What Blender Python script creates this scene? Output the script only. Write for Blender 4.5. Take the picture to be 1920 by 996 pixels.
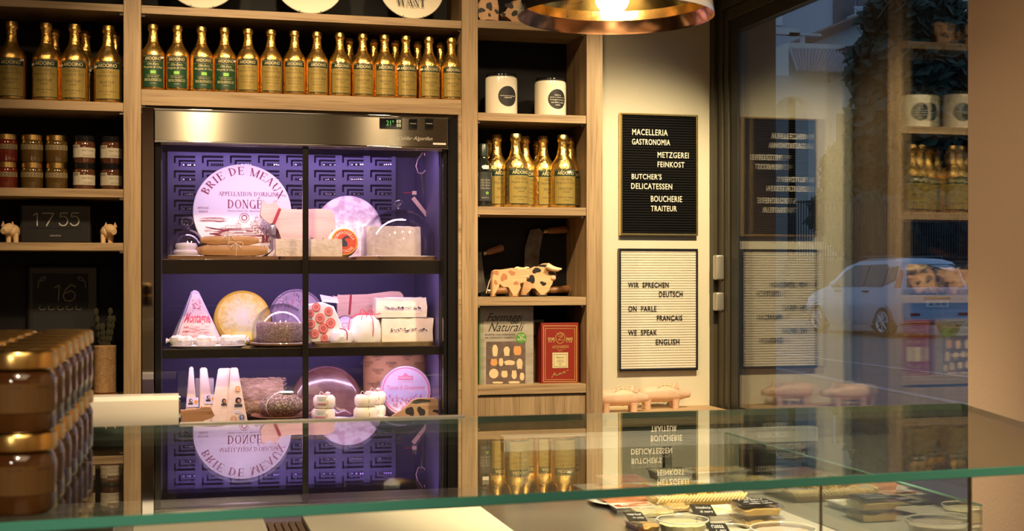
import bpy, bmesh, math, random
from mathutils import Vector, Matrix, noise

random.seed(7)
for _o in list(bpy.data.objects):
    bpy.data.objects.remove(_o, do_unlink=True)
SC = bpy.context.scene
COL = SC.collection
PI = math.pi

# ------------------------------------------------------------------ camera, light, exposure
F, HX, HY = 2500.0, 960.0, 514.0          # focal length in pixels, principal column, eye-level row
YAW = math.radians(14.57)
CA, SA = math.cos(YAW), math.sin(YAW)
EYE = 1.45
cam_data = bpy.data.cameras.new('camera')
cam = bpy.data.objects.new('camera', cam_data)
COL.objects.link(cam)
cam.location = (0, 0, EYE)
cam.rotation_euler = (PI / 2, 0, -YAW)
cam_data.sensor_width = 36
cam_data.lens = F * 36 / 1920
cam_data.shift_y = 16 / 1920
cam_data.clip_start = 0.05
cam_data.clip_end = 400
cam_data.dof.use_dof = True
cam_data.dof.focus_distance = 4.55
cam_data.dof.aperture_fstop = 16
SC.camera = cam
SC.view_settings.view_transform = 'Standard'
SC.view_settings.look = 'None'
SC.view_settings.exposure = 0.0
SC.view_settings.gamma = 1.0
SC.view_settings.use_curve_mapping = False
SC.cycles.max_bounces = 10
SC.cycles.transparent_max_bounces = 24
SC.cycles.glossy_bounces = 6
SC.cycles.sample_clamp_indirect = 6
SC.cycles.caustics_reflective = False
SC.cycles.caustics_refractive = False
try:
    SC.cycles.use_denoising = True
except Exception:
    pass

world = bpy.data.worlds.new('world')
SC.world = world
world.use_nodes = True
_bg = world.node_tree.nodes['Background']
_bg.inputs[0].default_value = (0.24, 0.34, 0.52, 1)   # blue hour sky
_bg.inputs[1].default_value = 1.35


def light(name, kind, loc, energy, color, aim=None, size=0.1, size_y=None, spot=None, blend=0.6):
    l = bpy.data.lights.new(name, kind)
    l.energy = energy
    l.color = color
    if kind == 'AREA':
        l.size = size
        if size_y:
            l.shape = 'RECTANGLE'
            l.size_y = size_y
    elif kind == 'SPOT':
        l.shadow_soft_size = size
        l.spot_size = math.radians(spot)
        l.spot_blend = blend
    else:
        l.shadow_soft_size = size
    o = bpy.data.objects.new(name, l)
    COL.objects.link(o)
    o.location = loc
    if aim is not None:
        d = Vector(aim) - Vector(loc)
        o.rotation_euler = d.to_track_quat('-Z', 'Y').to_euler()
    return o


WARM = (1.0, 0.71, 0.40)
light('ceiling_and_fill_spot', 'SPOT', (0.15, 2.9, 2.9), 165, WARM, (0.42, 4.45, 1.55), 0.05, spot=62)
light('ceiling_and_fill_spot', 'SPOT', (-0.75, 2.7, 2.9), 20, WARM, (-0.45, 4.45, 1.5), 0.05, spot=70)
light('ceiling_and_fill_spot', 'SPOT', (0.95, 3.0, 2.9), 55, WARM, (0.85, 4.45, 1.5), 0.05, spot=75)
light('ceiling_and_fill_spot', 'SPOT', (1.72, 3.1, 2.9), 270, (1.0, 0.78, 0.46), (1.60, 4.68, 1.0), 0.05, spot=56)
light('ceiling_and_fill_spot', 'SPOT', (1.15, 2.0, 2.9), 430, (1.0, 0.80, 0.50), (1.22, 2.95, 0.9), 0.05, spot=44)  # added spot that brightens the food deck
light('ceiling_and_fill_spot', 'SPOT', (0.3, 0.2, 2.9), 135, WARM, (1.85, 1.5, 1.2), 0.08, spot=70)
light('ceiling_and_fill_spot', 'SPOT', (-0.25, -0.5, 2.7), 85, (1.0, 0.78, 0.5), (-0.15, 1.35, 1.3), 0.04, spot=28)  # added, unseen spot that lights the stacked jars and their lids
light('ceiling_and_fill_spot', 'SPOT', (0.35, 1.3, 2.9), 150, (1.0, 0.78, 0.48), (0.38, 2.75, 0.9), 0.05, spot=34)  # added spot brightening the cutting boards on the worktop
light('ceiling_and_fill_spot', 'SPOT', (-1.3, -1.5, 2.3), 60, (1.0, 0.85, 0.65), (0.7, 1.0, 1.27), 0.05, spot=30)  # added spot lifting the green glass edge, kept clear of fridge door reflections
light('ceiling_and_fill_spot', 'SPOT', (-0.28, 3.0, 2.9), 90, (1.0, 0.80, 0.52), (-0.12, 3.95, 1.03), 0.05, spot=30)  # added spot brightening the cream cover before the shelving
light('ambient_fill_light', 'AREA', (0.2, -1.2, 2.92), 28, (1.0, 0.74, 0.45), (0.2, -1.2, 0), 1.8)  # added overhead fill that raises the ambient light in the shop

# ------------------------------------------------------------------ pixel <-> place helpers


def depth(px, Y):
    return Y / (CA - SA * (px - HX) / F)


def X_(px, Y):
    u = (px - HX) / F
    return Y * (CA * u + SA) / (CA - SA * u)


def Z_(px, py, Y):
    return EYE - (py - HY) / F * depth(px, Y)


def at(px, py, Y):
    return Vector((X_(px, Y), Y, Z_(px, py, Y)))


def on_plane(px, py, z):
    """Point at height z seen at a pixel."""
    s = (EYE - z) * F / (py - HY)
    u = (px - HX) / F
    return Vector((s * (CA * u + SA), s * (CA - SA * u), z))


# ------------------------------------------------------------------ materials
MATS = {}


def _nodes(name):
    m = bpy.data.materials.new(name)
    m.use_nodes = True
    nt = m.node_tree
    return m, nt, nt.nodes['Principled BSDF']


def mat(name, color, rough=0.5, metal=0.0, spec=0.5, noise_amt=0.0, noise_scale=20.0, color2=None, bump=0.0,
        bump_scale=60.0, coat=0.0, emit=None, estr=0.0, tang=None, stretch=None, detail=4.0, aniso=0.0, voronoi=False, lo=0.35, hi=0.65, sss=0.0):
    if name in MATS:
        return MATS[name]
    m, nt, b = _nodes(name)
    N, L = nt.nodes, nt.links
    b.inputs['Base Color'].default_value = (*color, 1)
    b.inputs['Roughness'].default_value = rough
    b.inputs['Metallic'].default_value = metal
    b.inputs['Specular IOR Level'].default_value = spec
    b.inputs['Coat Weight'].default_value = coat
    b.inputs['Coat Roughness'].default_value = 0.08
    if sss:
        b.inputs['Subsurface Weight'].default_value = sss
        b.inputs['Subsurface Radius'].default_value = (0.01, 0.006, 0.004)
    if emit:
        b.inputs['Emission Color'].default_value = (*emit, 1)
        b.inputs['Emission Strength'].default_value = estr
    if aniso:
        b.inputs['Anisotropic'].default_value = aniso
        tg = N.new('ShaderNodeCombineXYZ')
        tg.inputs[2].default_value = 1.0
        L.new(tg.outputs[0], b.inputs['Tangent'])
    tc = N.new('ShaderNodeTexCoord')
    mp = N.new('ShaderNodeMapping')
    if stretch:
        mp.inputs['Scale'].default_value = stretch
    L.new(tc.outputs['Object'], mp.inputs['Vector'])
    if color2 is not None:
        if voronoi:
            t = N.new('ShaderNodeTexVoronoi')
            t.inputs['Scale'].default_value = noise_scale
            out = t.outputs['Distance']
        else:
            t = N.new('ShaderNodeTexNoise')
            t.inputs['Scale'].default_value = noise_scale
            t.inputs['Detail'].default_value = detail
            out = t.outputs['Fac']
        r = N.new('ShaderNodeValToRGB')
        r.color_ramp.elements[0].position = lo
        r.color_ramp.elements[1].position = hi
        r.color_ramp.elements[0].color = (*color, 1)
        r.color_ramp.elements[1].color = (*color2, 1)
        L.new(mp.outputs['Vector'], t.inputs['Vector'])
        L.new(out, r.inputs['Fac'])
        L.new(r.outputs['Color'], b.inputs['Base Color'])
    if bump:
        t2 = N.new('ShaderNodeTexNoise')
        t2.inputs['Scale'].default_value = bump_scale
        t2.inputs['Detail'].default_value = 5
        bp = N.new('ShaderNodeBump')
        bp.inputs['Strength'].default_value = bump
        bp.inputs['Distance'].default_value = 0.004
        L.new(mp.outputs['Vector'], t2.inputs['Vector'])
        L.new(t2.outputs['Fac'], bp.inputs['Height'])
        L.new(bp.outputs['Normal'], b.inputs['Normal'])
    MATS[name] = m
    return m


def wood(name, axis, dark, lightc, rough=0.55, scale=1.0):
    """Oak-like grain running along one axis: broad figure plus fine pores."""
    if name in MATS:
        return MATS[name]
    m, nt, b = _nodes(name)
    N, L = nt.nodes, nt.links
    tc = N.new('ShaderNodeTexCoord')
    mp = N.new('ShaderNodeMapping')
    s = [14.0 * scale] * 3
    s[axis] = 0.9 * scale
    mp.inputs['Scale'].default_value = s
    L.new(tc.outputs['Object'], mp.inputs['Vector'])
    n1 = N.new('ShaderNodeTexNoise')
    n1.inputs['Scale'].default_value = 1.6
    n1.inputs['Detail'].default_value = 7
    n1.inputs['Distortion'].default_value = 0.9
    L.new(mp.outputs['Vector'], n1.inputs['Vector'])
    mp2 = N.new('ShaderNodeMapping')
    s2 = [160.0 * scale] * 3
    s2[axis] = 5.0 * scale
    mp2.inputs['Scale'].default_value = s2
    L.new(tc.outputs['Object'], mp2.inputs['Vector'])
    n2 = N.new('ShaderNodeTexNoise')
    n2.inputs['Scale'].default_value = 1.0
    n2.inputs['Detail'].default_value = 3
    L.new(mp2.outputs['Vector'], n2.inputs['Vector'])
    r = N.new('ShaderNodeValToRGB')
    r.color_ramp.elements[0].position = 0.30
    r.color_ramp.elements[1].position = 0.68
    r.color_ramp.elements[0].color = (*dark, 1)
    r.color_ramp.elements[1].color = (*lightc, 1)
    L.new(n1.outputs['Fac'], r.inputs['Fac'])
    r2 = N.new('ShaderNodeValToRGB')
    r2.color_ramp.elements[0].position = 0.33
    r2.color_ramp.elements[1].position = 0.50
    r2.color_ramp.elements[0].color = (0.62, 0.56, 0.50, 1)
    r2.color_ramp.elements[1].color = (1, 1, 1, 1)
    L.new(n2.outputs['Fac'], r2.inputs['Fac'])
    mx = N.new('ShaderNodeMixRGB')
    mx.blend_type = 'MULTIPLY'
    mx.inputs['Fac'].default_value = 0.8
    L.new(r.outputs['Color'], mx.inputs['Color1'])
    L.new(r2.outputs['Color'], mx.inputs['Color2'])
    L.new(mx.outputs['Color'], b.inputs['Base Color'])
    b.inputs['Roughness'].default_value = rough
    mx.inputs['Fac'].default_value = 0.8 if scale == 1.0 else 0.35
    bp = N.new('ShaderNodeBump')
    bp.inputs['Strength'].default_value = 0.25
    bp.inputs['Distance'].default_value = 0.001
    L.new(n2.outputs['Fac'], bp.inputs['Height'])
    L.new(bp.outputs['Normal'], b.inputs['Normal'])
    MATS[name] = m
    return m


def glass(name, tint=(1, 1, 1), r0=0.04, rough=0.0):
    """Clear pane: see-through with angle-dependent mirror reflection (Schlick)."""
    if name in MATS:
        return MATS[name]
    m = bpy.data.materials.new(name)
    m.use_nodes = True
    nt = m.node_tree
    N, L = nt.nodes, nt.links
    for n in list(N):
        N.remove(n)
    out = N.new('ShaderNodeOutputMaterial')
    g = N.new('ShaderNodeNewGeometry')
    dp = N.new('ShaderNodeVectorMath')
    dp.operation = 'DOT_PRODUCT'
    L.new(g.outputs['Normal'], dp.inputs[0])
    L.new(g.outputs['Incoming'], dp.inputs[1])
    ab = N.new('ShaderNodeMath')
    ab.operation = 'ABSOLUTE'
    L.new(dp.outputs['Value'], ab.inputs[0])
    om = N.new('ShaderNodeMath')
    om.operation = 'SUBTRACT'
    om.inputs[0].default_value = 1.0
    L.new(ab.outputs[0], om.inputs[1])
    pw = N.new('ShaderNodeMath')
    pw.operation = 'POWER'
    pw.inputs[1].default_value = 5.0
    L.new(om.outputs[0], pw.inputs[0])
    ma = N.new('ShaderNodeMath')
    ma.operation = 'MULTIPLY_ADD'
    ma.inputs[1].default_value = 1.0 - r0
    ma.inputs[2].default_value = r0
    L.new(pw.outputs[0], ma.inputs[0])
    tr = N.new('ShaderNodeBsdfTransparent')
    tr.inputs['Color'].default_value = (*tint, 1)
    gl = N.new('ShaderNodeBsdfGlossy')
    gl.inputs['Roughness'].default_value = rough
    mx = N.new('ShaderNodeMixShader')
    L.new(ma.outputs[0], mx.inputs['Fac'])
    L.new(tr.outputs[0], mx.inputs[1])
    L.new(gl.outputs[0], mx.inputs[2])
    L.new(mx.outputs[0], out.inputs['Surface'])
    MATS[name] = m
    return m


# ------------------------------------------------------------------ mesh building
ORIG = {}


class MB:
    def __init__(self):
        self.bm = bmesh.new()
        self.flat = False

    def _tag(self, faces, mi):
        for f in faces:
            f.material_index = mi

    def box(self, x0, x1, y0, y1, z0, z1, mi=0, bev=0.0, seg=2):
        bm = self.bm
        v = [bm.verts.new(c) for c in ((x0, y0, z0), (x1, y0, z0), (x1, y1, z0), (x0, y1, z0),
                                       (x0, y0, z1), (x1, y0, z1), (x1, y1, z1), (x0, y1, z1))]
        fs = [bm.faces.new([v[i] for i in q]) for q in
              ((3, 2, 1, 0), (4, 5, 6, 7), (0, 1, 5, 4), (1, 2, 6, 5), (2, 3, 7, 6), (3, 0, 4, 7))]
        self._tag(fs, mi)
        if bev > 0:
            self.flat = True
            es = list({e for f in fs for e in f.edges})
            r = bmesh.ops.bevel(bm, geom=es, offset=bev, segments=seg, profile=0.5, affect='EDGES')
            self._tag(r['faces'], mi)
        return self

    def lathe(self, prof, seg=28, mi=0, c=(0, 0, 0), axis='Z', M=None):
        bm = self.bm
        rings = []
        for r, z in prof:
            if r < 1e-6:
                p = [(0, 0, z)]
            else:
                p = [(r * math.cos(2 * PI * k / seg), r * math.sin(2 * PI * k / seg), z) for k in range(seg)]
            ring = []
            for x, y, zz in p:
                if axis == 'Y':
                    q = Vector((x, -zz, y))      # +z of profile points to the viewer (-Y)
                elif axis == 'X':
                    q = Vector((zz, x, y))
                else:
                    q = Vector((x, y, zz))
                if M is not None:
                    q = M @ q
                ring.append(bm.verts.new(q + Vector(c)))
            rings.append(ring)
        fs = []
        for a, b in zip(rings, rings[1:]):
            if len(a) == 1 and len(b) == 1:
                continue
            for k in range(seg):
                k2 = (k + 1) % seg
                if len(a) == 1:
                    fs.append(bm.faces.new((a[0], b[k2], b[k])))
                elif len(b) == 1:
                    fs.append(bm.faces.new((a[k], a[k2], b[0])))
                else:
                    fs.append(bm.faces.new((a[k], a[k2], b[k2], b[k])))
        self._tag(fs, mi)
        return self

    def prism(self, pts, y0, y1, mi=0, bev=0.0, seg=2):
        """Outline in (x, z) extruded along Y."""
        bm = self.bm
        a = [bm.verts.new((x, y0, z)) for x, z in pts]
        b = [bm.verts.new((x, y1, z)) for x, z in pts]
        n = len(pts)
        fs = [bm.faces.new(a), bm.faces.new(list(reversed(b)))]
        for k in range(n):
            k2 = (k + 1) % n
            fs.append(bm.faces.new((a[k], b[k], b[k2], a[k2])))
        self._tag(fs, mi)
        if bev > 0:
            self.flat = True
            es = list({e for f in fs[:2] for e in f.edges})
            r = bmesh.ops.bevel(bm, geom=es, offset=bev, segments=seg, profile=0.5, affect='EDGES', clamp_overlap=True)
            self._tag(r['faces'], mi)
        return self

    def loft(self, rings, mi=0, caps=True, closed=True):
        bm = self.bm
        R = [[bm.verts.new(p) for p in ring] for ring in rings]
        n = len(rings[0])
        fs = []
        for a, b in zip(R, R[1:]):
            for k in range(n if closed else n - 1):
                k2 = (k + 1) % n
                fs.append(bm.faces.new((a[k], a[k2], b[k2], b[k])))
        if caps:
            fs.append(bm.faces.new(list(reversed(R[0]))))
            fs.append(bm.faces.new(R[-1]))
        self._tag(fs, mi)
        return self

    def tube(self, pts, r, seg=8, mi=0, closed=False):
        pts = [Vector(p) for p in pts]
        n = len(pts)
        rr = r if isinstance(r, (list, tuple)) else [r] * n
        rings = []
        up = None
        for i in range(n):
            if closed:
                t = pts[(i + 1) % n] - pts[i - 1]
            else:
                t = pts[min(i + 1, n - 1)] - pts[max(i - 1, 0)]
            t = t.normalized() if t.length > 1e-9 else Vector((0, 0, 1))
            if up is None:
                up = t.orthogonal().normalized()
            up = (up - t * up.dot(t))
            up = up.normalized() if up.length > 1e-6 else t.orthogonal().normalized()
            w = t.cross(up)
            rings.append([pts[i] + (up * math.cos(2 * PI * k / seg) + w * math.sin(2 * PI * k / seg)) * rr[i] for k in range(seg)])
        if closed:
            rings.append(rings[0])
            return self.loft(rings, mi, caps=False)
        return self.loft(rings, mi)

    def ball(self, c, rx, ry=None, rz=None, mi=0, seg=18, rings=10, jit=0.0, sd=0):
        ry = rx if ry is None else ry
        rz = rx if rz is None else rz
        prof = [(math.sin(PI * k / rings), -math.cos(PI * k / rings)) for k in range(rings + 1)]
        prof[0] = (0, -1)
        prof[-1] = (0, 1)
        n0 = len(self.bm.verts)
        self.lathe(prof, seg, mi)
        self.bm.verts.ensure_lookup_table()
        for v in list(self.bm.verts)[n0:]:
            d = v.co.copy()
            k = 1.0
            if jit:
                k += jit * noise.noise(d * 2.3 + Vector((sd * 3.1, sd, 0)))
            v.co = Vector((c[0] + d.x * rx * k, c[1] + d.y * ry * k, c[2] + d.z * rz * k))
        return self

    def polys(self, verts, faces, mi=0):
        v = [self.bm.verts.new(p) for p in verts]
        fs = []
        for f in faces:
            try:
                fs.append(self.bm.faces.new([v[i] for i in f]))
            except ValueError:
                pass
        self._tag(fs, mi)
        return self

    def jitter(self, amt, scale=20.0, sd=0.0):
        for v in self.bm.verts:
            p = v.co * scale + Vector((sd, sd * 1.7, sd * 0.3))
            v.co += Vector((noise.noise(p), noise.noise(p + Vector((9, 0, 0))), noise.noise(p + Vector((0, 9, 0))))) * amt
        return self

    def warp(self, fn):
        for v in self.bm.verts:
            v.co = fn(v.co)
        return self

    def build(self, name, mats, parent=None, smooth=True, angle=38, origin=None):
        bm = self.bm
        if origin is None:
            origin = ORIG.get(parent.name, Vector()) if parent is not None else Vector()
        origin = Vector(origin)
        if origin.length > 0:
            for v in bm.verts:
                v.co -= origin
        bmesh.ops.recalc_face_normals(bm, faces=bm.faces)
        lim = math.radians(angle)
        for f in bm.faces:
            f.smooth = smooth
        if smooth:
            for e in bm.edges:
                if len(e.link_faces) == 2 and e.calc_face_angle(0) > lim:
                    e.smooth = False
        me = bpy.data.meshes.new(name)
        bm.to_mesh(me)
        bm.free()
        if not isinstance(mats, (list, tuple)):
            mats = [mats]
        for m in mats:
            me.materials.append(m)
        o = bpy.data.objects.new(name, me)
        COL.objects.link(o)
        if self.flat and smooth:      # keep broad faces flat between rounded edges
            wn = o.modifiers.new('weighted_normal', 'WEIGHTED_NORMAL')
            wn.keep_sharp = True
            wn.weight = 80
        if parent is not None:
            o.parent = parent
            ORIG[o.name] = ORIG.get(parent.name, Vector())
        else:
            o.location = origin
            ORIG[o.name] = origin
        return o


def thing(name, label, cat, loc=(0, 0, 0), group=None):
    o = bpy.data.objects.new(name, None)
    o.empty_display_size = 0.05
    COL.objects.link(o)
    o.location = loc
    ORIG[o.name] = Vector(loc)
    o['label'] = label
    o['category'] = cat
    if group:
        o['group'] = group
    return o


def tag(o, label, cat, group=None):
    o['label'] = label
    o['category'] = cat
    if group:
        o['group'] = group
    return o


def struct(o):
    o['kind'] = 'structure'
    return o


def kids(o):
    return [c for c in bpy.data.objects if c.parent == o]


def copy_tree(o, parent=None):
    c = o.copy()
    COL.objects.link(c)
    c.parent = parent
    for ch in list(o.children):
        copy_tree(ch, c)
    return c


NTH = ['first', 'second', 'third', 'fourth', 'fifth', 'sixth', 'seventh', 'eighth', 'ninth', 'tenth', 'eleventh',
       'twelfth', 'thirteenth', 'fourteenth']

# ------------------------------------------------------------------ lettering
_TXT = {}


def text_polys(s, shear=0.0, spacing=1.0, bold=0.0):
    key = (s, shear, spacing, bold)
    if key in _TXT:
        return _TXT[key]
    cu = bpy.data.curves.new('t', 'FONT')
    cu.body = s
    cu.shear = shear
    cu.space_character = spacing
    cu.resolution_u = 3
    cu.offset = bold
    ob = bpy.data.objects.new('t', cu)
    COL.objects.link(ob)
    bpy.context.view_layer.update()
    me = bpy.data.meshes.new_from_object(ob.evaluated_get(bpy.context.evaluated_depsgraph_get()))
    vs = [(v.co.x, v.co.y) for v in me.vertices]
    fs = [tuple(p.vertices) for p in me.polygons]
    bpy.data.meshes.remove(me)
    bpy.data.objects.remove(ob, do_unlink=True)
    bpy.data.curves.remove(cu)
    _TXT[key] = (vs, fs)
    return _TXT[key]


def put_text(mb, s, fn, x0, x1, z0, z1, mi=0, shear=0.0, spacing=1.0, bold=0.0):
    """Fit the text into the box x0..x1, z0..z1 and send each point through fn(x, z)."""
    vs, fs = text_polys(s, shear, spacing, bold)
    if not vs:
        return mb
    ax, bx = min(v[0] for v in vs), max(v[0] for v in vs)
    az, bz = min(v[1] for v in vs), max(v[1] for v in vs)
    P = [fn(x0 + (v[0] - ax) / (bx - ax + 1e-9) * (x1 - x0), z0 + (v[1] - az) / (bz - az + 1e-9) * (z1 - z0)) for v in vs]
    return mb.polys(P, fs, mi)


SERIF = {  # strokes on a unit cap height: (kind, ...) ; t = thick stem, n = thin
    'A': (0.72, ['n .05 0 .36 1', 't .36 1 .66 0', 'n .16 .36 .54 .36', 's .05 0 .2', 's .66 0 .24']),
    'B': (0.62, ['t .14 0 .14 1', 'a .14 .76 .34 .24', 'a .14 .27 .42 .27', 's .12 0 .2', 's .12 1 .2']),
    'C': (0.7, ['c .38 .5 .33 .5 50 310']),
    'D': (0.74, ['t .14 0 .14 1', 'a .14 .5 .52 .5', 's .12 0 .2', 's .12 1 .2']),
    'E': (0.6, ['t .14 0 .14 1', 'n .1 .978 .54 .978', 'n .1 .022 .56 .022', 'n .14 .52 .42 .52', 'v .53 .8 1', 'v .55 0 .22', 'v .42 .42 .62', 's .12 0 .2', 's .12 1 .2']),
    'G': (0.76, ['c .38 .5 .33 .5 48 318', 't .62 .05 .62 .42', 's .62 .42 .26']),
    'I': (0.36, ['t .18 0 .18 1', 's .18 0 .3', 's .18 1 .3']),
    'L': (0.56, ['t .14 0 .14 1', 'n .1 .022 .52 .022', 'v .52 0 .24', 's .14 1 .26', 's .12 0 .2']),
    'M': (0.9, ['n .13 0 .13 1', 't .13 1 .45 0', 'n .45 0 .77 1', 't .77 0 .77 1', 's .13 0 .22', 's .77 0 .26', 's .1 1 .14', 's .8 1 .14']),
    'N': (0.74, ['n .13 0 .13 1', 't .13 1 .6 0', 'n .6 0 .6 1', 's .13 0 .22', 's .6 1 .22', 's .1 1 .14']),
    'O': (0.76, ['c .38 .5 .34 .5 0 360']),
    'P': (0.58, ['t .14 0 .14 1', 'a .14 .72 .36 .28', 's .14 0 .28', 's .12 1 .2']),
    'R': (0.66, ['t .14 0 .14 1', 'a .14 .74 .36 .26', 't .32 .48 .6 0', 's .14 0 .28', 's .12 1 .2', 's .6 0 .14']),
    'S': (0.56, ['c .28 .74 .22 .26 40 270', 'c .28 .26 .24 .26 -140 90']),
    'T': (0.62, ['t .31 0 .31 1', 'n .03 .978 .59 .978', 'v .03 .78 1', 'v .59 .78 1', 's .31 0 .28']),
    'U': (0.74, ['t .15 .3 .15 1', 'n .6 .3 .6 1', 'c .375 .3 .225 .3 180 360', 's .15 1 .28', 's .6 1 .22']),
    'V': (0.7, ['t .05 1 .35 0', 'n .35 0 .64 1', 's .06 1 .22', 's .63 1 .2']),
    'W': (0.98, ['t .04 1 .27 0', 'n .27 0 .48 1', 't .48 1 .7 0', 'n .7 0 .92 1', 's .05 1 .2', 's .48 1 .16', 's .92 1 .18']),
    'Y': (0.68, ['t .05 1 .34 .46', 'n .34 .46 .62 1', 't .34 0 .34 .46', 's .05 1 .2', 's .62 1 .2', 's .34 0 .26']),
    'X': (0.7, ['t .07 1 .6 0', 'n .07 0 .6 1', 's .07 1 .22', 's .6 1 .2', 's .07 0 .2', 's .6 0 .22']),
    "'": (0.2, ['t .1 .78 .1 1']),
    ' ': (0.34, []),
}


def serif_line(s, gap=0.04):
    """Quads of a serif capital line on unit height, and its width."""
    T, TH = 0.13, 0.045
    quads, x = [], 0.0
    for ch in s:
        adv, strokes = SERIF[ch]
        for st in strokes:
            k = st.split()
            a = [float(q) for q in k[1:]]
            if k[0] in 'tn':
                w = (T if k[0] == 't' else TH) / 2
                d = Vector((a[2] - a[0], a[3] - a[1]))
                if abs(d.y) > abs(d.x) * 0.4:       # upright stroke: cut level
                    e = Vector((w, 0)) * (d.length / max(abs(d.y), 1e-6)) ** 0.5
                else:
                    e = Vector((0, w))
                p, q = Vector(a[:2]), Vector(a[2:])
                quads.append([p - e, p + e, q + e, q - e])
            elif k[0] == 's':
                z = 0.02 if a[1] < 0.5 else (0.98 if a[1] > 0.9 else a[1])
                quads.append([Vector((a[0] - a[2] / 2, z - 0.02)), Vector((a[0] + a[2] / 2, z - 0.02)),
                              Vector((a[0] + a[2] / 2, z + 0.02)), Vector((a[0] - a[2] / 2, z + 0.02))])
            elif k[0] == 'v':
                quads.append([Vector((a[0] - 0.022, a[1])), Vector((a[0] + 0.022, a[1])), Vector((a[0] + 0.022, a[2])), Vector((a[0] - 0.022, a[2]))])
            else:
                if k[0] == 'a':
                    cx, cy, rx, ry, a0, a1 = a[0], a[1], a[2], a[3], -90, 90
                else:
                    cx, cy, rx, ry, a0, a1 = a
                n = max(6, int(abs(a1 - a0) / 20))
                for i in range(n):
                    qs = []
                    for t in (i / n, (i + 1) / n):
                        an = math.radians(a0 + (a1 - a0) * t)
                        w = TH + (T - TH) * abs(math.cos(an)) ** 1.5
                        qs.append((Vector((cx + rx * math.cos(an), cy + ry * math.sin(an))),
                                   Vector((cx + (rx - w) * math.cos(an), cy + (ry - min(w, TH * 1.1 + 0.02)) * math.sin(an)))))
                    quads.append([qs[0][1], qs[0][0], qs[1][0], qs[1][1]])
        for q in quads[-99:]:
            pass
        n0 = getattr(serif_line, '_n', 0)
        for q in quads[n0:]:
            for p in q:
                p.x += x
        serif_line._n = len(quads)
        x += adv + gap
    serif_line._n = 0
    return quads, x - gap


def put_serif(mb, s, fn, x0, x1, z0, z1, mi=0, gap=0.04):
    qs, w = serif_line(s, gap)
    for q in qs:
        mb.polys([fn(x0 + p.x / w * (x1 - x0), z0 + p.y * (z1 - z0)) for p in q], [(0, 1, 2, 3)], mi)
    return mb


def disc_poly(mb, fn, cx, cz, r, mi=0, n=28, rz=None):
    rz = r if rz is None else rz
    mb.polys([fn(cx + r * math.cos(2 * PI * k / n), cz + rz * math.sin(2 * PI * k / n)) for k in range(n)], [tuple(range(n))], mi)


def ring_poly(mb, fn, cx, cz, r0, r1, mi=0, n=36):
    vs, fs = [], []
    for k in range(n):
        a = 2 * PI * k / n
        vs += [fn(cx + r0 * math.cos(a), cz + r0 * math.sin(a)), fn(cx + r1 * math.cos(a), cz + r1 * math.sin(a))]
        k2 = (k + 1) % n
        fs.append((2 * k, 2 * k + 1, 2 * k2 + 1, 2 * k2))
    mb.polys(vs, fs, mi)


def rect_poly(mb, fn, x0, x1, z0, z1, mi=0):
    mb.polys([fn(x0, z0), fn(x1, z0), fn(x1, z1), fn(x0, z1)], [(0, 1, 2, 3)], mi)


def line_poly(mb, fn, p, q, w, mi=0):
    d = Vector((q[0] - p[0], q[1] - p[1]))
    if d.length < 1e-9:
        return
    e = Vector((-d.y, d.x)).normalized() * w / 2
    mb.polys([fn(p[0] - e.x, p[1] - e.y), fn(q[0] - e.x, q[1] - e.y), fn(q[0] + e.x, q[1] + e.y), fn(p[0] + e.x, p[1] + e.y)], [(0, 1, 2, 3)], mi)

# ------------------------------------------------------------------ shared materials
OAK_H = wood('oak_grain_across', 0, (0.26, 0.17, 0.085), (0.42, 0.295, 0.16))
OAK_V = wood('oak_grain_upright', 2, (0.26, 0.17, 0.085), (0.42, 0.295, 0.16))
OAK_D = wood('oak_grain_deep', 1, (0.26, 0.17, 0.085), (0.42, 0.295, 0.16))
BOARD = wood('dark_serving_wood', 0, (0.10, 0.045, 0.02), (0.24, 0.12, 0.06), rough=0.45)
BEECH = wood('pale_beech', 0, (0.62, 0.40, 0.32), (0.72, 0.50, 0.41), rough=0.55, scale=1.6)
TOY = wood('toy_maple', 0, (0.62, 0.36, 0.18), (0.72, 0.46, 0.25), rough=0.5, scale=1.5)
HANDLE = wood('handle_wood', 0, (0.22, 0.09, 0.03), (0.38, 0.18, 0.07), rough=0.4, scale=2)
BLACK = mat('black_panel', (0.006, 0.006, 0.007), rough=0.6, spec=0.2)
BLACKGLOSS = mat('black_gloss', (0.008, 0.008, 0.009), rough=0.12)
PLASTER = mat('cream_plaster', (0.74, 0.70, 0.53), rough=0.85, spec=0.1, bump=0.15, bump_scale=120, color2=(0.78, 0.72, 0.54), noise_scale=6)
PINKWALL = mat('beige_plaster', (0.60, 0.44, 0.32), rough=0.85, spec=0.1, bump=0.15, bump_scale=120)
FRAMEMAT = mat('olive_brown_frame', (0.060, 0.050, 0.030), rough=0.45, spec=0.4)
CHROME = mat('chrome', (0.75, 0.74, 0.72), rough=0.12, metal=1.0)
MIRROR = mat('polished_steel', (0.55, 0.54, 0.53), rough=0.03, metal=1.0)
BRUSHED = mat('brushed_steel', (0.33, 0.305, 0.25), rough=0.19, metal=1.0, aniso=1.0)
STEEL = mat('worktop_steel', (0.60, 0.59, 0.57), rough=0.28, metal=1.0)
WHITE = mat('white_ceramic', (0.82, 0.80, 0.76), rough=0.15, coat=0.3)
PAPERW = mat('white_paper', (0.82, 0.80, 0.80), rough=0.6, bump=0.2, bump_scale=50)
GOLDFOIL = mat('gold_foil', (0.92, 0.64, 0.22), rough=0.27, metal=1.0, bump=0.75, bump_scale=95, color2=(0.82, 0.52, 0.14), noise_scale=30)
GOLDMETAL = mat('gold_lid', (0.85, 0.58, 0.20), rough=0.25, metal=1.0)
GLASS = glass('clear_glass')
DOME = glass('dome_glass', (0.95, 0.95, 0.98), 0.05)
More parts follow.
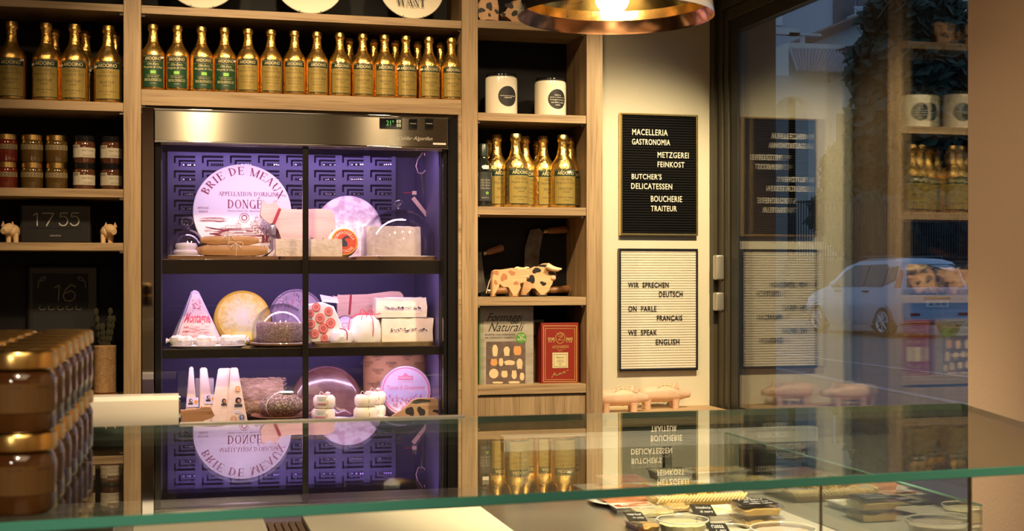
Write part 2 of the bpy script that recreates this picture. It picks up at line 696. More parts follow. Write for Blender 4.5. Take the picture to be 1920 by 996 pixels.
TOPGLASS = glass('counter_glass', (0.93, 0.98, 0.95), 0.05)
PANE = glass('window_glass', (0.95, 0.97, 0.97), 0.10)
TEAL = mat('green_glass_edge', (0.07, 0.34, 0.28), rough=0.12, spec=0.8, coat=0.6)
INK = mat('black_ink', (0.015, 0.013, 0.012), rough=0.6)
REDINK = mat('wine_red_ink', (0.26, 0.025, 0.07), rough=0.6)
WHITEINK = mat('white_plastic_letter', (0.85, 0.80, 0.66), rough=0.5)
GOLDINK = mat('gold_ink', (0.75, 0.52, 0.20), rough=0.35, metal=0.5)

YF, YB, YW = 4.40, 4.64, 4.68
XG = 2.02                     # plane of the side window
XI = 1.85                     # inner face of the window wall

# ------------------------------------------------------------------ room shell
b = MB(); b.box(-3.2, 2.25, -3.2, 5.2, -0.1, 0.0)
struct(b.build('floor', mat('dark_stone_floor', (0.07, 0.055, 0.045), rough=0.35, color2=(0.10, 0.08, 0.06), noise_scale=3)))
b = MB(); b.box(-3.2, 2.25, -3.2, 5.2, 3.0, 3.1)
struct(b.build('ceiling', mat('ceiling_paint', (0.42, 0.36, 0.29), rough=0.9)))
b = MB(); b.box(-3.2, 2.25, 5.06, 5.2, 0, 3.0); b.box(X_(1137, 4.45), 2.03, YW, 5.06, 0, 3.0)
struct(b.build('wall_back', PLASTER))
b = MB(); b.box(-3.3, -3.2, -3.2, 5.2, 0, 3.0)
struct(b.build('wall_left', PINKWALL))
b = MB(); b.box(-3.3, 2.25, -3.3, -3.2, 0, 3.0)
struct(b.build('wall_front', PINKWALL))
b = MB(); b.box(XI, 2.25, -3.2, 2.80, 0, 3.0); b.box(XI, 2.25, 2.80, YW, 2.56, 3.0)
struct(b.build('wall_right', PINKWALL))
b = MB(); b.box(2.031, 2.22, 4.60, 5.06, 0, 3.0)
struct(b.build('wall_outside', mat('brown_render', (0.20, 0.10, 0.055), rough=0.9)))

# glazed door with frame, panes and hinge covers
door = thing('door_1', None or 'dark brown framed glazed door in the side wall', 'door', (XG, 4.0, 0))
del door['label']; del door['category']
door['kind'] = 'structure'
b = MB()
zt = 2.337
b.box(XG - 0.035, XG + 0.03, 4.640, 4.678, 0, 2.55, bev=0.003)
b.box(XG - 0.020, XG + 0.03, 4.598, 4.637, 0, 2.47, bev=0.003)
b.box(XG - 0.012, XG + 0.03, 4.560, 4.595, 0, 2.43, bev=0.003)
b.box(XG - 0.035, XG + 0.03, 2.805, 4.640, 2.475, 2.555, bev=0.003)
b.box(XG - 0.020, XG + 0.03, 2.805, 4.598, 2.43, 2.472, bev=0.003)
b.box(XG - 0.012, XG + 0.03, 2.805, 4.560, 2.385, 2.428, bev=0.003)
b.box(XG - 0.012, XG + 0.03, 2.805, 2.86, 0, 2.385, bev=0.003)
b.box(XG - 0.012, XG + 0.03, 2.805, 4.560, 0, 0.12, bev=0.003)
b.build('door_frame', FRAMEMAT, door)
b = MB()
b.box(XG - 0.004, XG + 0.028, 4.49, 4.559, 0.12, 2.384)
b.box(XG - 0.004, XG + 0.028, 2.86, 4.49, 2.337, 2.384)
b.build('glazing_bead', mat('dark_bead', (0.02, 0.02, 0.018), rough=0.5), door)
b = MB(); b.box(XG + 0.000, XG + 0.004, 2.86, 4.50, 0.12, 2.34)
b.build('inner_pane', PANE, door)
b = MB(); b.box(XG + 0.018, XG + 0.022, 2.86, 4.50, 0.12, 2.34)
b.build('outer_pane', PANE, door)
for (p, q) in ((478, 525), (548, 583)):
    Yh = 4.61
    b = MB()
    z1, z0 = Z_(1350, p, Yh), Z_(1350, q, Yh)
    b.box(XG - 0.045, XG - 0.012, Yh - 0.022, Yh + 0.018, z0, z1, bev=0.008)
    b.build('hinge_cover', mat('satin_nickel', (0.62, 0.58, 0.50), rough=0.35, metal=0.8), door)

# wooden ledge below the letter boards
zl = Z_(1240, 762, YW)
LEDGE = zl
b = MB(); b.box(X_(1131, YF), XG - 0.04, 4.36, YW - 0.001, zl - 0.035, zl, bev=0.002)
o = b.build('window_ledge', wood('ledge_oak', 0, (0.50, 0.33, 0.16), (0.62, 0.44, 0.24)))
struct(o); o.name = 'trim_1'
b = MB(); b.box(X_(1131, YF), XG - 0.04, 4.40, YW - 0.002, 0, zl - 0.036)
struct(b.build('wall_ledge', PLASTER))

# ------------------------------------------------------------------ oak shelving wall
shelv = thing('shelving_unit', 'tall light oak shelving wall with black back panels, built around the fridge', 'shelving', (0.3, YF, 0))
XP = [(-0.80, -0.745), (X_(231.5, YF), X_(264.5, YF)), (X_(866, YF), X_(896, YF)), (X_(1100, YF), X_(1130, YF))]
for (a, c) in XP:
    b = MB(); b.box(a, c, YF, YB + 0.02, 0, 2.95, bev=0.0015)
    b.build('post', OAK_V, shelv)
SH = {}


def shelf(key, bay, px, top, bot, depth_=YB, y0=YF + 0.004):
    x0, x1 = XP[bay][1] + 0.0005, XP[bay + 1][0] - 0.0005
    z1, z0 = Z_(px, top, y0), Z_(px, bot, y0)
    b = MB(); b.box(x0, x1, y0, depth_, z0, z1, bev=0.0012)
    b.build('shelf_board', OAK_H, shelv)
    SH[key] = z1
    # little steel shelf pins under both ends
    for xx, s in ((x0, 1), (x1, -1)):
        b = MB(); b.box(min(xx, xx + s * 0.012), max(xx, xx + s * 0.012), y0 + 0.02, y0 + 0.03, z0 - 0.007, z0)
        b.build('shelf_pin', CHROME, shelv, smooth=False)


shelf('L1', 0, 120, 3, 17)
shelf('L2', 0, 120, 189, 206)
shelf('L3', 0, 120, 353.5, 369)
shelf('L4', 0, 120, 455, 470)
shelf('L5', 0, 120, 748, 764)
shelf('C1', 1, 560, 24, 39)
shelf('C2', 1, 560, 177, 206)
shelf('R1', 2, 940, 39, 54)
shelf('R2', 2, 1000, 214, 229)
shelf('R3', 2, 1000, 388.5, 403.5)
shelf('R4', 2, 1000, 557.5, 573)
shelf('R5', 2, 1000, 722, 739)
for bay in (0, 1, 2):
    x0, x1 = XP[bay][1], XP[bay + 1][0]
    b = MB(); b.box(x0, x1, YB, YB + 0.012, (SH['C2'] if bay == 1 else 0), 2.95)
    b.build('back_panel', BLACK, shelv, smooth=False)
b = MB(); b.box(XP[2][1] + .001, XP[3][0] - .001, YF + 0.012, YF + 0.03, 0, SH['R5'] - 0.035)
b.build('lower_panel', OAK_V, shelv)
b = MB(); b.box(XP[0][1] + .001, XP[1][0] - .001, YF + 0.012, YF + 0.03, 0, SH['L5'] - 0.035)
b.build('lower_panel', OAK_V, shelv)
zc2 = Z_(560, 206, YF + .004)
b = MB(); b.box(XP[1][1], XP[2][0], YF + 0.03, YF + 0.05, zc2 - 0.022, zc2 - 0.0005)
b.box(X_(860, YF), XP[2][0], YF + 0.004, YF + 0.05, 0, zc2 - 0.0005)
b.build('filler_strip', OAK_H, shelv)

# ------------------------------------------------------------------ cheese fridge
YR = 4.42                                   # front plane of the fridge
YI = 4.93                                   # inside back
XF0, XF1 = X_(290, YR), X_(838, YR)
fr = thing('display_fridge', 'stainless steel glass-door cheese fridge glowing violet, set into the oak shelving', 'fridge', ((XF0 + XF1) / 2, YR, 0))
ZH1, ZH0 = Z_(560, 213, YR), Z_(560, 271, YR)       # header
ZS1t = Z_(450, 487, YR + .03); ZS1b = Z_(450, 514, YR + .03)
ZS2t = Z_(450, 654, YR + .03); ZS2b = Z_(450, 671, YR + .03)
ZS3 = Z_(450, 797, YR + .03)
DARKIN = mat('violet_grey_lining', (0.060, 0.052, 0.125), rough=0.45, spec=0.3)
XI0, XI1 = X_(303, YR), X_(829, YR)
b = MB()
b.box(XF0, XI0 - 0.002, YR + 0.02, YI + 0.05, 0.05, ZH1 - 0.004)
b.box(XI1 + 0.002, XF1, YR + 0.02, YI + 0.05, 0.05, ZH1 - 0.004)
b.box(XI0 - .002, XI1 + .002, YI + 0.012, YI + 0.05, 0.05, ZH1 - 0.004)
b.box(XI0 - .002, XI1 + .002, YR + 0.02, YI + 0.012, ZH0 + 0.01, ZH1 - 0.004)
b.build('cabinet_body', BLACK, fr, smooth=False)
b = MB(); b.box(XI0, XI1, YR + 0.04, YI + .012, ZS3 - 0.05, ZS3 - 0.006); b.build('bottom_deck', mat('fridge_floor', (0.12, 0.10, 0.2), rough=0.4), fr)
b = MB(); b.box(XI0, XI1, YI, YI + 0.012, ZS3 - 0.05, ZH0 + 0.01)
b.build('back_lining', DARKIN, fr, smooth=False)
b = MB(); b.box(XI0 - .0015, XI0 + 0.001, YR + 0.05, YI, ZS3, ZH0 + .01); b.box(XI1 - .001, XI1 + 0.0015, YR + 0.05, YI, ZS3, ZH0 + .01)
b.build('side_lining', DARKIN, fr, smooth=False)
# mirror strips beside the fridge
b = MB(); b.box(X_(266.5, YR), X_(288.5, YR), YR - 0.004, YR + 0.03, 0.05, ZH1 + 0.006, bev=0.001)
b.build('mirror_strip', MIRROR, fr)
b = MB(); b.box(X_(839.5, YR), X_(858, YR), YR - 0.002, YR + 0.03, 0.05, ZH1 - 0.002, bev=0.001)
b.build('dark_side_strip', BLACKGLOSS, fr)
b = MB(); b.box(X_(858.2, YR), X_(860.5, YR), YR - 0.006, YR + 0.03, 0.05, ZH1 - 0.002)
b.build('edge_trim', BRUSHED, fr)
# header
hd = None
b = MB(); b.box(XF0, XF1, YR - 0.018, YR + 0.05, ZH0, ZH1 - 0.005, bev=0.0015)
hd = b.build('header_panel', BRUSHED, fr)
b = MB(); b.box(XF0 - .001, XF1 + .001, YR - 0.022, YR + 0.05, ZH1 - 0.0048, ZH1 + 0.001, bev=0.001)
b.box(XF0 - .001, XF1 + .001, YR - 0.022, YR + 0.05, ZH0 - 0.006, ZH0 - 0.0003, bev=0.001)
b.build('header_trim', MIRROR, hd)
Yh = YR - 0.018


def pbox(mb, px0, px1, py0, py1, Y, th, mi=0, bev=0.0):
    """Box whose front face sits at depth Y and covers the given rows and columns."""
    pm = (px0 + px1) / 2
    return mb.box(X_(px0, Y), X_(px1, Y), Y, Y + th, Z_(pm, py1, Y), Z_(pm, py0, Y), mi, bev)


b = MB(); pbox(b, 712, 754, 221, 241, Yh - .004, .0045, 0, .0015)
dsp = b.build('temperature_display', BLACKGLOSS, hd)
GREENLED = mat('green_led', (0.02, 0.2, 0.02), emit=(0.25, 1.0, 0.25), estr=0.45)
b = MB(); fn = lambda x, z: Vector((x, Yh - .0046, z))
put_text(b, '21°', fn, X_(724, Yh), X_(738, Yh), Z_(731, 235.5, Yh), Z_(731, 226, Yh))
b.build('display_digits', GREENLED, dsp, smooth=False)
b = MB()
for i in (0, 1):
    for j in (0, 1):
        pbox(b, 743.5 + i * 4.6, 747.3 + i * 4.6, 224.5 + j * 7.5, 230.5 + j * 7.5, Yh - .0055, .0015)
b.build('display_button', mat('grey_green_key', (0.35, 0.42, 0.32), rough=0.5), dsp, smooth=False)
for px in (767, 797):
    b = MB(); pbox(b, px, px + 15.5, 223, 242, Yh - .006, .0065, 0, .001)
    sw = b.build('rocker_switch', BLACKGLOSS, hd)
    b = MB(); pbox(b, px + 2, px + 13.5, 231.3, 232.3, Yh - .0066, .0008)
    b.build('switch_mark', mat('grey_mark', (0.4, 0.38, 0.34)), sw, smooth=False)
b = MB()
fnb = lambda x, z: Vector((x, Yh - .0012, z))
put_text(b, 'Coldar Algorifen', fnb, X_(746, Yh), X_(811, Yh), Z_(780, 265, Yh), Z_(780, 256, Yh), shear=0.4)
b.build('badge_lettering', mat('badge_silver', (0.8, 0.75, 0.66), rough=0.3, metal=0.6), hd, smooth=False)
b = MB(); pbox(b, 812, 836, 268, 271.5, Yh - .001, .001)
b.build('small_plate', mat('label_silver', (0.72, 0.68, 0.6), rough=0.4), hd, smooth=False)

# perforated back panel with a stepped key pattern
YPAN = YI - 0.03
PANEL = mat('violet_steel_panel', (0.078, 0.070, 0.145), rough=0.38, metal=0.35)
SLOT = mat('slot_dark', (0.010, 0.008, 0.022), rough=0.6, spec=0.1)
STUD = mat('fin_metal', (0.55, 0.5, 0.6), rough=0.25, metal=1.0)
b = MB()
pbox(b, 314, 742, 279, 484, YPAN, 0.004)
yf = YPAN - 0.0006


def slot(mb, x0, x1, y0, y1, mi=1):
    pm = (x0 + x1) / 2
    rect_poly(mb, lambda x, z: Vector((x, yf - (0.0004 if mi == 2 else 0), z)), X_(x0, yf), X_(x1, yf), Z_(pm, y1, yf), Z_(pm, y0, yf), mi)


for ci in range(8):
    cx = 326 + ci * 52.6
    for ri in range(7):
        cy = 292 + ri * 27.5 + (ci * -0.1)
        if cx > 735:
            continue
        slot(b, cx + 2, cx + 40, cy, cy + 4.2)              # long bar
        slot(b, cx + 0, cx + 3.5, cy + 0, cy + 14)             # stem
        slot(b, cx + 9, cx + 12.5, cy + 8, cy + 20)
        slot(b, cx + 12, cx + 40, cy + 8, cy + 11.4)
        for k in range(6):
            slot(b, cx + 17 + k * 4, cx + 20 + k * 4, cy + 14.5, cy + 20)
            if random.random() < 0.4:
                slot(b, cx + 17.5 + k * 4, cx + 19.5 + k * 4, cy + 15.5 + random.random() * 2, cy + 18.5, 2)
b.build('perforated_panel', [PANEL, SLOT, STUD], fr, smooth=False)
# shelves with price rail
for (zt_, zb_) in ((ZS1t, ZS1b), (ZS2t, ZS2b)):
    b = MB(); b.box(XI0 + .002, XI1 - .002, YR + 0.05, YI - 0.04, zt_ - 0.012, zt_, bev=0.001)
    s_ = b.build('fridge_shelf', mat('black_shelf', (0.012, 0.011, 0.014), rough=0.3), fr)
    b = MB(); b.box(XI0 + .002, XI1 - .002, YR + 0.032, YR + 0.049, zb_, zt_ + .001, bev=0.001)
    b.build('price_rail', BLACKGLOSS, s_)
    b = MB(); b.box(XI0 + .002, XI1 - .002, YR + 0.0312, YR + 0.0318, zt_ - .001, zt_ + 0.0006)
    b.build('rail_highlight_strip', CHROME, s_, smooth=False)
b = MB(); b.box(XI0 - .004, XI1 + .004, YR - 0.012, YR + 0.04, ZS3 - 0.012, ZS3 - 0.002, bev=0.003)
b.box(XI0 - .004, XI1 + .004, YR - 0.004, YR + 0.04, ZS3 - 0.32, ZS3 - 0.013)
b.build('bottom_rail', CHROME, fr)
b = MB(); b.box(XF0, XF1, YR, YR + 0.04, 0.05, ZS3 - 0.33); b.build('lower_front', BRUSHED, fr)
# two sliding doors
XM0, XM1 = X_(567, YR), X_(578, YR)
for k, (a, c) in enumerate(((XI0 - .008, XM1 - 0.002), (XM0 + 0.002, XI1 + .008))):
    y0 = YR + (0.0 if k == 0 else 0.012)
    zb = ZS3 - 0.002
    ztp = ZH0 - 0.007
    b = MB(); b.box(a + .004, c - .004, y0 + 0.004, y0 + 0.008, zb + .002, ztp - .002)
    d = b.build('sliding_door', GLASS, fr, smooth=False)
    b = MB()
    for (xa, xb_) in ((a, a + 0.0045), (c - 0.0045, c)):
        b.box(xa, xb_, y0, y0 + 0.012, zb, ztp)
    b.build('door_stile', CHROME, d, smooth=False)
    b = MB(); b.box(a + .005, c - .005, y0, y0 + .012, ztp - 0.003, ztp); b.build('door_top_edge', CHROME, d, smooth=False)
b = MB(); b.box(XM0, XM1, YR - 0.008, YR - 0.001, ZS3 - .002, ZH0 - .007)
b.build('door_mullion', mat('black_mullion', (0.015, 0.014, 0.013), rough=0.15), fr)
b = MB(); b.box(X_(291, YR), X_(301.5, YR), YR - .002, YR + .019, ZS3, ZH0 - .007); b.box(X_(831, YR), X_(837.5, YR), YR - .002, YR + .019, ZS3, ZH0 - .007)
b.build('door_gasket', BLACKGLOSS, fr, smooth=False)

VIO = (0.94, 0.64, 1.0)
xm = (XI0 + XI1) / 2
wd = XI1 - XI0 - 0.08
EF = 2.6
for zz, e in ((ZH0 - 0.002, 1.25), (ZS1t - 0.016, 0.85), (ZS2t - 0.016, 0.72)):
    light('fridge_strip_light', 'AREA', (xm, YR + 0.075, zz), e * EF, VIO, (xm, YR + 0.20, zz - 0.3), wd, 0.02)
VBL = (0.45, 0.30, 1.0)
for zz, e in ((ZH0 - 0.002, 1.0), (ZS1t - 0.016, 0.7), (ZS2t - 0.016, 0.55)):
    light('fridge_violet_strip_light', 'AREA', (xm, YI - 0.16, zz), e * EF * .20, VBL, (xm, YI + 0.02, zz - 0.18), wd, 0.02)

# ------------------------------------------------------------------ gold oil bottles
BR, BH = 0.0372, 0.214
LABELGOLD = mat('label_gold_paper', (0.30, 0.22, 0.055), rough=0.42, metal=0.25, spec=0.4)
LABELDARK = mat('label_dark_green', (0.012, 0.028, 0.016), rough=0.35)
LABELGREEN = mat('label_green', (0.012, 0.055, 0.022), rough=0.4)
LEAFGREEN = mat('leaf_green', (0.28, 0.62, 0.10), rough=0.5)
LABELINK = mat('label_ink', (0.12, 0.085, 0.03), rough=0.6)
LABELLT = mat('label_gold_ink', (0.72, 0.60, 0.30), rough=0.4, metal=0.2)
PRICE = mat('price_sticker', (0.8, 0.74, 0.62), rough=0.5)


def cyl_fn(r, off):
    return lambda x, z: Vector(((r + off) * math.sin(x / r), -(r + off) * math.cos(x / r), z))


def cyl_grid(mb, fn, x0, x1, z0, z1, mi, n=10):
    for k in range(n):
        a, c = x0 + (x1 - x0) * k / n, x0 + (x1 - x0) * (k + 1) / n
        mb.polys([fn(a, z0), fn(c, z0), fn(c, z1), fn(a, z1)], [(0, 1, 2, 3)], mi)


def make_bottle(kind, label):
    t = thing('oil_bottle', label, 'bottle', (0, 0, 0))
    prof = [(0, 0), (.033, 0), (BR - .0006, .004), (BR, .01), (BR, .06), (BR, .112), (.0362, .1215), (.0325, .131), (.0265, .1405), (.0205, .150),
            (.0165, .161), (.0145, .172), (.0136, .184), (.0138, .1945)]
    b = MB(); b.lathe(prof, 36)
    b.jitter(0.0016, 70, random.random() * 9)
    b.build('foil_body', GOLDFOIL, t, angle=60)
    b = MB(); b.lathe([(.0138, .1935), (.0162, .1955), (.0166, .2), (.0163, .209), (.0145, .2138), (0, .214)], 24); b.jitter(0.0006, 120)
    b.build('foil_cap', GOLDFOIL, t, angle=60)
    w = BR * 0.98
    b = MB()
    f1 = cyl_fn(BR, .0009)
    f2 = cyl_fn(BR, .0012)
    cyl_grid(b, f1, -w, w, .009, .112, 0)
    main = 2 if kind == 'green' else 1
    cyl_grid(b, f2, -w + .002, w - .002, .011 if kind != 'green' else .0105, .0905, main)
    cyl_grid(b, f2, -w + .002, w - .002, .0908, .0912, 3)
    cyl_grid(b, f2, -w + .002, w - .002, .1085, .109, 3)
    lb = b.build('label', [LABELDARK, LABELGOLD, LABELGREEN, LABELLT], t)
    f3 = cyl_fn(BR, .0016)
    b = MB()
    put_text(b, 'ARDOINO', f3, -w * .70, w * .70, .0955, .1055, 0, bold=0.01)
    m2 = 0 if kind == 'green' else 1
    put_text(b, 'Olio Extra', f3, -w * .5, w * .5, .0795, .0875, m2, shear=.45)
    put_text(b, 'Vergine di Oliva', f3, -w * .8, w * .8, .0675, .0765, m2, shear=.45)
    if kind == 'green':
        cyl_grid(b, f3, -.0085, .0085, .052, .062, 2, 6)
        put_text(b, 'da Agricoltura Biologica', f3, -w * .6, w * .6, .0455, .0485, 0)
        put_text(b, '100% Olio Italiano', f3, -w * .5, w * .5, .0405, .0435, 0)
        put_text(b, 'BIOLOGICO', f3, -w * .74, w * .74, .0285, .0365, 0)
        put_text(b, '1,0 litri', f3, -w * .25, w * .25, .0195, .023, 0)
    elif kind == 'aurea':
        put_text(b, 'VALLAUREA', f3, -w * .72, w * .72, .0515, .0590, 1)
        put_text(b, 'Spremuto a freddo', f3, -w * .6, w * .6, .0425, .0458, 1, shear=.3)
        put_text(b, '100% Olio Italiano', f3, -w * .6, w * .6, .034, .0375, 1, bold=.01)
        put_text(b, '1,0 litri', f3, -w * .25, w * .25, .022, .0255, 1)
    else:
        put_text(b, 'FRUCTUS*', f3, -w * .55, w * .55, .0515, .0590, 1, bold=.012)
        put_text(b, 'selected', f3, -w * .3, w * .3, .0435, .0490, 1, shear=.5)
        put_text(b, '100% Olio Italiano', f3, -w * .66, w * .66, .0285, .032, 1, bold=.01)
        put_text(b, '1,0 litri', f3, -w * .25, w * .25, .020, .0235, 1)
    b.build('lettering', [LABELLT, LABELINK, LEAFGREEN], lb, smooth=False)
    return t


def sticker(root, side, z, tilt=0.2):
    b = MB()
    f = cyl_fn(BR, .0022)
    x = side
    for k in range(2):
        pass
    b.polys([f(x - .006, z - .003 - tilt * .004), f(x + .006, z - .003 + tilt * .004), f(x + .006, z + .003 + tilt * .004), f(x - .006, z + .003 - tilt * .004)], [(0, 1, 2, 3)])
    return b.build('price_sticker', PRICE, root, smooth=False, origin=(0, 0, 0))


protos = {}
usedp = set()


def place_bottle(kind, px, Y, z, label, group, scale=1.0, rz=0.0, st=None):
    if kind not in protos:
        protos[kind] = make_bottle(kind, label)
        r = protos[kind]
        usedp.add(kind)
    else:
        r = copy_tree(protos[kind])
        for ch in list(r.children):
            if ch.name.startswith('price_sticker'):
                bpy.data.objects.remove(ch, do_unlink=True)
    r['label'] = label
    r['group'] = group
    r.location = (X_(px, Y), Y, z)
    r.scale = (scale,) * 3
    r.rotation_euler = (0, 0, rz)
    if st:
        sticker(r, *st)
    return r


G1 = 'gold foil oil bottles above the fridge'
fx = [287, 333, 378, 421, 465, 508, 552, 594, 637, 680, 721, 761, 804, 846]
Yc = YF + 0.047
stk = {0: (.03, .105), 3: (.032, .103), 7: (.012, .115), 8: (-.006, .116), 9: (.012, .113), 11: (-.034, .1), 12: (-.034, .1)}
for i, px in enumerate(fx):
    kind = 'green' if i < 4 else ('aurea' if i < 8 else 'fructus')
    what = {'green': 'dark green label', 'aurea': 'VALLAUREA label', 'fructus': 'FRUCTUS label'}[kind]
    place_bottle(kind, px, Yc, SH['C2'], f'{NTH[i]} front-row bottle above the fridge counted from the clock-side post, {what}', G1,
                 rz=math.radians(random.uniform(-6, 6) + (8 if i == 3 else 0) + (8 if i in (2,) else 0)), st=stk.get(i))
for i, px in enumerate([655, 701, 741, 783, 826]):
    place_bottle('fructus', px, Yc + 0.095, SH['C2'], f'{NTH[i]} shaded back-row gold bottle above the fridge, counted toward the canisters', 'back row of oil bottles above the fridge', rz=.1)
G2 = 'gold foil oil bottles on the jar-side shelf'
for i, px in enumerate([22, 87, 140, 203]):
    place_bottle('fructus', px, YF + 0.058, SH['L2'], f'large gold oil bottle on shelf above the jars, {NTH[3 - i]} from the oak post', G2, 1.17, rz=math.radians(random.uniform(-4, 4)), st=(-.034, .098) if i else (.03, .108))
for i, px in enumerate([102, 160, 216]):
    place_bottle('fructus', px, YF + 0.17, SH['L2'], f'dark back-row gold bottle above the jars, {NTH[2 - i]} from the oak post', 'back row of oil bottles above the jars', 1.17)
G3 = 'gold foil oil bottles below the white canisters'
place_bottle('fructus', 967, YF + 0.052, SH['R3'], 'front gold oil bottle below the white canisters, nearer the fridge', G3, 1.19, rz=.18)
place_bottle('fructus', 1055, YF + 0.052, SH['R3'], 'front gold oil bottle below the white canisters, white price sticker on its label', G3, 1.19, rz=.0, st=(.008, .1035))
for px, dy, lab, rz in ((931, .105, 'gold bottle half hidden between the dark bottle and a front gold bottle', .35),
                        (984, .130, 'gold bottle peeking out behind the front bottle nearer the fridge', .1),
                        (1018, .105, 'gold bottle standing in the gap between the two front gold bottles', .35),
                        (1007, .185, 'shaded gold bottle at the back, behind the gap between the two front ones', .1),
                        (1069, .130, 'gold bottle half hidden behind the price-stickered front bottle', .1),
                        (917, .185, 'shaded gold bottle at the back beside the dark bottle neck', .1)):
    place_bottle('fructus', px, YF + dy, SH['R3'], lab, G3, 1.19 if dy < .18 else 1.14, rz=rz)
# the slim dark bottle
t = thing('dark_bottle', 'slim dark glass oil bottle with black label beside the gold bottles', 'bottle', (X_(906.5, YF + .05), YF + .05, SH['R3']))
b = MB(); b.lathe([(0, 0), (.028, 0), (.030, .004), (.030, .125), (.027, .142), (.018, .160), (.0125, .172), (.012, .190), (0, .190)], 28, c=t.location)
b.build('glass_body', mat('dark_bottle_glass', (0.01, 0.012, 0.010), rough=0.08, coat=0.5), t)
b = MB(); b.lathe([(.0127, .172), (.0150, .174), (.0150, .214), (.013, .217), (0, .217)], 20, c=t.location)
b.build('cap', mat('dark_green_cap', (0.02, 0.03, 0.022), rough=0.3), t)
b = MB(); f = cyl_fn(.030, .0008); L0 = Vector(t.location)
g = lambda x, z: f(x, z) + L0
cyl_grid(b, g, -.029, .029, .02, .118, 0)
lb = b.build('label', mat('grey_black_label', (0.03, 0.033, 0.03), rough=0.4), t)
b = MB(); f2 = cyl_fn(.030, .0014); g2 = lambda x, z: f2(x, z) + L0
rect_poly(b, g2, -.026, .026, .103, .115, 1)
put_text(b, 'ARDOINO', g2, -.02, .02, .105, .113, 2)
for z in (.092, .083, .074, .064): put_text(b, 'Olio Extra', g2, -.017, .017, z - .0035, z + .003, 0, shear=.4)
ring_poly(b, g2, .006, .047, .0026, .0045, 3, 16)
put_text(b, 'BIO', g2, -.012, .012, .029, .033, 0)
b.build('lettering', [mat('pale_print', (.35, .33, .28)), mat('label_grey', (.16, .16, .14)), INK, LEAFGREEN], lb, smooth=False)
b = MB(); pbox(b, 905, 916.5, 310, 317, YF + .0165, .001); b.build('price_sticker', PRICE, t, smooth=False)

# ------------------------------------------------------------------ plates on the top shelf
PLATE = mat('cream_plate', (0.80, 0.74, 0.58), rough=0.18, coat=0.3)


def plate(px, rpx, by, Y, label, txt=None, dark=False):
    s = depth(px, Y)
    r = rpx * s / F
    cx = X_(px, Y)
    zb = SH['C1'] + 0.004
    th = math.radians(12)
    t = thing('display_plate', label, 'plate', (cx, Y, SH['C1']), 'display plates on the top shelf')
    M = Matrix.Rotation(-th, 3, 'X')
    C = Vector((cx, Y, zb)) + M @ Vector((0, 0, r))
    prof = [(0, -.002), (r * .45, -.002), (r * .58, .004), (r * .98, .016), (r, .018), (r * .985, .021), (r * .58, .010), (r * .45, .004), (0, .004)]
    b = MB()
    b.lathe(prof, 48, c=(0, 0, 0), axis='Y')
    b.warp(lambda v: C + M @ v)
    pl = b.build('dish', PLATE, t)
    fnp = lambda x, z: C + M @ Vector((x, -.0045 if math.hypot(x, z) < r * .45 else -.0235, z))
    if dark:
        b = MB(); disc_poly(b, fnp, 0, 0, r * .449, 0)
        b.build('centre_print', mat('plate_dark_print', (0.035, 0.025, 0.018), rough=0.3), pl)
    if txt:
        b = MB()
        for s_, x0, x1, z0, z1, rot in txt:
            put_serif(b, s_, lambda x, z: C + M @ Vector((x, -.0235, z)), x0 * r, x1 * r, z0 * r, z1 * r)
        b.build('lettering', INK, pl, smooth=False)
    for sx in (-1, 1):
        b = MB()
        b.tube([(cx + sx * .035, Y - .032, zb + .012), (cx + sx * .035, Y - .030, zb - .002), (cx + sx * .035, Y + .05, zb - .002), (cx + sx * .03, Y + .06, zb + .12)], .0013, 6)
        b.build('wire_stand', CHROME, t)


plate(378, 72, 13, YF + .07, 'cream display plate on wire stand nearest the clock-side oak post', txt=[('A', -.1, .1, .1, .3, 0)])
plate(580, 66, 24, YF + .07, 'cream display plate with dark round centre, middle of the top shelf', dark=True)
plate(772, 62, 33, YF + .07, 'cream display plate lettered WANT on the top shelf', txt=[('WANT', -.47, .40, -.62, -.30, 0), ('YOU', -.3, .3, -.22, .08, 0)])

# ------------------------------------------------------------------ jars on the shelf above the clock
JR, JH = .0345, .0885


